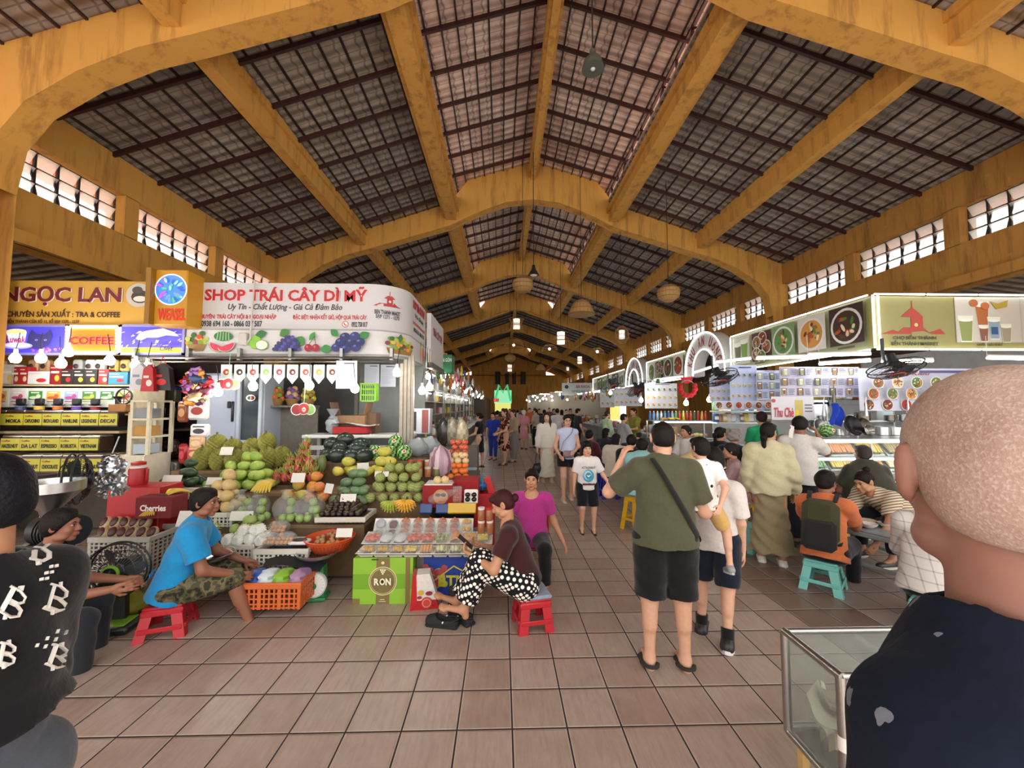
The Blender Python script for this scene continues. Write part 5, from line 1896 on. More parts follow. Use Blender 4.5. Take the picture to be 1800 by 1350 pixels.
FAc = m.o('conduit', SATIN, FA)

# second fascia further along the aisle, and the green sign beyond
m = M('#cfcdcb'); m.box((0, 0, .45), (.08, 1.5, .9)).box((.02, 0, -.05), (.1, 1.5, .1), col='#555250')
sg2 = tag(m.o('shop_sign', PRINT, loc=(xb + RC + .02, 7.9, zm_ - .25)), 'grey side sign with faded red lettering beyond the fruit shop corner', 'sign')
text('TRÁI CÂY SẠP', 1.1, .22, PRINT, sg2, (.047, 0, .6), '#a8404a', rz=PI / 2, bold=.03)
t, fm, w, h = board('shop_sign', 'green sign with white lettering above the left row of stalls', 'sign', 774, 623, 795, 655, 9.2, .5, '#1f6b3f', PRINT)
on(t, fm, 'SÀI GÒN', 775, 628, 794, 636, '#dfeee4', .02)

# ---- stall structure: partition, post, rails
m = M('#6f7472')
m.box((-1.75 - .1, 6.75, 1.35), (1.1, .05, 2.5)).box((-5.3, 7.35, 1.25), (6.0, .05, 2.5), col='#5f6260')  # longer rear panel added to block light behind the stalls
struct(m.o('stall_partition', vcmat('dull_steel_sheet', .5, var=.2, scale=6), smooth=False))
m = M('#a39b8e')
for i, uu in enumerate((706, 712, 718, 723)):
 p = at(uu, 700, 5.75)
 m.box((p.x, 5.75 + .02 * i, 1.25), (.045, .06, 2.5 - .25 * (i == 0)))
tag(m.o('corner_post', WOODV), 'weathered grey timber post at the corner of the fruit shop', 'post')
m = M('#8f8f8c')
p0, p1 = at(232, 629, 5.3), at(690, 629, 5.3)
for dz, r_ in ((0, .018), (-.05, .012)):
 m.cyl((p0.x, 5.3, p0.z + dz), (p1.x, 5.3, p1.z + dz), r_, n=8)
for uu in (236, 330, 420, 510, 600, 688):
 q = at(uu, 620, 5.3); m.box((q.x, 5.32, q.z - .02), (.04, .06, .16))
tag(m.o('hanging_rail', METAL), 'steel rail under the fruit shop fascia that carries the bulbs', 'rail')


# ---- bulbs
def make_bulb():
 t = thing('light_bulb', 'x', 'light bulb', (0, 0, 0))
 m = M('#ffffff'); m.lathe([(.0, -.065), (.035, -.055), (.052, -.02), (.05, .01), (.03, .045), (.022, .055)], n=12); m.o('bulb', BULB, t)
 m = M('#d9d6cf'); m.cyl((0, 0, .052), (0, 0, .11), .022, .018, 8); m.o('socket', SATIN, t)
 m = M('#26262a'); m.tube([(0, 0, .11), (.01, .01, .2), (0, .03, .32)], .005, 4); m.o('cord', MATTE, t)
 return t


bp_ = [(27, 629, 5.0), (72, 629, 5.05), (120, 618, 4.95), (107, 638, 4.9), (193, 633, 5.0), (238, 641, 5.05), (259, 645, 5.1)]
b0 = None
LB = ['bare bulb over the coffee shelves, %s' % q for q in ('nearest the end of the purple lit sign', 'under the civet cup picture', 'overlapping the COFFEE box corner', 'lowest one, under the COFFEE box edge', 'under the right end of the COFFEE box', 'left one of the pair by the hanging bags', 'right one of the pair by the hanging bags')]
LB2 = ['bare bulb over the fruit by the candy strings', 'bare bulb in front of the white fridge door', 'bare bulb over the middle of the fruit stall', 'bare bulb beside the hanging white price sheet', 'bare bulb at the rounded fascia corner', 'bare bulb on the aisle side of the corner post, left of its pair', 'bare bulb on the aisle side of the corner post, right of its pair']
bp2 = [(383, 688, 5.0), (445, 678, 5.05), (544, 677, 5.05), (624, 682, 5.1), (698, 654, 5.35), (742, 686, 5.9), (755, 680, 6.1)]
for (u, v, Y), lb in list(zip(bp_, LB)) + list(zip(bp2, LB2)):
 if b0 is None:
  b0 = make_bulb(); b0.location = at(u, v, Y); b0['label'] = lb; b0['group'] = 'bare bulbs of the left stalls'
 else:
  dup(b0, at(u, v, Y), rnd.random() * 6, lb, 'bare bulbs of the left stalls')

# ---- fridge
FR = thing('refrigerator', 'tall white refrigerator with a glass door behind the durians', 'refrigerator', (at(424, 700, 6.2).x, 6.2, .3))
w = at(481, 700, 5.95).x - at(366, 700, 5.95).x
m = M('#aab4c4'); m.box((0, .05, .95), (w, .55, 2.0), b=.03); m.o('cabinet', SATIN, FR)
m = M('#a7b2c6'); m.box((-w * .19, -.245, .95), (w * .60, .05, 1.96), b=.02); dr = m.o('solid_door', SATIN, FR)
m = M('#1c1d20'); m.box((-w * .19 + w * .26, -.285, 1.38), (.03, .04, .3), b=.01).box((-w * .19 + w * .2, -.28, 1.48), (.05, .03, .1), b=.01); m.o('handle', SATIN, dr)
m = M('#b4c0cc')
for z, hh_ in ((1.42, .98), (.42, .9)):
 for sx in (-1, 1):
  m.box((w * .305 + sx * w * .165, -.245, z), (.05, .05, hh_), b=.008)
 for sz in (-1, 1):
  m.box((w * .305, -.245, z + sz * hh_ / 2), (w * .37, .05, .06), b=.008)
gd = m.o('glass_door', SATIN, FR)
m = M('#39434a'); m.box((w * .305, -.225, 1.42), (w * .33, .01, .95)).box((w * .305, -.225, .42), (w * .33, .01, .85)); m.o('pane', GLOSS, gd)
a = Art(y=-.275); a.e(w * .33, 1.58, .07, .05, '#e9eef0'); a.e(w * .31, 1.58, .025, .025, '#3f6a3a'); a.e(w * .36, 1.58, .03, .03, '#9a2026'); a.e(w * .335, 1.58, .012, .012, '#efe6b8'); a.o('sticker', PRINT, gd)

# ---- pennants with apple prints
grp = 'white pennants with apple prints'
cols = ['#b5352c', '#3a2f24', '#b5352c', '#6f9a3a', '#a8283a', '#6b2224', '#c04a3a', '#9a8f2f', '#7a3a24']
for i in range(9):
 u = 397 + 23.3 * i
 p = at(u, 675, 5.35)
 a = M('#d5e3dc'); a.prism([(-.072, .26), (-.072, .09), (0, .0), (.072, .09), (.072, .26)], .004)
 o = a.o('pennant', PRINT, loc=(p.x, p.y, p.z))
 ar = Art(y=-.001); ar.e(0, .16, .042, .042, cols[i], n=14); ar.e(.005, .155, .016, .018, '#efe3c0'); ar.r(-.03, .235, .03, .24, '#6a9a80'); ar.o('apple_print', PRINT, o)
 tag(o, 'white pennant with a %s apple print, number %s from the candy strings' % (('red', 'dark', 'red', 'green', 'crimson', 'dark red', 'two tone', 'yellow', 'brown')[i], ('one', 'two', 'three', 'four', 'five', 'six', 'seven', 'eight', 'nine')[i]), 'pennant', grp)
for i, (u, v, Y) in enumerate(((398, 676, 5.2), (531, 720, 5.15))):
 p = at(u, v, Y)
 m = M('#e8ebe6')
 m.cyl((-.07, .0, 0), (-.07, .006, 0), .075, n=16).cyl((.02, .0, .01), (.02, .006, .01), .078, n=16).cyl((.1, .0, .0), (.1, .006, 0), .07, n=16).tube([(.02, .003, .08), (.03, .003, .4)], .004, 4, col='#7fbf8f')
 o = m.o('hanging_card', PRINT, loc=p)
 a = Art(y=-.001)
 a.e(-.07, 0, .064, .064, '#8f2a32', n=16); a.e(.1, 0, .06, .06, '#7fae5a', n=16); a.e(.02, .01, .068, .07, '#a8323a', n=16); a.e(.025, 0, .025, .03, '#efe3c0'); a.e(.025, 0, .007, .012, '#4a3420')
 a.o('apple_print', PRINT, o)
 tag(o, ('apple shaped cut-out card in front of the white fridge door', 'apple shaped cut-out card on a green string over the melons')[i], 'card', 'apple cut-out cards')
for (u0, v0, u1, v1, Y, lb) in ((590, 634, 628, 683, 5.25, 'white ruled price sheet hanging beside the pennants'), (640, 640, 667, 678, 6.6, 'pale printed sheet on the grey partition, left of two'), (668, 641, 696, 680, 6.62, 'pale printed sheet on the grey partition, right of two')):
 a_, b_ = at(u0, v1, Y), at(u1, v0, Y)
 m = M('#d5dcea'); W_, H_ = b_.x - a_.x, b_.z - a_.z
 m.sheet(lambda s, t_: ((s - .5) * W_, .006 * math.sin(7 * s + 3 * t_), t_ * H_), 6, 6)
 o = m.o('price_sheet', PRINT, loc=((a_.x + b_.x) / 2, Y, a_.z))
 a = Art(y=-.012); a.lines(-W_ * .42, .05, W_ * .42, H_ * .82, 14, '#9aa6b8', .18); a.r(-W_ * .1, H_ * .88, W_ * .4, H_ * .92, '#5a6678'); a.o('print', PRINT, o)
 tag(o, lb, 'paper', 'sheets of paper in the fruit shop')

# ---- back shelf goods
def carton(label, c, d, col, cat='box', group=None, rz=0, flaps=False, name='cardboard_box', mat=CARD):
 m = M(col); m.box((0, 0, d[2] / 2), d, b=.006)
 o = m.o(name, mat, loc=c); o.rotation_euler.z = rz
 if flaps:
  f = M(col)
  for sx in (-1, 1):
   f.box((sx * d[0] / 2, 0, d[2] + d[0] * .2), (.008, d[1] * .96, d[0] * .4), R=rot(0, sx * .25, 0))
  f.o('flap', mat, o)
 return tag(o, label, cat, group)


p = at(620, 765, 5.95)
BT = thing('trestle_table', 'white painted counter behind the watermelons', 'table', (p.x + .1, 6.05, .3))
m = M('#c9cbc8'); m.box((0, 0, 1.02), (1.55, .5, .05), b=.01); m.o('table_top', SATIN, BT)
for sx in (-1, 1):
 for sy in (-1, 1):
  m = M('#b9bbb8'); m.box((sx * .72, sy * .2, .5), (.05, .05, 1.0)); m.o('leg', SATIN, BT)
m = M('#b3b5b2'); m.box((0, -.22, .86), (1.5, .04, .06)).box((0, -.22, .72), (1.5, .04, .06)); m.o('rail', SATIN, BT)
zt_ = 1.36
carton('open brown cardboard box on the white counter', (at(617, 740, 6.1).x, 6.12, zt_), (.5, .3, .26), '#8a6a4f', flaps=True)
carton('smaller brown carton on its side beside the open box', (at(652, 740, 6.15).x, 6.2, zt_), (.2, .25, .3), '#6e5340')
carton('red and yellow printed carton under a paper sheet on the white counter', (at(622, 757, 5.98).x, 5.93, zt_), (.5, .22, .1), '#a3262a')
m = M('#d9dbde'); m.sheet(lambda s, q: ((s - .5) * .62, (q - .5) * .3, .02 * math.sin(6 * s) + .012 * math.sin(9 * q + 4 * s)), 10, 5)
tag(m.o('newspaper', PRINT, loc=(at(624, 750, 5.9).x, 5.92, zt_ + .13)), 'crumpled newspaper lying over the red and yellow carton', 'newspaper')
m = M('#c7d0dc'); m.ell((0, 0, .13), (.1, .06, .13), 12, 9, fn=lambda v: v * (1 + .12 * np.sin(11 * v[:, 2:3] + 7 * v[:, :1]))).lathe([(.07, .22), (.03, .26), (.09, .36)], n=10, col='#d5dbe4')
tag(m.o('plastic_bag', MILKY, loc=(at(587, 748, 5.95).x, 5.9, zt_)), 'clear plastic bag of purple packets on the white counter', 'bag')
p = at(650, 690, 6.1)
GB = thing('shopping_basket', 'lime green plastic basket hanging at the back of the fruit shop', 'basket', p)
m = M('#86c832')
for i in range(7):
 m.box((-.1 + .033 * i, -.08, 0), (.012, .012, .26))
for z in (-.13, -.04, .05, .13):
 m.box((0, -.08, z), (.24 - (.13 - z) * .2, .016, .02)).box((0, .08, z), (.24 - (.13 - z) * .2, .016, .02))
m.box((0, 0, -.13), (.2, .16, .012)).box((-.11, 0, 0), (.012, .16, .26)).box((.11, 0, 0), (.012, .16, .26))
m.o('basket_body', SATIN, GB)
p = at(512, 712, 6.3)
m = M('#6d675c'); m.box((0, 0, -.02), (.75, .3, .03)); m.box((0, .16, -.45), (.7, .03, .85)); tag(m.o('wall_shelf', WOODV, loc=p), 'grey shelf behind the pennants carrying fruit baskets', 'shelf')
for i, (dx, cs, lb) in enumerate(((-.22, ('#c8622c', '#6f9a3a'), 'basket of orange and green fruit right of the fridge'), (.02, ('#7a5a8a', '#c9a07a'), 'basket of purple and tan fruit on the grey shelf'), (.26, ('#b8b03a', '#8a7a3a'), 'basket of yellow fruit at the end of the grey shelf'))):
 m = M('#8a6a3c'); m.lathe([(.07, 0), (.11, .1), (.1, .1), (.06, .01)], n=16)
 for k in range(14):
  m.ell((.08 * math.cos(k * 2.4) * (1 - k / 22), .08 * math.sin(k * 2.4) * (1 - k / 22), .1 + .012 * k), .045, 8, 6, col=cs[k % 2])
 tag(m.o('fruit_basket', WICK, loc=p + Vector((dx, 0, 0))), lb, 'basket')
# ================================================================ fruit, crates and everything on the floor in front of the shop
def fruit_obj(name, m, mat=RIND, stem=None):
 o = m.o(name, mat, loc=(0, 0, 0))
 if stem is not None:
  stem.o('stem', MATTE, o)
 return o


def stemm(z, h=.02, r=.006, col='#4f4a2a'):
 m = M(col); m.tube([(0, 0, z), (.003, 0, z + h * .6), (.008, .002, z + h)], r, 5)
 return m


_used = {}


def place(o, p, lb, cat, grp, eul=None, sc=1.0):
 k = o.name
 e = eul if eul is not None else (rnd.uniform(-.4, .4), rnd.uniform(-.4, .4), rnd.uniform(0, 6.28))
 if k not in _used:
  _used[k] = 1
  tag(o, lb, cat, grp); o.location = p; o.rotation_euler = e; o.scale = (sc,) * 3
  return o
 c = dup(o, p, None, lb, grp, sc, e)
 c['category'] = cat
 return c


def pile(o, lb, cat, grp, u0, u1, vb, Y, d, rows, lay, dz=None, dy=None, eul=None, jit=.15, sc=(.93, 1.06), shrink=.5):
 """heap sloping up and back: rows x layers, each layer set back and shorter"""
 a, b = at(u0, vb, Y), at(u1, vb, Y)
 dz = dz or d * .72
 dy = dy or d * .8
 for k in range(lay):
  x0, x1 = a.x + k * d * shrink, b.x - k * d * shrink
  n = max(1, int(round((x1 - x0) / d)))
  for r in range(max(1, rows - k)):
   for i in range(n):
    x = x0 + (i + .5 + (.5 if (r + k) % 2 and i < n - 1 else 0)) * (x1 - x0) / n
    p = (x + rnd.uniform(-jit, jit) * d * .5, Y + k * d * .55 + r * dy + rnd.uniform(-jit, jit) * d * .4, a.z + d * .42 + k * dz)
    place(o, p, lb, cat, grp, eul() if eul else None, rnd.uniform(*sc))


def lie(t=.25):
 return lambda: (rnd.uniform(-t, t), rnd.uniform(-t, t), rnd.uniform(-.6, .6))


# ---- prototypes
def spiky(v):
 n = len(v) - 2
 k = np.ones(len(v))
 idx = np.arange(n)
 k[1:-1] = np.where(((idx % 26) + (idx // 26)) % 2 == 0, 1.13, .93)
 return v * k[:, None] * (1 + .05 * np.sin(5 * np.arctan2(v[:, 1:2], v[:, 0:1])))


m = M(); m.ell((0, 0, 0), (.105, .105, .128), 26, 19, fn=spiky, col=lambda v, f: [hx(('#8f8d3e', '#7a7a34', '#86843a')[(i * 5) % 3]) for i in range(len(f))])
DUR = m.o('durian', MATTE, loc=(0, 0, 0), smooth=False)
stemm(.125, .05, .012, '#5a5228').o('stem', MATTE, DUR)
m = M('#27352f'); m.ell((0, 0, 0), (.125, .1, .1), 18, 12); WMD = fruit_obj('watermelon', m, GLOSS, None)


def wstripe(v, f):
 o = []
 for q in f:
  c = np.mean(v[list(q)], 0)
  an = math.atan2(c[1], c[0]) + .15 * math.sin(14 * c[2] / .1 * .5)
  o.append(hx('#2c5a2c') if math.sin(9 * an + 1.2 * math.sin(c[2] * 60)) > .0 else hx('#8fb86a'))
 return o


m = M(); m.ell((0, 0, 0), (.1, .1, .105), 54, 16, col=wstripe); WMS = fruit_obj('striped_watermelon', m, GLOSS, stemm(.1, .03))
st = Art(y=-.098); st.e(0, .03, .026, .022, '#e8d9c0'); st.e(0, .032, .015, .012, '#c0282a'); st.o('sticker', PRINT, WMS)


def mango(v):
 v = v.copy()
 v[:, 1] += .18 * v[:, 0] ** 2
 v[:, 2] *= 1 - .15 * v[:, 0]
 return v


def mk_mango(name, col, r=(.085, .06, .058), tip=None):
 def cf(v, f):
  a_, b_ = np.array(hx(col)), np.array(hx(tip or col))
  return [tuple(a_ + (b_ - a_) * min(1, max(0, (np.mean(v[list(q)], 0)[0] / r[0] + .4)))) for q in f]
 m = M(); m.ell((0, 0, 0), r, 14, 9, fn=mango, col=cf)
 return fruit_obj(name, m, RIND)


MGG = mk_mango('green_mango', '#86a542', (.078, .058, .056), '#a3b956')
MGY = mk_mango('yellow_green_mango', '#b3b348', (.085, .062, .06), '#c9bd52')
MGD = mk_mango('dark_green_mango', '#54714f', (.08, .052, .05), '#6b865c')
MGR = mk_mango('ripe_mango', '#cf9a3a', (.068, .06, .058), '#c8763f')
MGE = mk_mango('half_ripe_mango', '#a3a84a', (.068, .06, .058), '#c59a45')
AVO = mk_mango('avocado', '#1f3020', (.075, .052, .05), '#2c4429')
MEL = mk_mango('pale_melon', '#cdb583', (.072, .062, .06), '#bfa56c')
m = M(); m.ell((0, 0, 0), (.058, .058, .054), 22, 16, fn=lambda v: v * (1 + .045 * np.sin(11 * np.arctan2(v[:, 1:2], v[:, :1])) * np.sin(13 * v[:, 2:3])), col=lambda v, f: [hx('#9aa35c') if (i % 3) else hx('#7b8748') for i in range(len(f))])
CUS = fruit_obj('custard_apple', m, BUMPY, stemm(.052, .03, .005))
m = M(); m.ell((0, 0, 0), (.05, .05, .062), 14, 10, col='#b5384a')
for i in range(13):
 a_, z = i * 2.4, -.04 + .008 * i
 r_ = .05 * math.sqrt(max(.05, 1 - (z / .062) ** 2))
 o_ = np.array((math.cos(a_), math.sin(a_), 0))
 m.tube([o_ * r_ * .9 + V(0, 0, z), o_ * (r_ + .018) + V(0, 0, z + .02), o_ * (r_ + .022) + V(0, 0, z + .052)], [.012, .009, .002], 4, col='#a9a24a', flat=.4)
for i in range(5):
 a_ = i * 1.26
 m.tube([(0, 0, .05), (.02 * math.cos(a_), .02 * math.sin(a_), .09), (.035 * math.cos(a_), .035 * math.sin(a_), .13)], [.008, .007, .002], 4, col='#8f9a48')
DRA = fruit_obj('dragon_fruit', m, SATIN)
m = M('#332423'); m.ell((0, 0, 0), (.03, .03, .028), 12, 8)
MNG = fruit_obj('mangosteen', m, SATIN)
m = M('#6d6a3c')
for i in range(4):
 m.ell((.013 * math.cos(i * PI / 2), .013 * math.sin(i * PI / 2), .026), (.012, .012, .004), 7, 4)
m.cyl((0, 0, .026), (0, 0, .038), .004, n=5, col='#4a3a28'); m.o('calyx', MATTE, MNG)
m = M('#93a85a'); m.ell((0, 0, 0), (.048, .048, .05), 14, 10); GUA = fruit_obj('guava', m, RIND, stemm(.046, .012))
m = M('#8ea860'); m.ell((0, 0, 0), (.042, .042, .043), 12, 8); GU2 = fruit_obj('bagged_guava', m, RIND, stemm(.04, .01))
m = M('#9fb258'); m.ell((0, 0, 0), (.044, .044, .046), 14, 10); GUN = fruit_obj('netted_guava', m, RIND)
m = M('#dfe4dc')
m.lathe([(.03, -.048), (.05, -.02), (.053, .015), (.046, .042), (.032, .056)], n=14)
for i in range(14):
 a_ = i * PI / 7
 m.tube([(.054 * math.cos(a_), .054 * math.sin(a_), -.03), (.055 * math.cos(a_ + .2), .055 * math.sin(a_ + .2), .012), (.036 * math.cos(a_), .036 * math.sin(a_), .056)], .004, 4, col='#eef0ea')
m.o('foam_net', CLOTH, GUN)
m = M('#c98f4a'); m.ell((0, 0, 0), .021, 10, 7); LON = fruit_obj('longan', m, RIND)
m = M('#a37a50'); m.ell((0, 0, 0), .023, 10, 7); SAP = fruit_obj('brown_fruit', m, RIND)
m = M('#d9702a'); m.ell((0, 0, 0), (.045, .045, .038), 14, 9); m.ell((0, 0, .036), (.02, .02, .005), 8, 4, col='#6f7a35'); PER = fruit_obj('persimmon', m, SATIN)
m = M('#d8bd8a'); m.ell((0, 0, 0), (.046, .046, .043), 14, 9); NSP = fruit_obj('pear', m, RIND, stemm(.04, .02, .004))
m = M(); m.ell((0, 0, 0), (.042, .042, .038), 14, 9, col=lambda v, f: [hx(('#c2503a', '#cf7a52', '#b8402f')[i % 3]) for i in range(len(f))]); APP = fruit_obj('red_apple', m, SATIN, stemm(.034, .016, .003))
m = M('#5c6b38'); m.ell((0, 0, 0), (.065, .065, .13), 14, 12, fn=lambda v: v * np.array([1, 1, 1]) * (1 + .15 * -v[:, 2:3])); PAP = fruit_obj('papaya', m, RIND, stemm(.12, .02, .01))


def banana_bunch(name, n, L, r, col, tip, spread=1.2, tall=.0, rows=1):
 t = thing(name, 'x', 'bananas', (0, 0, 0))
 for k in range(rows):
  for i in range(n):
   a_ = (i / (n - 1) - .5) * spread
   m = M(col)
   pts = []
   for q in np.linspace(0, 1, 8):
    rr = L * q
    up = .045 * math.sin(PI * q) * (1 - k * .3) + tall * q + .035 * k
    pts.append((rr * math.sin(a_), -rr * math.cos(a_) * (1 - .15 * k), up))
   m.tube(pts, [r * .45, r * .8, r, r * 1.05, r, r * .9, r * .6, r * .25], 7)
   m.ell(pts[-1], r * .3, 6, 4, col='#3b2f1e')
   m.o('banana', RIND, t)
 m = M(tip); m.ell((0, 0, .01), (.022, .022, .018), 8, 6); m.cyl((0, .0, .01), (0, .05, .035), .012, n=6); m.o('crown_stalk', MATTE, t)
 return t


# ---- crates and stands
def crate(label, u0, u1, vtop, Y, h, d, col='#c6c2b6', group=None, n=9, name='plastic_crate'):
 a, b = at(u0, vtop, Y), at(u1, vtop, Y)
 W, z1 = b.x - a.x, a.z
 z0 = max(0, z1 - h)
 h = z1 - z0
 t = thing(name, label, 'crate', ((a.x + b.x) / 2, Y + d / 2, z0), 0, group)
 m = M(col)
 for x in (-W / 2, W / 2):
  for y in (-d / 2, d / 2):
   m.box((x * .985, y * .97, h / 2), (.03, .03, h), b=.004)
 nb = max(2, int(h / .035))
 for k in range(1, nb):
  z = h * k / nb
  for y in (-d / 2, d / 2):
   m.box((0, y, z), (W, .008, .012))
  for x in (-W / 2, W / 2):
   m.box((x, 0, z), (.008, d, .012))
 nx = max(5, int(W / .04))
 for i in range(1, nx):
  for y in (-d / 2, d / 2):
   m.box((-W / 2 + W * i / nx, y, h / 2), (.014 if i % 4 else .03, .01, h))
 for i in range(1, 8):
  for x in (-W / 2, W / 2):
   m.box((x, -d / 2 + d * i / 8, h / 2), (.01, .014, h))
 m.box((0, 0, .01), (W, d, .012)).box((0, 0, max(.03, h - .06)), (W - .02, d - .02, .006), col='#3a3833')
 m.o('crate_body', SATIN, t)
 m = M(col)
 for y in (-d / 2, d / 2):
  m.box((0, y, h - .022), (W + .03, .026, .05), b=.006)
 for x in (-W / 2, W / 2):
  m.box((x, 0, h - .022), (.026, d, .05), b=.006)
 m.o('rim', SATIN, t)
 return t


def bench(label, u0, u1, v, Y0, Y1, col='#7b6346', name='display_bench'):
 a, b = at(u0, v, Y0), at(u1, v, Y0)
 t = thing(name, label, 'bench', ((a.x + b.x) / 2, (Y0 + Y1) / 2, 0))
 W, D_, H_ = b.x - a.x, Y1 - Y0, a.z
 m = M(col); m.box((0, 0, H_ - .02), (W, D_, .04), b=.005); m.o('top_board', WOODV, t)
 m = M('#6a5238'); m.box((0, -D_ / 2 + .02, H_ / 2), (W, .025, H_ - .06)); m.o('front_board', WOODV, t)
 for sx in (-1, 1):
  m = M('#5d4630'); m.box((sx * (W / 2 - .03), 0, H_ / 2 - .02), (.05, D_ * .9, H_ - .04)); m.o('leg', WOODV, t)
 return t


bench('wooden display step under the durians and dragon fruit', 300, 560, 828, 4.98, 5.6)
bench('wooden display step under the watermelons', 562, 742, 811, 5.08, 5.7)
bench('wooden display step under the green mangoes and custard apples', 262, 756, 868, 4.52, 4.97)
bench('wooden display step under the pale melons and bagged guavas', 240, 640, 925, 4.16, 4.51)
crate('white plastic crate of avocados, with a printed rim', 272, 352, 858, 4.42, .12, .3)
crate('white plastic crate under the pale melons', 322, 408, 902, 4.13, .14, .3)
crate('tall white crate under the netted guavas', 352, 445, 958, 3.82, .30, .32)
crate('white crate under the punnets of longans, left of the orange tub', 448, 540, 966, 3.74, .36, .34)
crate('white crate of brown halved fruit, behind the pedestal fan', 158, 262, 945, 3.72, .5, .4, '#a8a49a')
crate('shallow white tray crate holding mangosteens', 556, 640, 910, 4.05, .05, .34)

# ---- heaps
G_ = lambda s: s
for i, (u, v, Y) in enumerate(((382, 783, 5.32), (412, 790, 5.34), (443, 788, 5.33), (470, 778, 5.32), (358, 806, 5.12), (386, 809, 5.12), (414, 809, 5.13), (443, 807, 5.12), (471, 806, 5.12), (494, 803, 5.2))):
 place(DUR, at(u, v, Y), 'spiky olive green durian in the %s row of the durian heap' % ('back' if i < 4 else 'front'), 'durian', 'durians in the %s row' % ('back' if i < 4 else 'front'), (rnd.uniform(-.15, .15), rnd.uniform(-.3, .3), i), rnd.uniform(.92, 1.04))
for i, (u, v, Y) in enumerate(((607, 772, 5.36), (583, 781, 5.34), (634, 782, 5.36), (598, 789, 5.2), (628, 788, 5.2), (575, 800, 5.2), (594, 800, 5.1), (617, 801, 5.1), (642, 800, 5.1))):
 place(WMD, at(u, v, Y), 'dark green watermelon in the heap behind the yellow mangoes', 'watermelon', 'dark watermelons', (0, 0, i * 1.7), rnd.uniform(.9, 1.0))
for i, (u, v, Y) in enumerate(((696, 778, 5.35), (660, 796, 5.2), (684, 797, 5.15), (711, 796, 5.15))):
 place(WMS, at(u, v, Y), ('striped watermelon on top of the three others', 'striped watermelon with a sticker, leftmost of the bottom three', 'striped watermelon in the middle of the bottom three', 'striped watermelon rightmost of the bottom three')[i], 'watermelon', 'striped watermelons', (0, 0, (.0, .3, -.1, .2)[i]), 1.0)
place(PAP, at(566, 812, 4.95), 'upright green papaya between the dragon fruit and the yellow mangoes', 'papaya', None, (0, 0, 0), .85)
pile(AVO, 'dark green avocado in the white crate left of the green mangoes', 'avocado', 'avocados', 280, 350, 856, 4.5, .13, 2, 3, eul=lie(.5))
pile(MGG, 'green mango in the heap in front of the durians', 'mango', 'green mangoes', 355, 470, 862, 4.58, .135, 3, 4, eul=lie(.5), dy=.12)
pile(DRA, 'pink dragon fruit with green scales in the heap beside the durians', 'dragon fruit', 'dragon fruit heap', 478, 556, 846, 4.8, .11, 3, 5, dz=.085, dy=.12)
pile(MGY, 'yellow green mango in the heap under the dark watermelons', 'mango', 'yellow mangoes under the dark watermelons', 580, 634, 838, 4.92, .15, 2, 2, eul=lie())
pile(MGY, 'yellow green mango in the heap under the striped watermelons', 'mango', 'yellow mangoes under the striped watermelons', 632, 706, 838, 4.85, .15, 2, 3, eul=lie())
pile(CUS, 'green custard apple in the big heap above the small bananas', 'custard apple', 'custard apples', 640, 748, 884, 4.48, .125, 3, 4, dz=.1, shrink=.3)
pile(MGD, 'dark green mango in the heap left of the custard apples', 'mango', 'dark green mangoes', 578, 644, 888, 4.42, .12, 3, 4, eul=lie(.4), shrink=.25)
pile(MGR, 'ripe orange yellow mango in the heap behind the green bags', 'mango', 'ripe mangoes', 510, 578, 884, 4.45, .14, 2, 3, eul=lie(.6))
pile(MGE, 'half ripe mango at the left edge of the ripe heap', 'mango', 'half ripe mangoes', 492, 545, 880, 4.4, .14, 1, 2, eul=lie(.6))
pile(MEL, 'pale yellow melon in the white crate behind the blue polo shirt', 'melon', 'pale melons', 335, 412, 902, 4.2, .135, 3, 4, eul=lie(.6), shrink=.4)
pile(MNG, 'dark purple mangosteen in the shallow white tray', 'mangosteen', 'mangosteens', 560, 634, 908, 4.12, .062, 5, 5, dz=.04, shrink=.55)
pile(GUN, 'green guava in a white foam net, in front of the bagged guavas', 'guava', 'netted guavas', 392, 470, 957, 3.86, .1, 2, 2, eul=lambda: (1.4 + rnd.uniform(-.3, .3), rnd.uniform(-.3, .3), rnd.uniform(-.5, .5)))
pile(GUA, 'bare green guava on top of the netted ones', 'guava', 'bare guavas', 405, 452, 938, 3.98, .098, 2, 2)
b1 = banana_bunch('banana_bunch', 8, .24, .02, '#cdb044', '#5a4a28', 1.0)
b1.location = at(484, 846, 4.42); b1['label'] = 'yellow banana bunch draped in front of the dragon fruit'
b1.rotation_euler = (.35, 0, -.25)
c = dup(b1, at(291, 872, 3.98), PI * .95, 'yellow banana bunch on the dark red cherry carton', scale=.85)
b2 = banana_bunch('banana_bunch', 9, .12, .014, '#d5a02f', '#4a3a22', 2.2, .05, 3)
b2.location = at(716, 884, 4.15); b2['label'] = 'small golden banana hand on a white foam tray'
b2.rotation_euler = (1.0, 0, 0)
b3 = banana_bunch('banana_bunch', 9, .11, .014, '#9fae3c', '#5a6a2a', 2.4, .04, 3)
b3.location = at(688, 886, 4.2); b3['label'] = 'small green banana hand left of the golden one'
b3.rotation_euler = (1.0, 0, .2)
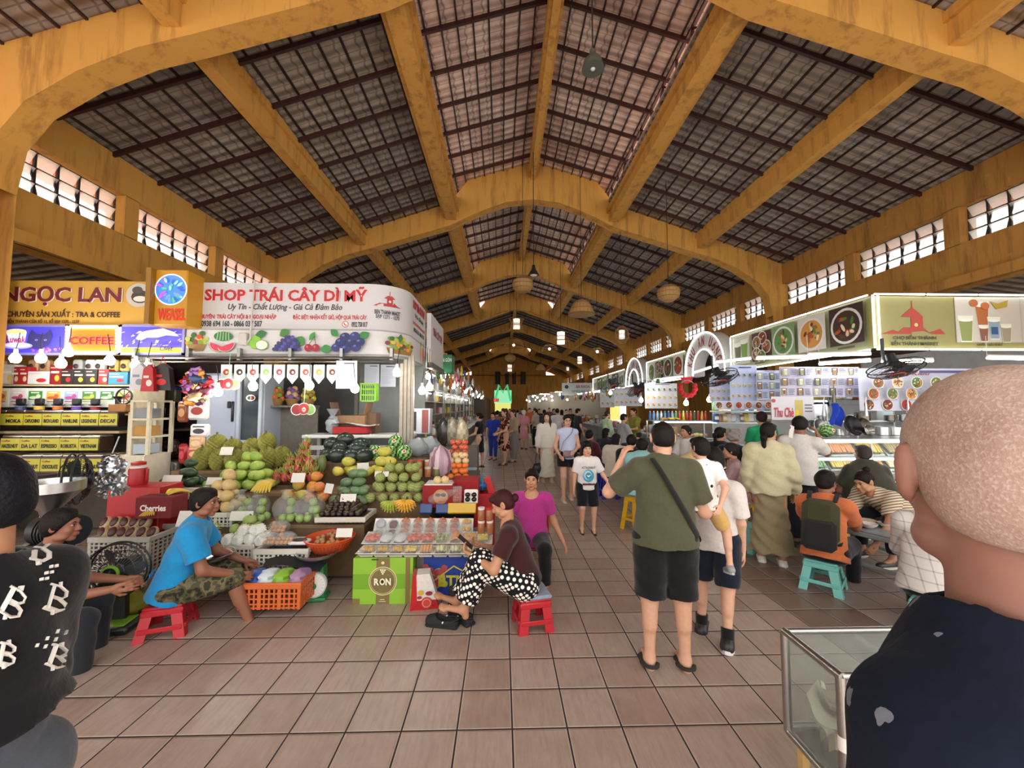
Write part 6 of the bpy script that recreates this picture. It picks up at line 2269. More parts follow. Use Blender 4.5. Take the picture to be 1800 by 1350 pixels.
for i, (u0, u1, lb, grp) in enumerate(((408, 436, 'bagged green guava, left one of the two bags by the pale melons', 'guavas in the left bag'), (437, 466, 'bagged green guava, right one of the two bags by the pale melons', 'guavas in the right bag'), (486, 520, 'bagged green guava with red fruit behind, left end of the wide bags', 'guavas in the wide left bag'), (520, 566, 'bagged green guava in the wide bag left of the mangosteens', 'guavas in the wide right bag'))):
 pile(GU2, lb, 'guava', grp, u0, u1, 917, 4.14, .085, 2, 3, dz=.07, jit=.3)
 a_, b_ = at(u0, 918, 4.25), at(u1, 870, 4.25)
 m = M('#e8efe6')
 W, H_ = (b_.x - a_.x) / 2 + .03, (b_.z - a_.z) * .5
 m.ell((0, 0, H_), (W, .15, H_), 16, 10, fn=lambda v: v * (1 + .07 * np.sin(9 * v[:, :1] + 5 * v[:, 2:3])))
 m.lathe([(.05, H_ * 1.9), (.025, H_ * 2.05), (.06, H_ * 2.35)], n=10)
 tag(m.o('plastic_bag', FILM, loc=((a_.x + b_.x) / 2, 4.25, a_.z)), ('clear bag around the guavas next to the pale melons', 'clear bag around the second lot of guavas by the melons', 'clear bag with a red label around guavas, behind the longans', 'clear wide bag around guavas left of the mangosteens')[i], 'bag', 'clear bags of guavas')
# netting leaves, starfruit and paper left of the guavas
m = M('#9fb03a')
for i in range(12):
 a_ = i * .53
 m.tube([(0, 0, 0), (.06 * math.cos(a_), .05 * math.sin(a_), .03 + .02 * (i % 3)), (.11 * math.cos(a_), .09 * math.sin(a_), .035 + .02 * (i % 2))], [.012, .024, .004], 4, flat=.3)
tag(m.o('leafy_bundle', RIND, loc=at(369, 935, 3.9)), 'bundle of yellow green leaves beside the netted guavas', 'leaves')
m = M('#d9d6d0')
for i in range(9):
 m.ell((rnd.uniform(-.12, .12), rnd.uniform(-.06, .06), rnd.uniform(0, .07)), (.05, .045, .03), 9, 6, R=rot(rnd.random(), rnd.random(), 0), fn=lambda v: v * (1 + .2 * np.sin(9 * v[:, :1])))
tag(m.o('foam_netting', CLOTH, loc=at(352, 945, 3.92)), 'heap of empty white foam netting by the blue polo shirt', 'netting')

# ---- punnets of longans
for i, (u, v, Y) in enumerate(((472, 957, 3.86), (502, 957, 3.86), (490, 936, 4.0))):
 p = at(u, v, Y)
 t = thing('punnet', ('clear punnet of longans, front left of three', 'clear punnet of longans, front right of three', 'clear punnet of longans stacked at the back')[i], 'punnet', p, 0, 'punnets of longans')
 m = M('#eef2f0'); m.box((0, 0, .045), (.17, .13, .09), b=.02); m.o('tub', FILM, t)
 m = M('#f4f6f5'); m.ell((0, 0, .09), (.085, .065, .03), 14, 8); m.o('lid', FILM, t)
 for q in range(9):
  place(LON, p + Vector(((q % 4 - 1.5) * .038, -.035 + .03 * (q // 4), .03 + .026 * (q // 4))), 'longan in the %s punnet' % ('front left', 'front right', 'back')[i], 'longan', 'longans in the %s punnet' % ('front left', 'front right', 'back')[i])
m = M('#3a2a30'); m.box((0, 0, .015), (.17, .12, .03), b=.01, col='#d9d9dc').ell((0, 0, .03), (.07, .045, .015), 12, 6)
tag(m.o('packed_tray', SATIN, loc=at(527, 955, 3.86)), 'small wrapped tray of dark slices right of the longans', 'tray')

# ---- orange tub on a stand
p = at(580, 952, 3.95)
t = thing('colander_tub', 'round orange plastic colander of brown fruit on a metal stand', 'colander', p + Vector((0, 0, -.03)))
m = M('#d0562a'); m.lathe([(.11, -.06), (.17, -.03), (.215, .05), (.235, .08), (.225, .085), (.2, .045), (.155, -.02), (.1, -.045)], n=28)
for k in range(5):
 z = -.03 + .018 * k
 for i in range(40):
  a_ = i * PI / 20
  rr = .172 + (z + .03) * .56
  m.box((rr * math.cos(a_), rr * math.sin(a_), z), (.004, .012, .006), R=rotz(a_), col='#7a2c14')
m.o('bowl', SATIN, t)
for i in range(24):
 r_ = .15 * math.sqrt(rnd.random())
 a_ = rnd.random() * 6.28
 place(SAP, p + Vector((r_ * math.cos(a_) + .03, r_ * math.sin(a_), .03 + .05 * (1 - r_ / .15))), 'small brown round fruit in the orange colander', 'fruit', 'brown fruit in the orange colander')
m = M('#9b9b98')
for sx in (-1, 1):
 for sy in (-1, 1):
  m.tube([(sx * .16, sy * .12, -.06), (sx * .18, sy * .14, -p.z * .5), (sx * .18, sy * .14, -p.z + .04)], .009, 6)
m.tube([(.18 * math.cos(a_), .15 * math.sin(a_), -.055) for a_ in np.arange(16) * PI / 8], .008, 5, closed=True)
tag(m.o('metal_stand', METAL, loc=p + Vector((0, 0, -p.z))), 'bent metal rod stand under the orange colander', 'stand').location.z = 0

# ---- halved brown fruit at the far left crate
m = M('#c2ad86'); m.ell((0, 0, 0), (.06, .06, .085), 14, 10); m.ell((0, -.045, .01), (.042, .02, .058), 12, 8, col='#4a2622')
HAL = fruit_obj('halved_fruit', m, RIND)
for i in range(11):
 p = at(182 + 17 * (i % 6) + 6 * (i // 6), 938 - 18 * (i // 6), 3.85 + .12 * (i // 6))
 place(HAL, p, 'pale brown fruit cut open to show dark flesh, in the crate behind the fan', 'fruit', 'halved brown fruit', (-.5, rnd.uniform(-.3, .3), rnd.uniform(-.4, .4)), .8)
c = dup(b1, at(268, 902, 3.95), .3, 'short yellow banana piece beside the halved brown fruit', scale=(.5, .5, .5))

# ---- price cards
def card(u, v, Y, w, h, lb, tilt=-.35, rz=0.0):
 m = M('#d5d4cc'); m.box((0, 0, h / 2), (w, .003, h), R=rot(tilt, 0, 0))
 o = m.o('price_card', PRINT, loc=at(u, v, Y)); o.rotation_euler.z = rz
 a = Art(y=-.004); a.lines(-w * .4, h * .15, w * .4, h * .9, 3, '#5c626e', .3)
 R = rot(tilt, 0, 0)
 a.v = [np.asarray(q) @ R.T for q in a.v]
 a.o('print', PRINT, o)
 return tag(o, lb, 'price card', 'price cards among the fruit')


for q in ((398, 800, 5.0, .15, .1, 'white price card among the durians'), (302, 850, 4.38, .2, .09, 'white price card on the avocados'), (376, 852, 4.5, .16, .08, 'white price card on the green mangoes'), (524, 848, 4.36, .14, .1, 'white price card on the ripe mangoes'),
 (578, 867, 4.3, .12, .1, 'white price card on the dark green mangoes', -.3, -.5), (638, 830, 4.78, .13, .11, 'white price card beside the lime mangoes', -.3, .5), (671, 838, 4.62, .16, .06, 'white price card above the custard apples'),
 (612, 882, 4.2, .16, .08, 'white price card behind the mangosteens'), (605, 944, 3.86, .15, .08, 'white price card in the orange colander'), (424, 915, 4.05, .22, .09, 'white card with blue handwriting behind the netted guavas'), (326, 925, 3.86, .15, .14, 'white card with writing in front of the cherry carton')):
 card(*q)

# ---- cherry carton and the red stools with a red flask
carton('dark red fruit carton with white lettering under a banana bunch', (at(285, 890, 4.0).x, 4.0, at(285, 908, 3.9).z - .02), (.34, .2, .2), '#6f1d22')
cc = bpy.context.scene.collection.objects[-1]
text('Cherries', .24, .06, PRINT, cc, (0, -.102, .1), '#e8dcd8', bold=.03)


def plastic_stool(col, label, loc, rz, h=.45, w=.3, tw=.22, group=None, cover=None):
 t = thing('plastic_stool', label, 'stool', loc, rz, group)
 m = M(col); m.box((0, 0, h - .012), (tw, tw, .024), b=.01).box((0, 0, h - .045), (tw + .012, tw + .012, .05), b=.01); m.o('seat', SATIN, t)
 for sx in (-1, 1):
  for sy in (-1, 1):
   lm = M(col)
   a0, a1 = tw / 2 - .01, w / 2 - .015
   for (x0, y0, x1, y1) in ((a0 - .03, a0, a1 - .03, a1), (a0, a0 - .03, a1, a1 - .03)):
    ww = .034
    ax = 0 if x0 < y0 else 1
    c0, c1 = np.array((sx * x0, sy * y0, h - .03)), np.array((sx * x1, sy * y1, 0))
    dx = np.array((ww, 0, 0)) if ax == 0 else np.array((0, ww, 0))
    dn = np.array((0, .006, 0)) if ax == 0 else np.array((.006, 0, 0))
    v = [c + p_ * dx + q_ * dn for c in (c0, c1) for p_, q_ in ((-1, -1), (1, -1), (1, 1), (-1, 1))]
    lm.add(v, [(0, 1, 2, 3), (7, 6, 5, 4), (0, 4, 5, 1), (1, 5, 6, 2), (2, 6, 7, 3), (3, 7, 4, 0)])
   lm.o('leg', SATIN, t)
 for k in range(4):
  sm_ = M(col)
  zz = h * .33
  q = tw / 2 + (w - tw) / 2 * (1 - zz / h) - .006
  d = [(0, -q), (q, 0), (0, q), (-q, 0)][k]
  sz = (2 * q - .03, .012, .035) if k % 2 == 0 else (.012, 2 * q - .03, .035)
  sm_.box((d[0], d[1], zz), sz, b=.004)
  sm_.o('stretcher', SATIN, t)
 if cover:
  m = M(cover); m.box((0, 0, h + .012), (tw + .02, tw + .02, .03), b=.012); m.o('cushion', CLOTH, t)
 return t


RED, YEL, TUR, BLU = '#b3202a', '#d9a81c', '#6fb7b0', '#1f2a9c'
plastic_stool(RED, 'low red plastic stool under the blue polo shirt', (g4.x + .0, g4.y - .04, 0), .35, .235, .34, .25)
plastic_stool(RED, 'low red plastic stool under the polka-dot trousers', (g3.x + .06, g3.y - .02, 0), .2, .25, .30, .24, cover='#8d97ad')
t = thing('plastic_chair', 'red plastic chair under the magenta blouse', 'chair', (spot(935, 4.4)[0], 4.4, 0), 2.95)
m = M(RED); m.box((0, 0, .25), (.36, .34, .03), b=.01); m.o('seat', SATIN, t)
m = M(RED); m.box((0, -.2, .47), (.34, .025, .40), b=.012); m.o('backrest', SATIN, t)
for sx in (-1, 1):
 for sy in (-1, 1):
  m = M(RED); m.cyl((sx * .15, sy * .14, .24), (sx * .18, sy * .17, 0), .018, .022, 8); m.o('leg', SATIN, t)
p = at(240, 905, 4.1)
carton('red plastic stool-box below the red flask', (p.x, 4.2, 0), (.5, .3, p.z + .28), '#a81c24', 'box', name='red_box', mat=SATIN)
m = M('#a31c22'); m.lathe([(.075, 0), (.08, .02), (.078, .15), (.07, .17)], n=16).lathe([(.074, .17), (.076, .19), (.05, .2)], n=16, col='#d9d2cc').lathe([(.06, .2), (.062, .225), (.03, .235)], n=14).box((.09, 0, .1), (.02, .03, .13), b=.006)
tag(m.o('water_flask', SATIN, loc=(at(241, 872, 4.2).x, 4.2, p.z + .28)), 'red insulated flask with a pale collar on the red box', 'flask')

# ---- weighing scale
g = gnd(556, 1052)
t = thing('weighing_scale', 'green spring scale with a white dial and steel pan', 'scale', (g.x, g.y, 0), .12)
m = M('#2c7d4e'); m.box((0, 0, .02), (.2, .17, .03), b=.008); m.prism([(-.085, .03), (.085, .03), (.07, .3), (-.07, .3)], .11, t=(0, -.055, 0)); m.o('housing', GLOSS, t)
m = M('#e2e4e2'); m.cyl((0, -.085, .155), (0, -.05, .155), .108, n=28); m.cyl((0, -.09, .155), (0, -.085, .155), .112, .108, 28, col='#b9bcbb')
m.o('dial', GLOSS, t)
a = Art(y=-.0905); a.e(0, .155, .1, .1, '#e9ebe8', n=28)
for i in range(20):
 q = i * PI / 10; a.p([(.09 * math.sin(q + d_), .155 + .09 * math.cos(q + d_)) for d_ in (-.02, .02)] + [(.075 * math.sin(q), .155 + .075 * math.cos(q))], '#2a2a2a')
a.e(0, .15, .03, .03, '#2c7d4e'); a.p([(-.006, .15), (.006, .15), (.002, .25), (-.002, .25)], '#8a1f1f'); a.e(0, .15, .01, .01, '#2b2b2b'); a.o('dial_face', PRINT, t)
m = M('#c9ccca'); m.cyl((0, 0, .3), (0, 0, .36), .03, n=10); m.lathe([(.03, .36), (.12, .37), (.17, .4), (.185, .425), (.178, .425), (.16, .405), (.1, .38), (.0, .375)], n=26); m.o('pan', METAL, t)
m = M('#c9ccca'); m.lathe([(.0, .0), (.1, .006), (.16, .035), (.172, .06), (.165, .06), (.15, .04), (.09, .014), (0, .01)], n=24)
tag(m.o('steel_pan', METAL, loc=at(372, 985, 3.55)), 'loose steel weighing pan beside the blue polo shirt', 'pan')

# ---- orange crate on the floor with bags
OC = crate('orange plastic crate of folded bags on the floor beside the scale', 421, 527, 1026, 3.42, .21, .34, '#c8622c', name='orange_crate')
for i, (dx, col, lb) in enumerate(((-.2, '#2a4fa0', 'blue folded bag in the orange crate'), (-.1, '#c9d2da', 'clear crumpled bag in the orange crate'), (.03, '#7fae2f', 'lime green folded bag in the orange crate'), (.17, '#a07a9c', 'mauve crumpled bag in the orange crate'))):
 m = M(col); m.ell((0, 0, 0), (.085, .12, .07), 12, 9, fn=lambda v: v * (1 + .16 * np.sin(7 * v[:, :1] + 9 * v[:, 2:3]) * np.cos(8 * v[:, 1:2])))
 tag(m.o('folded_bag', SATIN, loc=OC.location + Vector((dx, 0, .19)) - Vector((0, 0, 0))), lb, 'bag', 'folded bags in the orange crate')
m = M('#202224'); m.sheet(lambda s, q: ((s - .5) * .52, (q - .5) * .2, .03 * math.sin(5 * s) + .12 * q), 8, 5)
tag(m.o('black_sack', SATIN, loc=OC.location + Vector((.05, .16, .24))), 'black plastic sack draped behind the orange crate', 'bag')
# ================================================================ cut-fruit table, bananas, red cartons, aisle-side goods
g = gnd(680, 1049)
GC = carton('green fruit carton with a round brown emblem under the fruit trays', (g.x, 3.83, 0), (.53, .36, .40), '#7fae2a')
a = Art(y=-.181)
a.r(-.265, .0, .265, .40, '#86b530'); a.r(-.265, .13, .265, .26, '#6fa023'); a.r(-.06, 0, .06, .4, '#7a6a3c'); a.r(.2, 0, .24, .4, '#7a6a3c'); a.r(-.265, .0, -.2, .05, '#7a6a3c')
a.e(0, .2, .125, .125, '#d9cf9a', n=28); a.e(0, .2, .118, .118, '#7a6a3c', n=28); a.e(0, .2, .11, .11, '#cfc48f', n=28); a.e(0, .2, .106, .106, '#76663a', n=28)
for k, n in enumerate((3, 2, 1)):
 for i in range(n):
  a.e((i - (n - 1) / 2) * .018, .295 - .015 * k, .008, .008, '#e6dfb5')
a.e(0, .36, .015, .013, '#d9cf9a'); a.e(.0, .2, .012, .012, '#1d1d1b'); a.r(-.02, .04, .02, .046, '#d9cf9a'); a.r(-.03, .025, .03, .03, '#d9cf9a'); a.r(-.1, .385, -.04, .395, '#2d3a12')
a.o('emblem_print', PRINT, GC)
text('R', .045, .06, PRINT, GC, (-.05, -.2, .2), '#ece6c4', bold=.04); text('N', .048, .06, PRINT, GC, (.052, -.2, .2), '#ece6c4', bold=.04); text('O', .05, .06, PRINT, GC, (0, -.2, .2), '#ece6c4', bold=.03)
g = gnd(785, 1040)
BC = carton('blue fruit carton with yellow lettering behind the red shopping bag', (g.x, 3.95, 0), (.53, .36, .38), '#1c3c8f')
a = Art(y=-.181)
a.r(-.265, 0, .265, .38, '#1f3f98'); a.r(.2, 0, .24, .38, '#6d675a'); a.r(-.265, 0, -.2, .38, '#6d675a')
for i in range(26):
 a.e(-.2 + .2 * rnd.random(), .1 + .18 * rnd.random(), .03, .03, ('#9fb53a', '#b84a4a', '#c9a04a', '#a33a48')[i % 4])
a.p([(-.1, .16), (.08, .29), (.25, .2), (.25, .185), (.08, .275), (-.1, .145)], '#c9b94a')
a.o('grape_print', PRINT, BC)
text('BTM', .26, .1, PRINT, BC, (.07, -.2, .15), '#c9c03a', bold=.03)
m = M('#8a8f97'); m.box((0, 0, .37), (1.2, .75, .02)).box((0, .3, .185), (1.1, .04, .37))
DT = tag(m.o('display_table', SATIN, loc=(at(745, 965, 3.9).x + .05, 4.1, .035)), 'low grey board behind the green and blue cartons that carries the fruit trays', 'table')


def tray_proto():
 t = thing('foam_tray', 'x', 'tray', (0, 0, 0))
 m = M('#e3e0d8')
 pr = [(.055, .0), (.075, .035), (.09, .042), (.088, .046), (.07, .038), (.052, .006)]
 n = 4
 v, f = [], []
 for r, z in pr:
  v += [(sx * r * .95, sy * r * 1.15, z) for sx, sy in ((-1, -1), (1, -1), (1, 1), (-1, 1))]
 for k in range(len(pr) - 1):
  for i in range(4):
   f.append((k * 4 + i, k * 4 + (i + 1) % 4, k * 4 + 4 + (i + 1) % 4, k * 4 + 4 + i))
 f += [(3, 2, 1, 0), (20, 21, 22, 23)]
 m.add(v, f)
 m.o('foam_body', MATTE, t)
 return t


def cut_fruit(kind, parent):
 m = M()
 if kind == 'mango':
  for i in range(4):
   m.ell((-.035 + .023 * i, -.005 * i, .05 + .006 * (i % 2)), (.018, .055, .018), 9, 6, R=rot(0, .4, .25), col='#d8a52c')
  m.ell((.03, .02, .055), (.02, .05, .012), 8, 5, R=rot(0, -.6, 0), col='#c3b84a')
 elif kind == 'pine':
  for i in range(6):
   m.box((-.04 + .03 * (i % 3), -.03 + .05 * (i // 3), .055), (.03, .04, .03), R=rot(.3, .2, i), b=.006, col=('#e2c64a', '#dcb83c')[i % 2])
 elif kind == 'melon':
  for i in range(4):
   m.tube([(-.045 + .028 * i, -.05, .045), (-.045 + .028 * i, 0, .07), (-.045 + .028 * i, .05, .045)], [.012, .018, .012], 6, col='#e0a066')
 elif kind == 'pear':
  for i in range(3):
   m.ell((-.03 + .03 * i, 0, .055), (.022, .05, .028), 9, 6, R=rot(0, .5, .3), col=('#d8d09a', '#e0dab4')[i % 2])
  m.ell((.035, -.01, .062), (.012, .045, .02), 8, 5, col='#8f9a3a')
 elif kind == 'red':
  for i in range(6):
   m.ell((-.04 + .04 * (i % 3), -.03 + .05 * (i // 3), .052), (.026, .03, .02), 8, 5, R=rot(.4, .3, i), col=('#c9543c', '#d8795a')[i % 2])
 elif kind == 'white':
  m.ell((0, 0, .045), (.065, .075, .03), 14, 8, fn=lambda v: v * (1 + .1 * np.sin(9 * v[:, :1] + 8 * v[:, 1:2])), col='#d0d2d4')
 elif kind == 'green':
  for i in range(6):
   m.box((-.04 + .04 * (i % 3), -.03 + .05 * (i // 3), .05), (.035, .03, .02), R=rot(.4, .5, i), b=.006, col=('#9fae48', '#b8bf6a')[i % 2])
 elif kind == 'orange':
  for i in range(5):
   m.tube([(-.05, -.045 + .022 * i, .045), (0, -.045 + .022 * i, .075), (.05, -.045 + .022 * i, .045)], [.008, .013, .008], 6, col='#d98a3c')
 elif kind == 'jack':
  for i in range(8):
   m.ell((-.045 + .03 * (i % 4), -.035 + .06 * (i // 4), .055), (.02, .03, .018), 8, 5, R=rot(.3, .2, i), col='#d59c42')
 elif kind == 'sausage':
  for i in range(4):
   m.tube([(-.05, -.075 + .05 * i, .045), (0, -.062 + .05 * i, .06), (.05, -.075 + .05 * i, .045)], [.014, .024, .014], 7, col=('#a8644a', '#b8745a')[i % 2])
 elif kind == 'beet':
  m.box((0, .045, .04), (.1, .08, .04), b=.02, col='#5a1226'); m.box((0, -.045, .04), (.1, .08, .04), b=.02, col='#6a1830')
 elif kind == 'garlic':
  for y in (-.05, .05):
   m.ell((0, y, .045), (.06, .045, .025), 12, 7, fn=lambda v: v * (1 + .08 * np.sin(12 * v[:, :1])), col='#a9adb2')
 elif kind == 'gold':
  for i in range(9):
   m.ell((-.035 + .035 * (i % 3), -.07 + .07 * (i // 3), .048), (.022, .028, .02), 8, 5, R=rot(.2, .3, i), col=('#dba436', '#d2952c')[i % 2])
 m.o('cut_fruit', GLOSS, parent)
 f = M('#ffffff')
 f.ell((0, 0, .055), (.085, .1, .028), 14, 7)
 f.o('cling_film', FILM, parent)
 return parent


names = {'mango': 'yellow mango slices', 'pine': 'pineapple chunks', 'melon': 'orange melon crescents', 'pear': 'pale pomelo wedges', 'red': 'red watermelon pieces', 'white': 'white peeled fruit', 'green': 'green guava pieces', 'orange': 'bright papaya crescents', 'jack': 'jackfruit pods', 'sausage': 'brown peeled tamarind', 'beet': 'dark red gratings', 'garlic': 'foil-wrapped grey fruit', 'gold': 'golden durian pods'}
row1 = ['mango', 'mango', 'mango', 'pine', 'melon', 'pear', 'pear', 'pear', 'pear']
nth = ['first', 'second', 'third', 'fourth', 'fifth', 'sixth', 'seventh', 'eighth', 'ninth']
tops = {}
TP = tray_proto()
for o in list(TP.children):
 pass


def new_tray(kind):
 t = dup(TP) if kind else TP
 cut_fruit(kind, t)
 _kids.pop(t.name, None)
 return t


for i, k in enumerate(row1):
 u = 648 + 25.6 * i
 p = at(u, 972, 3.72)
 t = new_tray(k); t.location = p + Vector((0, .0, -.012)); t['label'] = 'white foam tray of %s, %s from the green carton end, front row' % (names[k], nth[i]); t['group'] = 'front row of fruit trays'
row2 = ['red', 'white', 'white', 'red', 'red', 'green', 'orange', 'jack', 'pine']
for i, k in enumerate(row2):
 u = 657 + 24.2 * i
 t = new_tray(k); t.location = at(u, 952, 3.98) + Vector((0, 0, -.0)); t.rotation_euler = (.25, 0, 0); t['label'] = 'clear topped tray of %s, %s from the left in the middle row' % (names[k], nth[i]); t['group'] = 'middle row of fruit trays'
row3 = ['garlic', 'beet', 'sausage', 'sausage', 'sausage', 'sausage', 'sausage', 'gold']
for i, k in enumerate(row3):
 u = 670 + 21.5 * i
 t = new_tray(k); t.location = at(u, 932, 4.12); t.rotation_euler = (.95, 0, 0); t.scale = (.78, 1.05, .9); t['label'] = 'propped up tray of %s, %s from the left in the back row' % (names[k], nth[i]); t['group'] = 'back row of fruit trays'
bpy.data.objects.remove([c for c in TP.children][0]); bpy.data.objects.remove(TP)
# jars of sauce by the phone
for i, (u, v, cap) in enumerate(((846, 938, '#e3ded8'), (861, 938, '#e3ded8'), (846, 915, '#e0dcd8'), (860, 915, '#c02a26'))):
 t = thing('sauce_jar', ('brown sauce jar with a pale lid, lower one nearer the trays', 'brown sauce jar with a pale lid, lower one nearer the phone', 'brown sauce jar with a pale lid, upper one', 'brown sauce jar with a red lid')[i], 'jar', at(u, v, 4.02), 0, 'sauce jars')
 m = M('#a0623a'); m.lathe([(.034, 0), (.036, .02), (.036, .1), (.03, .11)], n=14); m.o('jar_body', GLOSS, t)
 m = M(cap); m.lathe([(.034, .108), (.035, .13), (.0, .132)], n=14); m.o('lid', SATIN, t)
# flat packs behind the back row
for (u, v, Y, W, H_, col, c2, lb) in ((749, 903, 4.3, .13, .1, '#2f4a86', '#dfe4ea', 'blue pack with a white emblem, left of two'), (777, 903, 4.3, .13, .1, '#27407c', '#dfe4ea', 'blue pack with a white emblem, right of two'), (812, 903, 4.3, .3, .11, '#c9a126', '#d9d2bc', 'wide yellow pack with a pale label behind the trays')):
 m = M(col); m.box((0, 0, H_ / 2), (W, .05, H_), R=rot(-.5, 0, 0), b=.008)
 o = m.o('flat_pack', GLOSS, loc=at(u, v, Y)); tag(o, lb, 'pack')
 a = Art(y=-.028); a.e(0, H_ * .55, W * .2, H_ * .25, c2); a.r(-W * .1, H_ * .3, W * .1, H_ * .34, c2); R = rot(-.5, 0, 0); a.v = [np.asarray(q) @ R.T for q in a.v]; a.o('emblem', PRINT, o)
# red cartons and what stands on them
zb_ = at(770, 895, 4.35).z
cr1 = carton('red apple carton with an open white top, above the blue packs', (at(771, 880, 4.45).x, 4.55, zb_), (.34, .3, .24), '#8f1d20')
a = Art(y=-.152); a.e(.03, .12, .08, .08, '#c98a5a', n=18); a.e(.0, .14, .03, .02, '#2a1a14'); a.e(.06, .14, .03, .02, '#2a1a14'); a.o('print', PRINT, cr1)
a = Art(); m = M('#d9d8d2'); m.box((0, 0, .245), (.3, .26, .012)); m.o('open_top', MATTE, cr1)
for q in ((-.02, -.06), (.06, -.04)):
 place(NSP, (cr1.location.x + q[0], cr1.location.y + q[1], zb_ + .285), 'pale pear in the open red carton', 'pear', 'pears in the open red carton')
cr2 = carton('red carton right of the open one, under the fruit basket', (at(818, 880, 4.6).x, 4.75, zb_), (.3, .34, .26), '#96191d')
cr3 = carton('bright red plastic bin at the aisle edge of the fruit shop', (at(850, 890, 4.6).x, 5.0, 0), (.24, .5, .72), '#b11f22', 'bin', name='red_bin', mat=SATIN)
m = M('#3f7f96'); m.ell((0, 0, .09), (.13, .2, .09), 14, 9, fn=lambda v: v * (1 + .06 * np.sin(8 * v[:, :1]))); m.ell((0, -.12, .09), (.09, .09, .06), 12, 7, col='#1f4f86')
tag(m.o('cushion_bag', SATIN, loc=(at(845, 862, 4.9).x, 4.95, .72)), 'blue and teal swirled bag on the red bin', 'bag')
m = M('#c0201f'); m.prism([(-.05, .18), (.02, .2), (.13, -.12), (.06, -.15)], .03)
tag(m.o('red_bag', SATIN, loc=(at(858, 842, 4.9).x, 4.8, .72)), 'bright red plastic bag hanging over the aisle edge', 'bag')
t = thing('strawberry_punnet', 'clear upright punnet of strawberries between the red cartons', 'punnet', at(804, 884, 4.4))
m = M('#eef2f0'); m.box((0, 0, .09), (.1, .05, .18), b=.01); m.o('box_shell', FILM, t)
m = M('#b02a28')
for i in range(12):
 m.ell((-.03 + .03 * (i % 3), -.01, .03 + .035 * (i // 3)), (.018, .016, .02), 8, 6)
m.o('strawberry_fill', SATIN, t)
t = thing('packed_tray', 'white tray of dark plums right of the strawberries', 'tray', at(828, 884, 4.4))
m = M('#dfdcd6'); m.box((0, 0, .07), (.15, .03, .15), R=rot(-.3, 0, 0), b=.01); m.o('tray_body', MATTE, t)
m = M('#17161b')
for i in range(4):
 m.ell((-.035 + .07 * (i % 2), -.03, .045 + .05 * (i // 2)), (.03, .025, .025), 9, 6)
m.o('plum_fill', GLOSS, t)
m = M('#4c7a3a'); m.ell((0, 0, .07), (.17, .06, .06), 14, 8, R=rot(0, -.35, 0), fn=lambda v: v * (1 + .12 * np.sin(8 * v[:, :1])), col=lambda v, f: [hx(('#567a44', '#8a4a44', '#9aa0a0', '#3f5f35')[i % 4]) for i in range(len(f))])
tag(m.o('packed_salad', FILM, loc=at(775, 884, 4.38)), 'film-wrapped leafy pack leaning on the red carton', 'pack')
zz = at(790, 845, 4.9).z
m = M('#4a4038'); m.box((0, 0, -.06), (.75, .5, .1)).box((0, 0, -zz / 2 - .08), (.7, .45, zz - .1), col='#3a332d')
tag(m.o('display_bench', WOODV, loc=None), 'dark bench carrying the shallot sack and persimmons', 'bench').location = (at(786, 845, 4.9).x, 5.2, .02)
for (u, rows, lay, o, lb, cat, grp, vb, Y) in ((806, 1, 3, PER, 'bright orange persimmon in the bottom of the fruit tower', 'persimmon', 'persimmons', 843, 4.98), (806, 1, 2, NSP, 'pale yellow pear in the middle of the fruit tower', 'pear', 'tower pears', 815, 5.1), (806, 1, 3, APP, 'red apple in the top of the fruit tower', 'apple', 'tower apples', 800, 5.22)):
 pile(o, lb, cat, grp, 786, 824, vb, Y, .085, rows, lay, shrink=.12)
m = M('#a98a98'); m.ell((0, 0, .2), (.15, .12, .21), 16, 12, fn=lambda v: v * (1 + .06 * np.sin(10 * v[:, :1] + 8 * v[:, 2:3])), col=lambda v, f: [hx(('#a78794', '#c9b4bd', '#8a6070', '#b89aa6')[(i * 7) % 4]) for i in range(len(f))])
tag(m.o('shallot_sack', SATIN, loc=(at(773, 846, 5.0).x, 5.05, zz)), 'clear sack of pink shallots left of the persimmons', 'sack')
for i in range(8):
 u, v = 722 + 15 * (i % 4), 838 - 13 * (i // 4)
 t = thing('spice_jar', 'small glass jar with a red or pale lid, left of the shallot sack', 'jar', at(u, v, 4.95 + .12 * (i // 4)), 0, 'small jars by the shallots')
 m = M(('#8a5a3a', '#9a8a4a', '#b06a40', '#6a6a3a')[i % 4]); m.lathe([(.04, 0), (.042, .08), (.036, .1)], n=12); m.o('jar_body', GLOSS, t)
 m = M(('#b5462f', '#c9c0a8')[(i // 2) % 2]); m.lathe([(.04, .098), (.04, .12), (0, .122)], n=12); m.o('lid', SATIN, t)
for i, (u, v, Y) in enumerate(((733, 787, 5.5), (754, 784, 5.6))):
 m = M('#aab2ba'); m.ell((0, 0, .11), (.16, .12, .13), 14, 10, fn=lambda v: v * (1 + .1 * np.sin(8 * v[:, :1] + 7 * v[:, 2:3])))
 tag(m.o('plastic_bag', MILKY, loc=at(u, v + 14, Y)), ('grey plastic bag beside the striped watermelons', 'grey plastic bag behind the shallot sack')[i], 'bag')
# red box with blue lids, on the aisle side
p = gnd(843, 850)
carton('dark red plastic box under the blue lidded tubs', (p.x - .12, 6.3, 0), (.45, .5, .62), '#8f1a26', 'box', name='red_box', mat=SATIN)
for i in range(2):
 t = thing('lidded_tub', ('clear tub with a pale blue lid on the red box, left', 'clear tub with a pale blue lid on the red box, right')[i], 'tub', (p.x - .24 + .24 * i, 6.2, .62), 0, 'blue lidded tubs')
 m = M('#bcd0d8'); m.box((0, 0, .07), (.21, .3, .14), b=.02); m.o('tub_body', GLOSS, t)
 m = M('#8fb4c8'); m.box((0, 0, .155), (.23, .32, .03), b=.012); m.o('lid', SATIN, t)
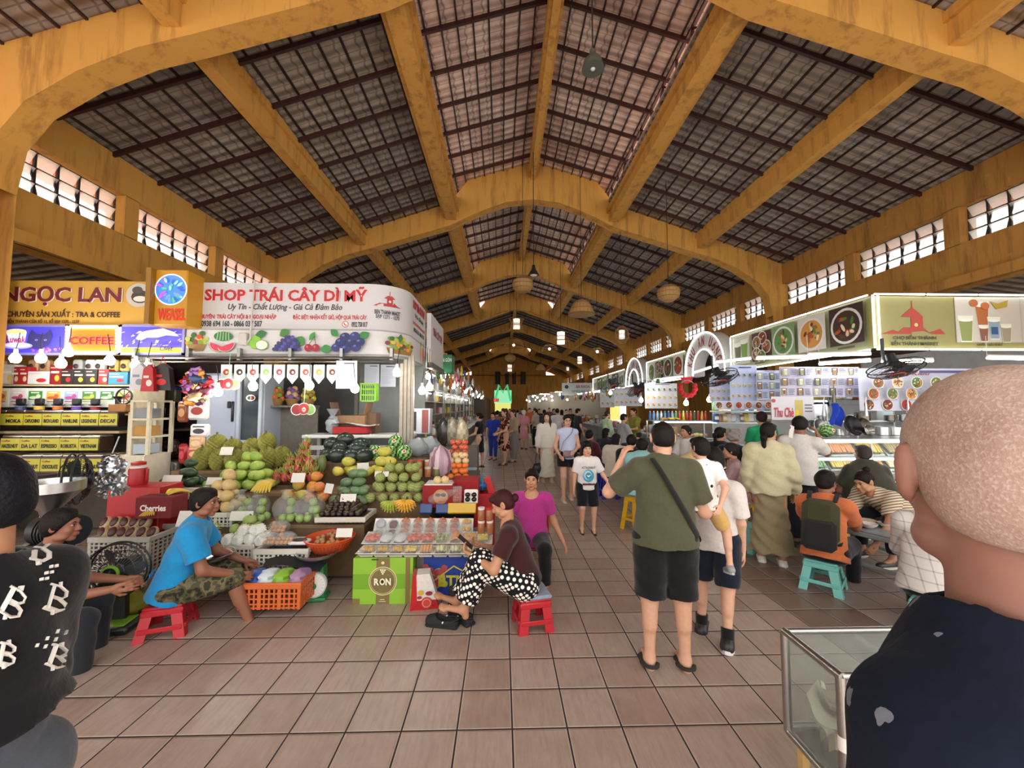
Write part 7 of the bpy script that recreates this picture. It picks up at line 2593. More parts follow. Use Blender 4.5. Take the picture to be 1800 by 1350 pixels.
# shopping bag with citrus print, clogs, phone
g = gnd(746, 1066)
t = thing('shopping_bag', 'red and white citrus print shopping bag slumped by the blue carton', 'bag', (g.x, g.y, 0), .15)
m = M('#b5252a')
for z0, z1, c in ((0, .08, '#b5252a'), (.08, .3, '#d9d2cb')):
 m.prism([(-.12 + z0 * .05, z0), (.13 - z0 * .2, z0), (.12 - z1 * .25, z1), (-.11 + z1 * .15, z1)], .13, t=(0, -.06, 0), col=c)
m.prism([(-.12, 0), (-.06, .05), (-.07, .3), (-.1, .3)], .14, t=(0, -.066, 0), col='#b5252a')
m.o('bag_body', CLOTH, t)
a = Art(y=-.068); a.e(.02, .06, .05, .05, '#b8322e'); a.e(.02, .06, .038, .038, '#d98a7a'); a.e(.02, .06, .03, .03, '#c0403a'); a.e(-.03, .15, .025, .02, '#c9a02f'); a.e(.04, .14, .03, .018, '#8a2a3a'); a.e(-.04, .11, .02, .014, '#a0283a')
a.o('citrus_print', PRINT, t)


def clog(label, loc, eul):
 t = thing('clog', label, 'shoe', loc)
 t.rotation_euler = eul
 m = M()
 add_field(m, [('c', V(0, -.09, .035), V(0, .09, .03), .042, .05, V(0, 0, 1), 1.3), ('c', V(0, .03, .055), V(0, .1, .04), .045, .04), ('c-', V(0, -.16, .09), V(0, .02, .075), .036, .036)], .006, '#19191b', k=.02, cuts=[(V(0, 0, .004), V(0, 0, -1))])
 m.o('upper', MATTE, t)
 m = M('#141416'); m.box((0, 0, .012), (.1, .27, .035), b=.014); m.o('sole', MATTE, t)
 m = M('#202024'); m.tube([(-.05, -.02, .05), (-.045, -.09, .06), (0, -.13, .065), (.045, -.09, .06), (.05, -.02, .05)], .011, 5, flat=.6); m.o('heel_strap', MATTE, t)
 m = M('#d8d8d6'); m.ell((-.052, -.02, .052), .009, 8, 6).ell((.052, -.02, .052), .009, 8, 6); m.o('rivet', SATIN, t)
 return t


g = gnd(778, 1100)
clog('black chunky clog lying nearest us on the tiles', (g.x, g.y, 0), (0, 0, 1.35))
g = gnd(822, 1092)
clog('black chunky clog standing under the bare foot', (g.x - .05, g.y + .02, 0), (0, 0, .7))
clog('black clog leaning upright against the blue carton', (at(797, 1040, 3.5).x, 3.5, .07), (1.1, .2, .4))
m = M('#15161a'); m.box((0, 0, 0), (.075, .15, .009), R=rot(.7, 0, 0), b=.003)
tag(m.o('phone', GLOSS, loc=to_world(PW, (JP['WL'] + JP['WR']) / 2 + V(0, .10, .07))), 'dark phone held over the polka-dot trousers', 'phone').rotation_euler = (0, 0, PW.rotation_euler.z)
m = M('#2a3a5a'); m.tube([(0, 0, .0), (0, 0, .17)], [.036, .034], 12).cyl((0, 0, .17), (0, 0, .2), .016, n=8, col='#d8dde0')
tag(m.o('water_bottle', FILM, loc=(at(836, 1030, 3.75).x, 3.75, 0)), 'clear water bottle standing by the blue carton', 'bottle')


# ---- pedestal fan on the floor
def desk_fan(name, label, loc, rz, R_, col, guard, accent=None, tilt=0.0, stand=True, h=.42):
 t = thing(name, label, 'fan', loc, rz)
 if stand:
  m = M(col); m.box((0, 0, .03), (.3, .26, .055), b=.015); m.box((0, .0, .055), (.22, .18, .012), b=.005, col=accent or col); m.o('base', SATIN, t)
  m = M(col); m.prism([(-.045, .05), (.045, .05), (.03, h - .05), (-.03, h - .05)], .05, t=(0, .03, 0)); m.o('stand', SATIN, t)
 cz = h
 Rt = rot(tilt, 0, 0)
 def tf(p):
  return Rt @ V(*p) + V(0, 0, cz)
 m = M(guard)
 for rr, yy in ((R_, -.02), (R_ * .72, -.065), (R_ * .42, -.08), (R_, .03), (R_ * .6, .07)):
  m.tube([tf((rr * math.cos(a_), yy, rr * math.sin(a_))) for a_ in np.arange(36) * PI / 18], .004 if rr < R_ else .008, 4, closed=True)
 for i in range(48):
  a_ = i * PI / 24
  m.tube([tf((R_ * .28 * math.cos(a_), -.085, R_ * .28 * math.sin(a_))), tf((R_ * .72 * math.cos(a_ + .1), -.065, R_ * .72 * math.sin(a_ + .1))), tf((R_ * math.cos(a_ + .2), -.02, R_ * math.sin(a_ + .2)))], .0022, 3)
  if i % 2 == 0:
   m.tube([tf((R_ * .25 * math.cos(a_), .08, R_ * .25 * math.sin(a_))), tf((R_ * math.cos(a_), .03, R_ * math.sin(a_)))], .0022, 3)
 m.o('guard', SATIN, t)
 m = M('#3f4448')
 for k in range(3):
  a0 = k * 2.094
  v = []
  for q in np.linspace(.12, .9, 6):
   w_ = .42 * math.sin(PI * min(1, q * 1.05)) ** .6
   for d_ in (-w_, w_):
    v.append(tf((R_ * q * math.cos(a0 + d_), .0 + .025 * (1 if d_ > 0 else -1), R_ * q * math.sin(a0 + d_))))
  m.add(v, [(2 * i, 2 * i + 1, 2 * i + 3, 2 * i + 2) for i in range(5)])
 m.ell(tf((0, 0, 0)), (.04, .05, .04), 10, 8)
 m.o('rotor', SATIN, t)
 m = M(accent or col); m.cyl(tf((0, -.095, 0)), tf((0, -.08, 0)), R_ * .30, n=24); m.cyl(tf((0, -.1, 0)), tf((0, -.093, 0)), R_ * .22, n=24, col='#1d1f20'); m.box(tf((0, -.102, 0)), (.012, .004, R_ * .28), R=rot(0, .3, 0), col='#4a4d4e'); m.o('hub_badge', SATIN, t)
 m = M(col); m.cyl(tf((0, .06, 0)), tf((0, .2, 0)), .065, .05, 14); m.o('motor', SATIN, t)
 return t


g = gnd(213, 1060)
desk_fan('pedestal_fan', 'dark pedestal fan with a lime green hub on the floor by the blue polo shirt', (at(208, 1000, 3.3).x, 3.3, 0), .2, .205, '#232725', '#2b2d2c', '#7fb52f', h=.46)
m = M('#8f8c2a'); m.ell((0, 0, .1), (.36, .2, .12), 16, 9, fn=lambda v: v * (1 + .1 * np.sin(7 * v[:, :1] + 6 * v[:, 1:2] + 5 * v[:, 2:3])))
tag(m.o('plastic_sack', glassmat('yellow_film', '#a39f35', .3, .25), loc=(at(190, 1020, 3.5).x, 3.5, 0)), 'large crumpled yellow film sack behind the pedestal fan', 'sack')
# ================================================================ coffee stall goods
xl0, xr0 = at(-70, 700, 5.4).x, at(236, 700, 5.4).x
SH = thing('display_shelf', 'tiered timber shelving of the coffee stall', 'shelf', ((xl0 + xr0) / 2, 5.5, 0))
WS = xr0 - xl0
ROWS = [(676, 5.55), (727, 5.5), (758, 5.38), (800, 5.22), (838, 5.05)]
m = M('#b9a684')
for v, Y in ROWS[:2]:
 z = at(0, v, Y).z
 b = M('#b9a684'); b.box((0, Y - 5.5 + .12, z - .012), (WS, .34, .024)); b.o('shelf_board', WOODV, SH)
for v, Y in ROWS[2:]:
 z = at(0, v, Y).z
 b = M('#a99878'); b.box((0, Y - 5.5 + .15, z - .015), (WS - .25, .36, .03)); b.o('shelf_board', WOODV, SH)
b = M('#4d463c'); b.box((0, .34, 1.2), (WS, .03, 2.3)); b.o('back_board', WOODV, SH)
for sx in (-1, 1):
 b = M('#cfc3a4'); b.box((sx * WS / 2, .1, 1.2), (.04, .5, 2.4)); b.o('side_panel', WOODV, SH)
# coffee bins with yellow cards
names3 = ['', 'MOKA', 'CAPUCHINO', 'RICH LAND', 'VANILLINE', 'LEGENDEE', 'DECAF']
names4 = ['HAZELNUT', 'DA LAT', 'ESPRESSO', 'ROBUSTA', 'VIETNAM']
names5 = ['COCONUT', 'CHOCOLATE', 'CREAM', 'HAZY NUT']


def coffee_bin(u, vb, Y, w, h, txt, lidcol, lb):
 p = at(u, vb, Y)
 t = thing('coffee_bin', lb, 'bin', (p.x, Y + .1, p.z), 0, 'coffee bins with yellow cards')
 m = M('#33231a'); m.box((0, 0, h / 2), (w, .2, h), b=.006); m.o('bin_body', GLOSS, t)
 m = M('#b9b23a'); m.box((0, -.104, h * .5), (w * .94, .006, .15)); cd = m.o('name_card', PRINT, t)
 text('Coffee', w * .4, .022, PRINT, cd, (-w * .2, -.109, h * .5 + .045), '#8a3a1a', bold=.02)
 if txt:
  text(txt, w * .78, .05, PRINT, cd, (0, -.109, h * .5 - .02), '#1c1812', bold=.04)
 m = M('#b5b3ae'); m.box((0, 0, h + .012), (w * .96, .19, .03), b=.008); m.o('lid', METAL, t)
 if lidcol:
  m = M(lidcol); m.cyl((0, -.04, h + .03), (0, -.04, h + .075), .05, n=12); m.lathe([(.07, h + .1), (.05, h + .085), (.0, h + .08)], (0, -.04, 0), n=12, col='#1b1b1d').box((0, -.04, h + .14), (.1, .05, .08), b=.01, col='#1d1d20'); m.o('filter_cup', SATIN, t)


nth_ = ['first', 'second', 'third', 'fourth', 'fifth', 'sixth', 'seventh']
lc = [None, '#2a3a6a', '#c9a83a', '#c06a24', '#5a3a9a', '#8a1f2a', None]
for i, nm in enumerate(names3):
 coffee_bin(-9 + 33.2 * i, 750, 5.36, .245, .19, nm, lc[i], 'coffee bin with a yellow card, upper row, %s from the far end' % nth_[i])
for i, nm in enumerate(names4):
 coffee_bin(18 + 34.4 * i, 793, 5.18, .25, .17, nm, None, 'coffee bin with a yellow card, middle row, %s from the far end' % nth_[i])
for i, nm in enumerate(names5):
 coffee_bin((53, 88, 124, 160)[i], 832, 5.0, .24, .2, nm, None, 'coffee bin with a yellow card, lower row, %s from the far end' % nth_[i])
# tea boxes with picture labels
pc = [('#c9b04a', '#b5485a'), ('#d9cfd0', '#b04a6a'), ('#3f8a3f', '#cfd8c0'), ('#d0b04a', '#c05a3a'), ('#8fa6d0', '#b04a8a'), ('#3f7a3a', '#a8b04a'), ('#3a7a3f', '#c9d0b0')]
for i in range(8):
 u = -3 + 31.5 * i
 p = at(u, 716, 5.5)
 c1, c2 = pc[i % 7]
 m = M('#d9ddd8'); m.box((0, .1, .13), (.235, .18, .26), b=.004)
 o = m.o('tea_box', PRINT, loc=p)
 a = Art(y=.006); a.r(-.09, .1, .09, .22, c1); a.e(-.02, .13, .06, .02, c2); a.e(.04, .15, .03, .03, c2); a.r(-.06, .19, .05, .205, '#e9e6da'); a.r(-.08, .075, .08, .085, c2); a.lines(-.08, .02, .06, .06, 2, '#b9c0c0', .3); a.o('picture_label', PRINT, o)
 tag(o, 'white tea box with %s landscape label, number %d from the stall end' % (('ochre', 'pink', 'dark green', 'orange', 'blue', 'grassy', 'deep green', 'yellow')[i], i + 1), 'box', 'white tea boxes')
# packets on the top shelf
tc_ = [(8, '#c9c6c0', 20, 34), (21, '#a3202a', 15, 30), (36, '#a81f2a', 15, 30), (61, '#dcdde0', 42, 22), (92, '#8f1f24', 20, 34), (112, '#2a2222', 20, 26), (134, '#1f1b1c', 20, 26), (155, '#241e1e', 20, 26), (177, '#a02a2a', 18, 26), (202, '#2f86c0', 34, 21)]
tn = ['pale', 'red, left of two', 'red, right of two', 'wide white', 'dark red', 'black, first of three', 'black, second of three', 'black, third of three', 'red and black', 'blue and cream']
for (u, col, w, h), nm in zip(tc_, tn):
 p = at(u, 675, 5.55)
 W, H_ = w / 695 * 5.55, h / 695 * 5.55
 m = M(col); m.box((0, .1, H_ / 2), (W, .14, H_), b=.004)
 o = m.o('coffee_packet', PRINT, loc=p)
 a = Art(y=.029); a.r(-W * .38, H_ * .55, W * .3, H_ * .66, '#e4ddd0'); a.e(W * .15, H_ * .3, W * .2, H_ * .16, ('#d9c9a0', '#c9302a', '#e0b83a')[int(u) % 3]); a.r(-W * .4, H_ * .8, W * .1, H_ * .86, '#d9b0a0'); a.o('label_print', PRINT, o)
 tag(o, '%s coffee pack on the top shelf of the coffee stall' % nm, 'packet', 'coffee packs on the top shelf')
for i, (u, col) in enumerate(((49, '#b5916a'), (70, '#b08a62'), (128, '#9fa3a0'), (150, '#c9cfd6'), (167, '#d3d6d6'), (192, '#bfa35a'), (212, '#c4a95f'))):
 p = at(u, 652, 5.62)
 m = M(col); m.box((0, .08, .08), (.13, .08, .17), b=.02); m.ell((0, .03, .07), (.035, .012, .035), 10, 6, col='#3a2418')
 tag(m.o('coffee_pouch', PRINT, loc=p), 'pale coffee pouch in the back row of the top shelf', 'pouch', 'coffee pouches at the back of the top shelf')
# hand grinder and bear figures
t = thing('coffee_grinder', 'small black hand grinder with a flywheel on the tea box row', 'grinder', at(212, 724, 5.3))
m = M('#8a5f30'); m.box((0, 0, .05), (.22, .12, .1), b=.008); m.o('wood_base', WOODV, t)
m = M('#17171a'); m.tube([(.06 + .1 * math.cos(a_), -.03, .2 + .1 * math.sin(a_)) for a_ in np.arange(18) * PI / 9], .012, 5, closed=True)
for i in range(4):
 a_ = i * PI / 4; m.cyl((.06 - .1 * math.cos(a_), -.03, .2 - .1 * math.sin(a_)), (.06 + .1 * math.cos(a_), -.03, .2 + .1 * math.sin(a_)), .005, n=5)
m.lathe([(.03, .1), (.03, .16), (.06, .2)], (-.04, 0, 0), n=12); m.o('flywheel', SATIN, t)
# white cabinet and open frame at the stall end
p = at(232, 800, 4.95)
w_ = at(259, 800, 4.95).x - at(205, 800, 4.95).x
t = thing('cabinet', 'cream painted cabinet with an open shelf frame at the end of the coffee stall', 'cabinet', (p.x, 5.1, 0))
m = M('#cfc8b2'); m.box((0, 0, p.z / 2), (w_, .4, p.z), b=.006); m.o('cabinet_body', MATTE, t)
m = M('#d5cdb4')
z2 = at(0, 705, 4.95).z
for x in (-w_ * .05, w_ / 2):
 m.box((x, -.15, (p.z + z2) / 2), (.035, .035, z2 - p.z)); m.box((x, .18, (p.z + z2) / 2), (.035, .035, z2 - p.z))
for q in (.33, .66, 1.0):
 m.box((w_ * .22, 0, p.z + (z2 - p.z) * q), (w_ * .58, .36, .025))
m.o('shelf_frame', MATTE, t)
for i, (q, col, lb) in enumerate(((.0, '#a9b8c4', 'pale blue box of papers on the cream cabinet'), (.33, '#b58a4a', 'amber jar in the cream shelf frame'), (.66, '#8a8f94', 'grey packet in the cream shelf frame'))):
 carton(lb, (p.x + w_ * .22, 5.05, p.z + (z2 - p.z) * q + .013), (.16, .2, .12), col, 'box')
# dark shelf behind with bins, jars and bags
p0 = at(257, 850, 6.3); p1 = at(372, 850, 6.3)
t = thing('dark_shelf', 'dark brown shelving between the coffee cabinet and the white fridge', 'shelf', ((p0.x + p1.x) / 2, 6.45, 0))
m = M('#2a1c14'); m.box((0, .2, 1.3), (p1.x - p0.x, .04, 2.4)).box((-(p1.x - p0.x) / 2, 0, 1.3), (.05, .4, 2.4)); m.o('back_board', WOODV, t)
for v in (677, 705, 756, 803):
 m = M('#4a3526'); m.box((0, 0, at(0, v, 6.3).z), (p1.x - p0.x, .36, .03)); m.o('shelf_board', WOODV, t)
for i, (u, v, col, lid) in enumerate(((272, 704, '#b09a6a', '#2f3fa0'), (288, 704, '#8a5a4a', '#9a1f2a'), (306, 704, '#5a5a48', '#2f3fa0'), (272, 735, '#26201c', '#1a1a1a'), (288, 735, '#26201c', '#1a1a1a'), (305, 735, '#2c2620', '#1a1a1a'))):
 tt = thing('storage_jar', ('jar of dried goods with a blue lid, left on the dark shelf', 'jar of dried goods with a red lid on the dark shelf', 'jar of dried leaves with a blue lid, right on the dark shelf', 'dark square jar, left of three', 'dark square jar, middle of three', 'dark square jar, right of three')[i], 'jar', at(u, v, 6.3), 0, 'jars on the dark shelf')
 m = M(col); m.box((0, 0, .09), (.13, .13, .18), b=.015); m.o('jar_body', GLOSS, tt)
 m = M(lid); m.box((0, 0, .19), (.135, .135, .03), b=.008); m.o('lid', SATIN, tt)
for i, (u, v) in enumerate(((274, 802), (300, 802))):
 m = M('#4a3230'); m.ell((0, 0, .13), (.14, .1, .15), 14, 10, fn=lambda v: v * (1 + .1 * np.sin(10 * v[:, :1] + 9 * v[:, 2:3])), col=lambda v, f: [hx(('#4a2f33', '#6a4a4e', '#35241f')[k % 3]) for k in range(len(f))])
 tag(m.o('dried_goods_bag', GLOSS, loc=at(u, v, 6.28)), ('bag of dark dried goods on the dark shelf, left', 'bag of dark dried goods on the dark shelf, right')[i], 'bag')
for i, u in enumerate((275, 300)):
 m = M('#5c5c58'); m.lathe([(.13, 0), (.13, .5), (.11, .54), (.04, .55)], n=18)
 q = at(u, 870, 5.9); tag(m.o('steel_drum', METAL, loc=(q.x, 5.9, q.z - .05)), ('dull steel bin with a lid, left of the pair behind the avocados', 'dull steel bin with a lid, right of the pair behind the avocados')[i], 'bin')
# hanging shopping bags
for i, (u, v, Y, col, c2, lb) in enumerate(((245, 686, 4.95, '#c9cbd0', '#8a8f98', 'white printed carrier bag hanging below the light boxes'), (262, 688, 4.9, '#b01f24', '#d9d2cb', 'red carrier bag hanging beside the white one'), (284, 686, 4.95, '#1f1a1a', '#c02a2a', 'black and red carrier bags hanging left of the candy strings'))):
 W = (.2, .16, .27)[i]
 m = M(col); m.prism([(-W / 2, 0), (W / 2, 0), (W * .35, .27), (W * .05, .33), (-W * .35, .27)], .07, t=(0, -.03, 0))
 o = m.o('carrier_bag', SATIN, loc=at(u, v, Y))
 a = Art(y=-.032); a.e(.02, .1, W * .22, .04, c2); a.r(-W * .3, .16, W * .1, .19, c2); a.o('bag_print', PRINT, o)
 m = M(c2); m.tube([(-.04, 0, .3), (0, 0, .42), (.04, 0, .3)], .006, 4); m.o('handle', MATTE, o)
 tag(o, lb, 'bag')
# strings of foil candy pouches
cc_ = ['#8a5a9a', '#c98a3a', '#3a4a6a', '#b8303a', '#c9b85a', '#a86ab0', '#5a2a3a', '#d0505a', '#2f3a4a', '#d9c9a0']
pm = M('#cccccc'); pm.ell((0, 0, 0), (.075, .03, .055), 9, 6, fn=lambda v: v * (1 + .25 * np.sin(6 * v[:, :1] + 5 * v[:, 2:3])))
PROT = {}
for i in range(34):
 r_, a_ = rnd.random(), rnd.random() * 6.28
 p = at(346 + 24 * (rnd.random() - .5) * (1.5 if i > 6 else .8), 655 + 52 * i / 34, 5.0 + .12 * math.sin(a_))
 col = cc_[(i // 3) % 10]
 if col not in PROT:
  m = M(col); m.ell((0, 0, 0), (.078, .03, .058), 10, 7, fn=lambda v: v * (1 + .25 * np.sin(6 * v[:, :1] + 5 * v[:, 2:3]))); m.box((0, 0, .06), (.09, .008, .03)); PROT[col] = m.o('candy_pouch', vcmat('foil', .25, metal=.5, var=.1), loc=(0, 0, 0))
 place(PROT[col], p, '%s foil candy pouch in the hanging bunch' % {'#8a5a9a': 'purple', '#c98a3a': 'orange', '#3a4a6a': 'blue', '#b8303a': 'red', '#c9b85a': 'yellow', '#a86ab0': 'lilac', '#5a2a3a': 'maroon', '#d0505a': 'pink', '#2f3a4a': 'navy', '#d9c9a0': 'cream'}[col], 'pouch', 'hanging candy pouches: ' + col, (rnd.uniform(-.5, .5), rnd.uniform(-.5, .5), rnd.uniform(-.8, .8)))
for i, (u, v, w, h, col, c2, lb) in enumerate(((322, 742, 18, 36, '#8a4a2f', '#d0a070', 'brown snack bag hanging below the candy pouches, leftmost'), (349, 738, 34, 34, '#d3d6d6', '#a03a2a', 'white snack bag with a red picture below the candy pouches'), (352, 768, 32, 22, '#d9dcdf', '#3a3a3a', 'white bag with black print below the red picture'), (347, 790, 26, 24, '#c9a27a', '#e0c090', 'tan bag of puffed snacks above the durians'), (345, 810, 30, 26, '#b83a2a', '#e0c08a', 'red and yellow noodle pack left of the durians'), (322, 815, 14, 34, '#a01f26', '#c94a4a', 'narrow red pack at the foot of the hanging bags'))):
 Y = 5.25
 W, H_ = w / 695 * Y, h / 695 * Y
 m = M(col); m.box((0, 0, H_ / 2), (W, .07, H_), b=.025)
 o = m.o('snack_bag', GLOSS, loc=at(u, v, Y)); a = Art(y=-.037); a.e(0, H_ * .45, W * .3, H_ * .2, c2); a.r(-W * .3, H_ * .75, W * .3, H_ * .85, c2); a.o('print', PRINT, o); tag(o, lb, 'bag')
# grinder funnel, black fan head, silver foil bundle by the crouching seller
t = thing('grinder_machine', 'steel grinder funnel on a black motor body by the crouching seller', 'grinder', (at(88, 860, 3.0).x, 3.0, 0))
zf = at(88, 848, 3.0).z
m = M('#b9b9b8'); m.lathe([(.03, zf - .28), (.05, zf - .2), (.17, zf - .07), (.185, zf - .06), (.185, zf + .01), (.178, zf + .01), (.165, zf - .06), (.04, zf - .2)], n=28); m.o('funnel', METAL, t)
m = M('#1b1b1c'); m.cyl((-.05, 0, zf - .34), (.22, 0, zf - .34), .1, n=18).box((0, 0, (zf - .4) / 2), (.2, .2, zf - .44)).box((.0, 0, .02), (.4, .3, .04))
for i in range(9):
 m.cyl((.0 + .022 * i, 0, zf - .34), (.008 + .022 * i, 0, zf - .34), .108, n=18)
m.o('motor_body', SATIN, t)
q = at(133, 842, 3.3)
F2 = desk_fan('standing_fan', 'black standing fan turned away from us above the steel funnel', (q.x, 3.3, 0), 2.15, .2, '#17181a', '#1b1c1e', h=q.z)
p = at(192, 872, 3.5)
fb = thing('foil_bundle', 'bunch of crumpled silver foil packets hanging by the black fan', 'packets', p)
m = M('#c3c8ce')
for i in range(60):
 a_, zz, rr = rnd.random() * 6.28, rnd.random() * .34, .12 * rnd.random() ** .5
 m.ell((rr * math.cos(a_), rr * math.sin(a_) * .7, zz), (.032, .02, .028), 7, 5, R=rot(rnd.random() * 3, rnd.random() * 3, 0), fn=lambda v: v * (1 + .3 * np.sin(8 * v[:, :1] + 3)))
fo = m.o('foil_packets', METAL, fb); fo['kind'] = 'stuff'
m = M('#8c8c88'); m.cyl((0, 0, .34), (0, .06, .5), .006, n=5); m.o('hook', METAL, fb)
# ================================================================ right side: food court
YR = 6.0
XR = at(1534, 560, YR).x
ZT, ZB = at(1534, 520, YR).z, at(1534, 612, YR).z


def ys(u):
 """depth at which the plane of the side fascia is seen in column u"""
 d = ray(u, 600)
 return XR * d.y / d.x


food = ['#7a2f22', '#a8502a', '#c98a3a', '#5a3a26', '#4f7a35', '#d9c29a', '#b5322a', '#8a6a3a']


def dish(a, x, z, r, seed, plate='#d9d6cf', broth=None):
 rr = random.Random(seed)
 a.e(x, z, r, r, plate, n=22)
 a.e(x, z, r * .86, r * .86, broth or rr.choice(food), n=20)
 for i in range(16):
  q, k = rr.random() * 6.28, r * .62 * rr.random() ** .5
  a.e(x + k * math.cos(q), z + k * math.sin(q), r * rr.uniform(.12, .28), r * .1, rr.choice(food + ['#3f7a35', '#e0d0a8']), rr.random() * 3, 8)


def glass_pic(a, x, z, h, col, c2='#e4ead8'):
 w = h * .3
 a.p([(x - w, z + h * .5), (x + w, z + h * .5), (x + w * .7, z - h * .5), (x - w * .7, z - h * .5)], c2)
 a.p([(x - w * .9, z + h * .3), (x + w * .9, z + h * .3), (x + w * .65, z - h * .46), (x - w * .65, z - h * .46)], col)
 a.e(x, z + h * .33, w * .9, h * .06, '#f0f0e6')


def emblem(a, x, z, s, col):
 a.p([(x - s, z), (x - s * .62, z + s * .12), (x - s * .45, z + s * .06), (x - s * .3, z + s * .2), (x - s * .05, z + s * .2), (x - s * .05, z)], col)
 a.p([(x - .05 * s, z + .06 * s), (x + s * .35, z + s * .1), (x + s * .6, z - .0), (x + s, z), (x + s * .85, z + s * .16), (x + s * .5, z + .05 * s), (x + s * .32, z + s * .2), (x + s * .32, z + s * .52), (x - s * .05, z + s * .52)], col)
 a.p([(x - s * .36, z + s * .52), (x + s * .34, z + s * .52), (x + s * .18, z + s * .68), (x - s * .0, z + s * .82), (x - s * .18, z + s * .68)], col)
 a.r(x - .015 * s, z + s * .8, x + .015 * s, z + s * 1.02, col); a.e(x + s * .1, z + s * .28, .06 * s, .06 * s, '#c9bf6a')


LEN = 0


def tube_light(p0, p1, lb, grp, r=.014, mat=LEDSTRIP, name='light_tube'):
 p0, p1 = Vector(p0), Vector(p1)
 c = (p0 + p1) / 2
 m = M('#ffffff'); m.cyl(p0 - c, p1 - c, r, n=8)
 o = m.o(name, mat, loc=c)
 return tag(o, lb, 'light', grp)


# front board
x1 = at(1900, 560, YR).x
t = thing('fascia_sign', 'yellow green front fascia with the red market emblem over the food counters', 'sign', (XR, YR, ZB))
m = M('#8f8b54'); m.box(((x1 - XR) / 2, .06, (ZT - ZB) / 2), (x1 - XR, .1, ZT - ZB)); m.o('panel', PRINT, t)
fm = front(YR, Vector((XR, YR, ZB)))
a = Art(y=.004)
x, z = fm(1606, 587); emblem(a, x, z, .52, '#a8382c')
for u0, u1 in ((1682, 1793), (1797, 1900)):
 X0, Z0 = fm(u0, 602); X1, Z1 = fm(u1, 523)
 a.r(X0, Z0, X1, Z1, '#b9b6a8'); a.r(X0 + .015, Z0 + .015, X1 - .015, Z1 - .015, '#c9c6ba')
for u, v, h, c in ((1698, 578, .42, '#8a9a5a'), (1726, 552, .40, '#b06a3a'), (1729, 586, .27, '#8a5a4a'), (1747, 577, .36, '#8fa6b8'), (1768, 586, .3, '#a39a86'), (1830, 570, .4, '#a0603a')):
 glass_pic(a, *fm(u, v), h, c)
a.e(*fm(1710, 533), .07, .06, '#b8683a'); a.e(*fm(1730, 538), .07, .06, '#c07038'); a.p([fm(1738, 530), fm(1752, 534), fm(1770, 528), fm(1768, 540), fm(1750, 544)], '#b8a040'); a.r(*fm(1742, 588), *fm(1752, 575), '#3a5a8a')
a.o('printed_pictures', PRINT, t)
on(t, fm, 'CHỢ BẾN THÀNH', 1570, 588, 1645, 598, '#33402a', .02); on(t, fm, 'BẾN THÀNH MARKET', 1567, 598, 1649, 607, '#33402a', .02); on(t, fm, 'NƯỚC GIẢI KHÁT', 1718, 603, 1762, 608, '#4a5030', .02)
# side boards along the aisle
def side_board(u_near, u_far, lb, pics, n, ytop=0):
 y0, y1 = ys(u_near), ys(u_far)
 L = y1 - y0
 t = thing('fascia_sign', lb, 'sign', (XR, y1, ZB), -PI / 2)
 m = M('#8f8d68'); m.box((L / 2, .06, (ZT - ZB) / 2), (L, .1, ZT - ZB)); m.o('panel', PRINT, t)
 a = Art(y=.004)
 H_ = ZT - ZB
 for i in range(n):
  xa_, xb_ = L * i / n + .05, L * (i + 1) / n - .05
  k = pics[i % len(pics)]
  a.r(xa_, .12, xb_, H_ - .06, ('#c4c2b2', '#4a2a22', '#7a9a6a', '#cfccc0', '#3a2620')[i % 5])
  cx, w = (xa_ + xb_) / 2, (xb_ - xa_) / 2
  if k == 'g':
   glass_pic(a, cx - w * .4, H_ * .5, .5, '#6a6a4a'); glass_pic(a, cx + w * .4, H_ * .55, .5, '#7aa04a')
  elif k == 'm':
   for q in range(5):
    dish(a, cx + w * .5 * math.cos(q * 1.26), H_ * .5 + .22 * math.sin(q * 1.26), .15, i * 9 + q)
  else:
   dish(a, cx, H_ * .52, min(w * .92, .36), i * 5 + n, broth={'s': '#3f2a20', 'v': '#5f8a4a'}.get(k))
  a.r(cx - w * .5, .05, cx + w * .5, .085, '#5a5a3a')
 a.o('printed_pictures', PRINT, t)
 return y0, y1


b1_ = side_board(1534, 1286, 'side fascia with five food pictures, nearest the yellow green front', 'gmvds', 5)
b2_ = side_board(1205, 1137, 'side fascia with food pictures between the two white arches', 'vmsd', 4)
b3_ = side_board(1098, 1042, 'side fascia with drink pictures beyond the second white arch', 'gg', 6)
for k, (y0, y1) in enumerate((b1_, b2_, b3_)):
 nn = ('nearest', 'middle', 'farthest')[k]
 n = max(1, int((y1 - y0) / 1.2))
 for i in range(n):
  for z, w in ((ZT + .02, 'top'), (ZB - .02, 'bottom')):
   tube_light((XR - .03, y0 + (y1 - y0) * i / n + .02, z), (XR - .03, y0 + (y1 - y0) * (i + 1) / n - .02, z), 'white tube along the %s edge of the %s side fascia' % (w, nn), 'tubes on the %s edge, %s side fascia' % (w, nn))
 tube_light((XR - .03, y1, ZB), (XR - .03, y1, ZT), 'upright white tube at the far end of the %s side fascia' % nn, None)
for i in range(4):
 xa_ = XR + (x1 - XR) * i / 4
 for z, w in ((ZT + .02, 'top'), (ZB - .02, 'bottom')):
  tube_light((xa_ + .02, YR - .03, z), (xa_ + (x1 - XR) / 4 - .02, YR - .03, z), 'white tube along the %s edge of the yellow green fascia' % w, 'tubes on the %s edge, front fascia' % w)
for dx, lb in ((-.03, 'left one of the two upright tubes at the fascia corner'), (.05, 'right one of the two upright tubes at the fascia corner')):
 tube_light((XR + dx, YR - .05, ZB), (XR + dx, YR - .05, ZT), lb, None)
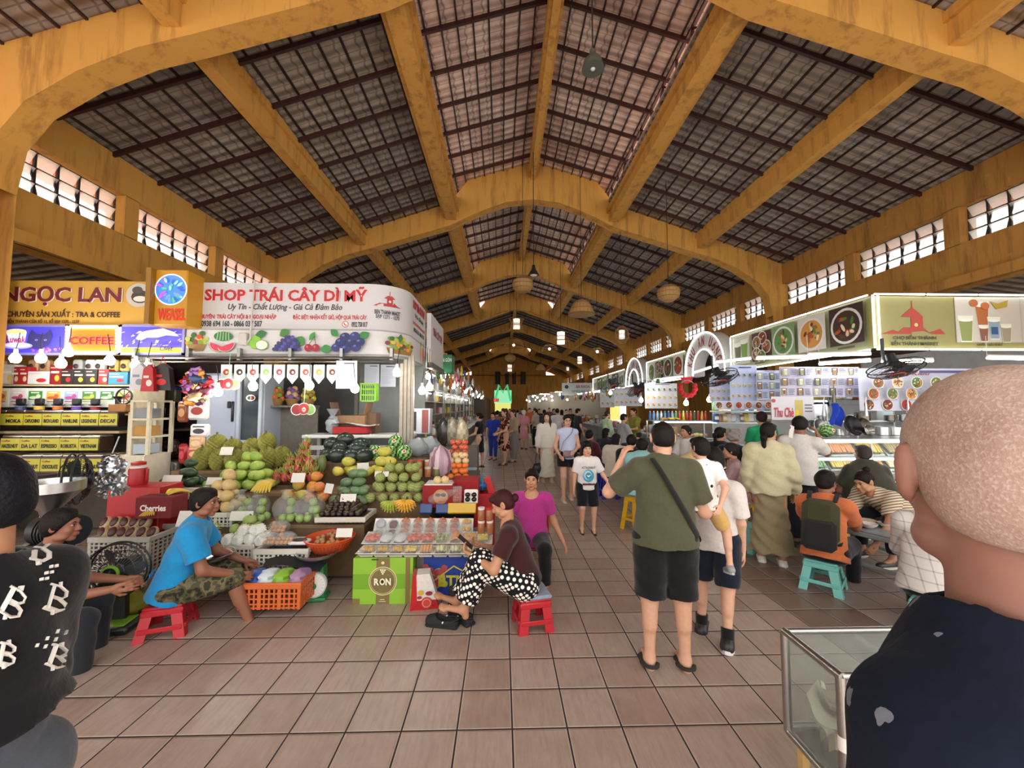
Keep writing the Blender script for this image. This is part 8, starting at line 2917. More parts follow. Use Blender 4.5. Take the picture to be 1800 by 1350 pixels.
# arches
for k, (un, uf) in enumerate(((1277, 1207), (1131, 1101))):
 y0, y1 = ys(un), ys(uf)
 R_ = (y1 - y0) / 2
 t = thing('arch_sign', ('white arch with red lettering over the nearer food court entrance', 'white arch with red lettering over the farther food court entrance')[k], 'sign', (XR - .05, y1, ZB), -PI / 2)
 c0 = max(.12, at(0, 583, (ys(1240))).z - ZB - R_) if k == 0 else .1
 ri = R_ * .55
 out = [(0, 0)] + [(R_ - R_ * math.cos(q), c0 + R_ * math.sin(q)) for q in np.linspace(0, PI, 25)] + [(2 * R_, 0)]
 inn = [(R_ - ri, 0)] + [(R_ - ri * math.cos(q), c0 + ri * math.sin(q)) for q in np.linspace(0, PI, 25)] + [(R_ + ri, 0)]
 m = M('#c9c6bf')
 n = len(out)
 v = [(x, y, z) for y in (0, .35) for x, z in out + inn]
 f = []
 for i in range(n - 1):
  f += [(i, i + 1, n + i + 1, n + i), (2 * n + i + 1, 2 * n + i, 3 * n + i, 3 * n + i + 1), (i + 1, i, 2 * n + i, 2 * n + i + 1), (n + i, n + i + 1, 3 * n + i + 1, 3 * n + i)]
 m.add(v, f); m.o('arch_body', PRINT, t)
 m = M('#ffffff')
 m.tube([(x, -.02, z) for x, z in out], .016, 5); m.tube([(x, -.02, z) for x, z in inn], .016, 5); m.o('light_strip', LEDSTRIP, t)
 s = 'KHU ĂN UỐNG'
 rm = (R_ + ri) / 2
 for i, ch in enumerate(s):
  if ch == ' ':
   continue
  q = PI - PI * (.10 + .80 * i / (len(s) - 1))
  def bd(p, q=q):
   ca, sa = math.cos(q - PI / 2), math.sin(q - PI / 2)
   p = p.copy(); x, z = p[:, 0].copy(), p[:, 2].copy()
   p[:, 0], p[:, 2] = x * ca - z * sa, x * sa + z * ca
   return p
  text(ch, R_ * .13, R_ * .27, PRINT, t, (R_ + rm * math.cos(q), -.004, c0 + rm * math.sin(q)), '#8a1f26', bold=.04, bend=bd)
# hanging tubes under the fascia
hang = [(1258, 637, 1320, 630, 8.2), (1330, 630, 1440, 627, 6.6), (1420, 625, 1530, 622, 5.6), (1440, 640, 1530, 634, 6.2), (1550, 636, 1640, 634, 5.6), (1735, 629, 1830, 631, 5.2), (1220, 655, 1262, 642, 9.4), (1150, 668, 1200, 662, 11.5)]
hn = ['by the nearer arch', 'over the nearer menu banners, left', 'over the nearer menu banners, right', 'lowest, over the drinks menu', 'behind the hanging fan', 'at the right end of the counter', 'under the nearer arch', 'over the juice stall']
for (u0, v0, u1, v1, Y), nm in zip(hang, hn):
 a_, b_ = at(u0, v0, Y), at(u1, v1, Y - .2)
 tube_light(a_, b_, 'hanging white tube %s' % nm, 'hanging tubes of the food court', .02, TUBE)
 m = M('#c9c9c4'); m.cyl(a_ + Vector((0, 0, .03)), b_ + Vector((0, 0, .03)), .018, n=6); m.cyl(a_ + Vector((0, 0, .03)), a_ + Vector((0, 0, .3)), .004, n=4)
 tag(m.o('tube_fitting', SATIN), 'white fitting of the hanging tube %s' % nm, 'fitting', 'fittings of the hanging tubes')

# ---- menu banners
def banner(u0, v0, u1, v1, Y, lb, draw, rz=0.0, col='#c8cbdc', name='menu_banner'):
 a_, b_ = at(u0, v1, Y), at(u1, v0, Y)
 W, H_ = b_.x - a_.x, b_.z - a_.z
 m = M(col); m.box((0, .006, H_ / 2), (W, .008, H_))
 o = m.o(name, PRINT, loc=((a_.x + b_.x) / 2, Y, a_.z)); o.rotation_euler.z = rz
 a = Art(y=.001); draw(a, W, H_); a.o('menu_print', PRINT, o)
 return tag(o, lb, 'banner'), W, H_


def grid_pics(nx, ny, kind, top=.15, tone=None):
 def d(a, W, H_):
  for j in range(ny):
   for i in range(nx):
    x, z = W * ((i + .5) / nx - .5), H_ * (1 - top) * ((j + .55) / ny)
    s = min(W / nx, H_ / ny)
    k = i * 7 + j * 3
    if kind == 'drink':
     glass_pic(a, x, z, s * .62, ('#c9952f', '#5f9a3f', '#b0402f', '#d0c04a', '#6a4a7a', '#c9582f', '#3f6a5a')[k % 7], '#dfe3e8'); a.e(x + s * .24, z - s * .18, s * .12, s * .1, ('#d0b03a', '#b5322a', '#5f9a3f')[k % 3])
    elif kind == 'dish':
     dish(a, x, z, s * .42, k + 3)
    elif kind == 'list':
     a.r(x - W / nx * .46, z - H_ / ny * .36, x - W / nx * .06, z + H_ / ny * .36, ('#8a8270', '#4a4038', '#9a9a80', '#6a5548')[k % 4]); glass_pic(a, x - W / nx * .26, z, H_ / ny * .55, ('#7a4a3a', '#7a8a4a', '#c9c0b0', '#a0703a')[k % 4]); a.lines(x, z - H_ / ny * .32, x + W / nx * .42, z + H_ / ny * .32, 5, '#4f5468', .42)
    if kind != 'list':
     a.r(x - s * .25, z - s * .44, x + s * .25, z - s * .40, '#7a80a0')
  if top > .05:
   a.r(-W * .2, H_ * (1 - top * .6), W * .25, H_ * (1 - top * .35), '#4a4a80')
 return d


banner(1372, 645, 1510, 698, 6.5, 'long drinks menu banner of photos and price lists over the display case', grid_pics(5, 3, 'list', .03), col='#b5b2c4')
o, W, H_ = banner(1512, 648, 1760, 722, 6.3, 'white food menu banner with red script beside the drinks menu', grid_pics(8, 3, 'dish', .24), col='#ccd0e0')
text('Phương Kiều', W * .34, H_ * .13, PRINT, o, (-W * .18, -.012, H_ * .88), '#b0203a', shear=.3)
banner(1284, 642, 1330, 705, 7.6, 'pale blue drinks menu with rows of fruit juices, tilted toward us', grid_pics(5, 3, 'drink', .14), col='#bcc8e4')
banner(1331, 651, 1371, 703, 7.4, 'pale blue menu of juices and prices between two banners', grid_pics(2, 3, 'list', .06), col='#c0cae4')
banner(1248, 664, 1284, 706, 7.9, 'narrow pale menu of tall drinks, left of the juice menu', grid_pics(4, 3, 'drink', .08), col='#c6cbe0')
banner(1256, 705, 1372, 720, 7.3, 'strip banner of soup bowls under the juice menus', grid_pics(7, 1, 'dish', .05), col='#c6c8d8')
o, W, H_ = banner(1357, 697, 1430, 738, 6.35, 'white sign with red handwriting and a picture of yellow drinks', lambda a, W, H_: (a.r(W * .05, H_ * .06, W * .24, H_ * .85, '#c0b060'), a.e(W * .1, H_ * .3, W * .05, H_ * .15, '#d9b83a'), a.lines(W * .28, H_ * .3, W * .46, H_ * .7, 3, '#6a6a78', .4), a.e(-W * .45, H_ * .82, W * .05, H_ * .08, '#a8503a')), col='#cdcad0')
text('Thu Chè', W * .46, H_ * .42, PRINT, o, (-W * .22, -.008, H_ * .32), '#b8303a', bold=.02, shear=.15)
banner(1134, 674, 1190, 718, 10.5, 'menu of bright fruit drinks left of the rose wreath', grid_pics(6, 3, 'drink', .1), col='#d0d0d4')
banner(1080, 682, 1128, 714, 13.5, 'pale menu of tall glasses further down the food court', grid_pics(6, 2, 'drink', .1), col='#ccd0d8')
banner(1055, 685, 1080, 716, 17.0, 'far pale menu beyond the second arch', grid_pics(3, 2, 'drink', .1), col='#c8ccd0')
# ---- lit display case with trays of food
YC = 5.55
xa_, xb_ = at(1408, 800, YC).x, at(1760, 800, YC).x
zc0, zc1, zs, zt_ = at(0, 868, YC).z, at(0, 835, YC).z, at(0, 806, YC).z, at(0, 776, YC).z
t = thing('food_counter', 'tiled counter with a black and white check edge under the lit food case', 'counter', ((xa_ + xb_) / 2 - .05, YC + .25, 0))
WC = xb_ - xa_
m = M('#4a4744'); m.box((0, 0, (zc1 - .1) / 2), (WC + .2, .7, zc1 - .1)); m.o('counter_body', MATTE, t)
m = M('#8a8c8c'); m.box((0, -.05, zc1 - .06), (WC + .3, .8, .04), b=.008); m.o('worktop', METAL, t)
a = Art(y=-.356)
nn = 70
for i in range(nn):
 for j in range(4):
  if (i + j) % 2:
   a.r(-WC / 2 - .1 + (WC + .2) * i / nn, zc1 - .2 + .028 * j, -WC / 2 - .1 + (WC + .2) * (i + 1) / nn, zc1 - .2 + .028 * (j + 1), '#c9c6bf')
  a.step = 0
a.o('check_edge', PRINT, t)
t = thing('display_case', 'glass fronted stainless display case of trays under white tubes', 'display case', ((xa_ + xb_) / 2, YC + .25, zc1 - .04))
HC = zt_ - zc1 + .04
m = M('#b9bcbc')
for x in np.linspace(-WC / 2, WC / 2, 4):
 for y in (-.3, .3):
  m.box((x, y, HC / 2), (.025, .025, HC))
m.box((0, 0, HC), (WC, .62, .025)).box((0, 0, zs - zc1 + .02), (WC, .55, .02)).box((0, 0, .02), (WC, .6, .03))
m.o('frame', METAL, t)
m = M('#dfe8e6'); m.box((0, -.31, HC / 2), (WC, .006, HC * .9)); m.o('glass', CASEGLASS, t)
m = M('#ffffff'); m.cyl((-WC * .48, -.26, HC - .03), (WC * .48, -.26, HC - .03), .014, n=8); m.cyl((-WC * .48, -.26, zs - zc1 - .01), (WC * .48, -.26, zs - zc1 - .01), .014, n=8); m.o('case_light', TUBE, t)
fc = [['#c9cdc0', '#d98a5a', '#d0a848', '#a08a5a', '#cfc8b0'], ['#7a9a6a', '#d0b060', '#d09040', '#d8c8a0', '#c86a5a']]
fnm = [['white rolls', 'orange shrimp', 'yellow fritters', 'banana leaf parcels', 'pale cakes'], ['green skewers', 'tan rolls', 'golden rolls', 'cream dumplings', 'pink sausages']]
for r_, (z, tilt) in enumerate(((zs - zc1 + .07, .75), (.08, .75))):
 for i in range(5):
  cx = -WC / 2 + .28 + .42 * i
  tl = M('#d3d5d2'); R = rot(tilt, 0, 0)
  tl.box((0, 0, 0), (.38, .34, .012), R=R, b=.004)
  o = tl.o('food_tray', METAL, loc=(t.location.x + cx, t.location.y - .05, t.location.z + z + .07))
  tag(o, 'steel tray of %s on the %s shelf of the lit case' % (fnm[r_][i], ('upper', 'lower')[r_]), 'tray', 'trays in the lit case')
  pm = M(fc[r_][i]); pm.tube([(0, -.13, .03), (.01, 0, .04), (0, .13, .03)], [.014, .021, .014], 6)
  pr = None
  for k in range(9):
   pp = Vector(o.location) + Vector((-.15 + .037 * k, 0, 0)) + Vector((0, 0, .0))
   if pr is None:
    pr = pm.o('food_piece', SATIN, loc=(0, 0, 0))
   place(pr, pp, 'one of the %s on the %s tray of the lit case' % (fnm[r_][i], ('upper', 'lower')[r_]), 'food', '%s in the lit case' % fnm[r_][i], (tilt, 0, rnd.uniform(-.15, .15)))
# pots, pans and things on top of the case
zt2 = zt_ + .02
place(dup(WMS, (0, 0, 0)), Vector((at(1448, 765, 5.8).x, 5.75, zt2 + .1)), 'striped watermelon on top of the lit food case', 'watermelon', None, (0, 1.4, 0))
for i, (u, Y, r, col, lb) in enumerate(((1495, 5.9, .16, '#2b2b2e', 'black wok standing on edge on the lit case'), (1515, 6.0, .14, '#4a463c', 'dull brown pan standing on edge behind the wok'), (1522, 5.75, .09, '#8f8c84', 'small steel lid on the lit case'), (1438, 6.1, .13, '#b9bcbc', 'shiny steel pot stack left of the blue cloth'), (1424, 6.2, .12, '#c9cccc', 'shiny steel basin at the left end of the case'))):
 m = M(col); m.lathe([(.0, -.03), (r * .6, -.02), (r, .05), (r * .96, .055), (r * .55, .0), (0, -.01)], n=24, R=rot(1.25, 0, .2))
 tag(m.o('cooking_pan', METAL, loc=(at(u, 750, Y).x, Y, zt2 + r * .95)), lb, 'pan')
m = M('#1f3fb0'); m.sheet(lambda s, q: ((s - .5) * .16 + .03 * math.sin(5 * q), .03 * math.sin(9 * s + 3 * q), -.32 * q + .03 * math.sin(4 * s)), 10, 8)
tag(m.o('dish_cloth', CLOTH, loc=at(1470, 712, 5.95)), 'bright blue cloth hanging over the lit food case', 'cloth')
m = M('#b8c0c0'); m.box((0, 0, 0), (1.2, .3, .03)).box((-.58, 0, .3), (.03, .3, .6)).box((.58, 0, .3), (.03, .3, .6)).box((0, 0, -.28), (1.2, .3, .03)).box((-.58, 0, -.4), (.03, .3, .9)).box((.58, 0, -.4), (.03, .3, .9))
tag(m.o('wire_shelf', METAL, loc=at(1500, 712, 6.9)), 'steel shelf rack behind the lit food case', 'shelf')
for i in range(6):
 m = M(('#b8a04a', '#c9cc9a', '#d0c8c0', '#a8563a', '#7a9a4a', '#c9c9c4')[i]); m.box((0, 0, .05), (.15, .2, .1), b=.02)
 tag(m.o('food_box', GLOSS, loc=at(1440 + 22 * i, 703, 6.85)), 'clear food box on the steel rack above the case', 'box', 'food boxes on the steel rack')
m = M('#b02026'); m.box((0, 0, .03), (.3, .2, .05), b=.012); m.box((0, 0, .055), (.26, .16, .02), col='#7a1418'); tag(m.o('condiment_basket', SATIN, loc=at(1436, 853, 5.3)), 'red plastic basket on the counter edge', 'basket')
for i, (dx, col, lb) in enumerate(((-.09, '#b86a78', 'pink sauce bottle on the counter edge'), (.0, '#c03a2a', 'red sauce bottle on the counter edge'), (.08, '#c9803a', 'orange sauce bottle on the counter edge'))):
 m = M(col); m.lathe([(.028, 0), (.03, .12), (.012, .16), (.008, .2)], n=10); tag(m.o('sauce_bottle', SATIN, loc=at(1420, 845, 5.35) + Vector((dx, .05, 0))), lb, 'bottle', 'sauce bottles')
for i, u in enumerate((1450, 1470, 1495, 1560)):
 m = M('#cfccc6'); m.box((0, 0, .1), (.14, .01, .2)); o = m.o('menu_card', PRINT, loc=at(u, 853, 5.28)); a = Art(y=-.006); glass_pic(a, 0, .1, .12, '#a08a4a'); a.o('print', PRINT, o)
 tag(o, 'upright menu card in front of the lit case, %s' % ('first from the sauce bottles', 'second from the sauce bottles', 'third from the sauce bottles', 'right of the heavy person')[i], 'card', 'menu cards on the counter')
# ---- counters facing the aisle
def counter(label, x, y0, y1, h=.95, w=.7, col='#8c8f90'):
 m = M(col); m.box((0, 0, h / 2), (w, y1 - y0, h)); m.box((-.04, 0, h), (w + .12, y1 - y0 + .06, .04), col='#a5a8a8')
 return tag(m.o('counter', SATIN, loc=(x, (y0 + y1) / 2, 0)), label, 'counter')


counter('steel counter facing the aisle behind the elderly person in satin', 4.95, 6.6, 8.8)
counter('steel counter of the juice stall under the nearer arch', 4.6, 9.0, 12.4)
counter('steel counter beyond the juice stall', 4.5, 12.8, 17)
counter('farthest steel counter of the food court', 4.4, 17.4, 24)
# juice stall: glass case, bottles, fruit
t = thing('juice_case', 'lit glass case of fruit at the juice stall', 'display case', (at(1196, 760, 9.3).x, 9.35, 1.0))
m = M('#b9bcbc')
for x in (-.7, .7):
 for y in (-.2, .2):
  m.box((x, y, .2), (.02, .02, .42))
m.box((0, 0, .42), (1.44, .44, .02)).box((0, 0, .01), (1.44, .44, .02)); m.o('frame', METAL, t)
m = M('#e8f0ee'); m.box((0, -.215, .21), (1.4, .006, .38)); m.o('glass', CASEGLASS, t)
m = M('#ffffff'); m.cyl((-.66, -.18, .39), (.66, -.18, .39), .013, n=8); m.o('case_light', TUBE, t)
for i in range(12):
 o = (GUA, PER, APP, MGY, NSP, APP)[i % 6]
 place(o, Vector((t.location.x - .6 + .11 * i, 9.3, 1.08)), 'fruit inside the lit juice case', 'fruit', 'fruit in the juice case')
bc = ['#3a6ab0', '#7ab0d0', '#a8d0e0', '#c9d8e0', '#3f8ac0', '#2a4a9a', '#9ac0d0', '#5a9a6a', '#c03028', '#c9c030', '#b8282a', '#d04a2a', '#2f6a3a', '#a82028', '#d0a030', '#b02a2a']
bn = ['blue', 'sky blue', 'pale blue', 'clear', 'bright blue', 'navy', 'ice blue', 'green', 'red', 'yellow', 'crimson', 'orange red', 'dark green', 'cherry', 'amber', 'scarlet']
for i in range(16):
 tt = thing('drink_bottle', '%s drink can or bottle in the row on the juice case' % bn[i], 'bottle', (t.location.x - .68 + .09 * i, 9.4, 1.43), 0, 'drink row on the juice case')
 m = M(bc[i]); m.lathe([(.03, 0), (.032, .02), (.032, .15), (.014, .2)], n=10); m.o('bottle_body', GLOSS, tt)
 m = M('#d9d9d6'); m.cyl((0, 0, .195), (0, 0, .22), .014, n=8); m.o('cap', SATIN, tt)
for i in range(3):
 c = dup(b1, Vector((at(1160 + 9 * i, 735, 9.4).x, 9.3, 1.45)), i * .5, 'yellow banana bunch on the left of the juice case, %s of three' % ('first', 'second', 'third')[i], 'bananas on the juice case', .8)
# rose wreath
wr = at(1208, 682, 8.6)
t = thing('wreath', 'hanging wreath of red roses with a ribbon at the juice stall', 'wreath', wr)
m = M('#8a8f8a'); m.tube([(.17 * math.cos(a_), 0, .17 * math.sin(a_)) for a_ in np.arange(20) * PI / 10], .012, 5, closed=True); m.o('ring', MATTE, t)
for i in range(9):
 a_ = PI * .9 + i * PI * 1.2 / 8
 m = M('#b8202c'); m.ell((.17 * math.cos(a_), -.02, .17 * math.sin(a_)), .055, 10, 8, fn=lambda v: v * (1 + .15 * np.sin(7 * np.arctan2(v[:, 2:3], v[:, :1])))); m.o('rose', CLOTH, t)
m = M('#c02a2c'); m.prism([(-.03, .1), (.03, .1), (.1, .14), (.14, .24), (-.14, .24), (-.1, .14)], .03); m.o('ribbon', CLOTH, t)
# ceiling-hung fans tipped over the counters
for i, (u, v, Y, R_, tl, rz, lb) in enumerate(((1265, 664, 6.9, .3, 1.15, .3, 'wall fan with a red centre tipped over the juice menus'), (1574, 648, 4.9, .28, 1.25, 0, 'wall fan tipped almost flat in front of the food menu'), (1076, 676, 12.5, .38, .9, .6, 'wall fan beyond the second arch, left of two'), (1122, 683, 11.0, .33, .9, .8, 'wall fan at the far end of the bright drink menu'))):
 p = at(u, v, Y)
 tt = desk_fan('wall_fan', lb, (p.x, p.y, p.z - .2), rz, R_, '#1d1e20', '#24262a', '#b8452f', tilt=tl, stand=False, h=.2)
 m = M('#1d1e20'); m.tube([(0, .12, .28), (.02, .18, .42), (.02, .18, .62)], .02, 6); m.o('bracket', SATIN, tt)
for i, (u, v, Y) in enumerate(((1073, 690, 12), (1127, 703, 10), (1206, 708, 8.8), (1247, 702, 8.2), (1147, 676, 10.2))):
 dup(b0, at(u, v, Y), 0, 'bare bulb over the food court counters, number %s from the aisle end' % ('one', 'two', 'four', 'five', 'three')[i], 'bare bulbs of the food court')
# back wall of the court
m = M('#c3c7c6'); m.box((7.6, 10.2, 1.5), (4.2, .06, 2.3)).box((9.6, 8, 1.5), (.06, 4.5, 3))
struct(m.o('stall_partition', vcmat('pale_stall_sheet', .6, var=.15, scale=6), smooth=False))
tube_light((5.2, 6.5, 2.3), (6.6, 6.5, 2.3), 'white tube over the kitchen behind the lit case, left', 'tubes over the kitchen', .02, TUBE)  # both kitchen tubes added to brighten the space behind the case
tube_light((6.7, 6.5, 2.3), (8.0, 6.5, 2.3), 'white tube over the kitchen behind the lit case, right', 'tubes over the kitchen', .02, TUBE)
for i in range(14):
 m = M(('#b9bcbc', '#8f9494', '#c9ccca', '#6f6a60')[i % 4]); r_ = .06 + .05 * rnd.random()
 if i % 3:
  m.lathe([(0, -.02), (r_, 0), (r_, r_ * 1.2), (r_ * .9, r_ * 1.25), (r_ * .85, .0)], n=16)
 else:
  m.tube([(0, 0, 0), (0, 0, .25), (.01, 0, .3)], [.03, .008, .006], 6)
 tag(m.o('kitchen_pot', METAL, loc=(at(1432 + 12 * i, 740, 6.4).x, 6.2 + .2 * (i % 2), zt2 + (.0 if i % 3 else .3) + .22 * (i % 2))), 'steel kitchen pot or ladle in the cluttered row behind the lit case', 'pot', 'kitchen pots behind the lit case')
# ---- stools and low tables
g = gnd(1118, 930); plastic_stool(YEL, 'tall yellow plastic stool under the light cyan shirt', (g.x, 5.72, 0), .5, .47, .34)
g = gnd(1305, 936); plastic_stool(YEL, 'tall yellow plastic stool under the pink satin clothes', (g.x, g.y - .02, 0), .3, .44, .34)
g = gnd(1450, 1035); plastic_stool(TUR, 'turquoise plastic stool under the orange T-shirt', (g.x, g.y + .02, 0), .75, .28, .36, .26)
q = spot(1628, 3.0); plastic_stool(TUR, 'nearest turquoise plastic stool under the checked shirt', (q[0] - .06, q[1] - .08, 0), .6, .32, .36, .28)
g = gnd(1325, 970); plastic_stool(TUR, 'turquoise plastic stool behind the long khaki skirt', (g.x, g.y + .1, 0), .4, .30, .34, .26)
g = gnd(1410, 945); plastic_stool(TUR, 'turquoise plastic stool beside the yellow table', (g.x, g.y, 0), .2, .34, .34, .26)
for i, (u, v) in enumerate(((1070, 875), (1090, 872), (1055, 862))):
 g = gnd(u, v); plastic_stool(BLU, ('blue plastic stool under the black lettered T-shirt', 'blue plastic stool right of the black lettered T-shirt', 'blue plastic stool under the cream puffed blouse')[i], (g.x, g.y, 0), .3 * i, .46, .34)
g = gnd(1440, 960)
t = plastic_stool('#c9a12a', 'square yellow plastic table with papers on it by the counter', (g.x + .05, g.y + .1, 0), .1, .52, .5, .46)
m = M('#d5d3cc'); m.box((0, 0, .525), (.4, .3, .006)); m.o('paper_cover', PRINT, t)
t = plastic_stool('#8d9396', 'low grey table between the orange T-shirt and the striped blouse', (spot(1545, 4.1)[0], 4.15, 0), .4, .50, .75, .7)
for i in range(5):
 m = M(('#d9d6d0', '#c9b9a0', '#cfd2d4', '#8a5a3a', '#d6d2c8')[i]); m.lathe([(.03, 0), (.07, .03), (.08, .05), (.06, .035), (0, .02)], n=14)
 tag(m.o('bowl', SATIN, loc=(t.location.x - .2 + .1 * i, 4.05 + .12 * (i % 2), .505)), 'small bowl on the low grey table by the orange T-shirt', 'bowl', 'bowls on the low grey table')
m = M('#c9b27a'); m.lathe([(.30, 0), (.15, .09), (.02, .17), (.0, .175)], n=26); m.lathe([(.305, -.004), (.302, .004), (.30, .0)], n=26, col='#e6ddc0')
tag(m.o('conical_hat', WICK, loc=at(1222, 818, 4.4)), 'woven conical hat held between the olive T-shirt and the boy', 'hat')
# ---- aluminium framed glass box close to us
t = thing('donation_box', 'aluminium framed glass box of crumpled papers beside the bald person', 'box', (1.62, 1.63, 0))
zt3, zb3, X0, X1, Y0, Y1 = .76, .34, -.37, .35, -.145, .145
m = M('#a8a9a6')
for x in (X0, X1):
 for y in (Y0, Y1):
  m.cyl((x, y, zb3), (x, y, zt3), .017, n=12)
for z in (zb3, zt3):
 for y in (Y0, Y1):
  m.cyl((X0, y, z), (X1, y, z), .014, n=10)
 for x in (X0, X1):
  m.cyl((x, Y0 - .01, z), (x, Y1, z), .016, n=10)
m.o('frame', METAL, t)
m = M('#dfe3e0'); m.box((X0, 0, (zt3 + zb3) / 2), (.005, Y1 - Y0, zt3 - zb3)).box((0, Y0, (zt3 + zb3) / 2), (X1 - X0, .005, zt3 - zb3)).box((0, Y1, (zt3 + zb3) / 2), (X1 - X0, .005, zt3 - zb3)).box((0, 0, zt3), (X1 - X0, Y1 - Y0, .005)); m.o('glass', GLASS, t)
m = M('#5a5048'); m.box((0, 0, zb3), (X1 - X0, Y1 - Y0, .012)); m.o('base_panel', MATTE, t)
for x in (X0 + .04, X1 - .04):
 for y in (Y0 + .03, Y1 - .03):
  m = M('#b99a5f'); m.box((x, y, zb3 / 2), (.03, .03, zb3)); m.o('leg', WOODV, t)
m = M('#d9d2cf'); m.cyl((X0, Y0, .50), (X0, Y0, .55), .0185, n=12); m.o('tape_band', MATTE, t)
for i in range(26):
 m = M(('#8f866f', '#b8b0a0', '#cfcac0', '#7f7260')[i % 4]); m.sheet(lambda s, q: ((s - .5) * .2, (q - .5) * .11, .03 * math.sin(7 * s + i) + .02 * math.cos(8 * q + 2 * i)), 8, 6)
 o = m.o('crumpled_note', PRINT, loc=(1.62 + X0 + .11 + .038 * (i % 13), 1.63 + .03 * math.sin(i * 2), zb3 + .06 + .045 * (i % 3) + .05 * (i // 13))); o.rotation_euler = (rnd.uniform(-.6, .6), rnd.uniform(-.6, .6), rnd.random() * 3); tag(o, 'crumpled paper inside the aluminium framed glass box', 'paper', 'papers in the glass box')
# strap worn across the olive back
t = thing('crossbody_bag', 'black strap worn across the olive T-shirt', 'bag', OLIVE_MAN.location, OLIVE_MAN.rotation_euler.z)
sm_ = [c for c in OLIVE_MAN.children if c.name.startswith('shirt')][0].data
bv = BVHTree.FromPolygons([tuple(v.co) for v in sm_.vertices], [tuple(p.vertices) for p in sm_.polygons])
pts_ = []
for q in np.linspace(0, 1, 16):
 o_ = Vector((-.085 + .27 * q, -1, 1.395 - .50 * q))
 h_ = bv.ray_cast(o_, Vector((0, 1, 0)))
 if h_[0] is not None:
  pts_.append(np.array(h_[0] + h_[1] * .006))
m = M('#131314'); m.tube(pts_, .026, 6, flat=.3); m.o('strap', CLOTH, t)
# ================================================================ further down the aisle
rf = random.Random(5)
XLW = -2.55
m = M('#8f897e'); m.box((XLW, 20, 1.5), (.06, 26, 3.0)); struct(m.o('stall_partition', WOODV, smooth=False))
for k in range(6):
 y0 = 7.3 + 3.9 * k
 counter('goods counter %s from the fruit shop along the left row' % ('first', 'second', 'third', 'fourth', 'fifth', 'sixth')[k], -1.75 - .05 * (k % 2), y0, y0 + 3.6, .8, .66, ('#3a3f5a', '#7a6a52', '#5a5a5c')[k % 3])
 t = thing('goods_rack', 'tall goods rack behind counter %s of the left row' % ('one', 'two', 'three', 'four', 'five', 'six')[k], 'rack', (XLW + .22, y0 + 1.8, 0))
 for yy in (-1.75, 0, 1.75):
  m = M('#b5b5ae'); m.box((.15, yy, 1.6), (.04, .04, 3.2)); m.o('upright', METAL, t)
 for z in (1.1, 1.5, 1.9, 2.3, 2.75):
  m = M('#9a968c'); m.box((0, 0, z), (.36, 3.6, .025)); m.o('shelf_board', SATIN, t)
gc = ['#c9c4b8', '#a8452f', '#d0b84a', '#5a8a4a', '#8a6a4a', '#d9d6d0', '#3a5a8a', '#b85a7a', '#e0d8c0', '#6a4a3a', '#9fb0b8', '#c98a3a']
gn = ['pale', 'brick red', 'yellow', 'green', 'brown', 'white', 'blue', 'rose', 'cream', 'dark brown', 'grey blue', 'amber']
GP = {}
for i, col in enumerate(gc):
 m = M(col); m.box((0, 0, .1), (.1, .15, .2), b=.02); m.box((-.052, 0, .1), (.006, .1, .08), col='#e4e0d6'); GP[('b', i)] = m.o('goods_packet', PRINT, loc=(0, 0, 0))
 m = M(col); m.ell((0, 0, -.14), (.05, .09, .14), 10, 8, fn=lambda v: v * (1 + .15 * np.sin(6 * v[:, 1:2] + 7 * v[:, 2:3]))); m.box((0, 0, .01), (.02, .1, .05)); GP[('h', i)] = m.o('hanging_pack', GLOSS, loc=(0, 0, 0))
 m = M(col); m.lathe([(.06, 0), (.065, .03), (.065, .15), (.05, .18)], n=10); m.lathe([(.055, .178), (.055, .2), (0, .202)], n=10, col=('#b8302a', '#d9d6cf', '#2f6a3a')[i % 3]); GP[('j', i)] = m.o('goods_jar', GLOSS, loc=(0, 0, 0))
for k in range(6):
 y0 = 7.3 + 3.9 * k
 w = ('first', 'second', 'third', 'fourth', 'fifth', 'sixth')[k]
 n = 62 - 6 * k
 for i in range(n):
  c = rf.randrange(12)
  kind = 'bbjhh'[i % 5]
  y = y0 + .1 + 3.4 * rf.random()
  if kind == 'h':
   p = (-1.35 - .35 * rf.random(), y, 2.45 + .75 * rf.random())
  elif i % 2:
   p = (XLW + .3, y, rf.choice((1.115, 1.515, 1.915, 2.315)))
  else:
   p = (-1.75 - .3 * rf.random(), y, .82 + (.2 if i % 4 == 0 else 0))
  nm = {'b': 'packet', 'j': 'jar', 'h': 'hanging pack'}[kind]
  place(GP[(kind, c)], p, '%s goods %s at the %s counter of the left row' % (gn[c], nm, w), nm, '%s %ss, left row counter %s' % (gn[c], nm, w), (0, 0, rf.uniform(-.3, .3)), rf.uniform(.85, 1.25))
for k, (x, y0, y1, w) in enumerate(((4.35, 12.9, 16.9, 'third'), (4.25, 17.5, 23.8, 'farthest'), (4.5, 10.6, 12.3, 'juice'))):
 for i in range(26):
  c = rf.randrange(12)
  kind = 'bjjh'[i % 4]
  nm = {'b': 'packet', 'j': 'jar', 'h': 'hanging pack'}[kind]
  place(GP[(kind, c)], (x - .1 + .4 * rf.random(), y0 + (y1 - y0) * rf.random(), .97 if kind != 'h' else 2.3 + .3 * rf.random()), '%s goods %s on the %s food court counter' % (gn[c], nm, w), nm, '%s %ss, %s food court counter' % (gn[c], nm, w), (0, 0, rf.uniform(-.5, .5)), rf.uniform(.9, 1.3))
 for i in range(2 + k % 2):
  yy = y0 + (y1 - y0) * (i + .3) / (2 + k % 2)
  tube_light((x + .3, yy, 2.5), (x + .3, yy + 1.1, 2.5), 'white tube over the %s food court counter' % w, 'tubes over the %s food court counter' % w, .018, TUBE)  # tubes added to brighten the farther counters
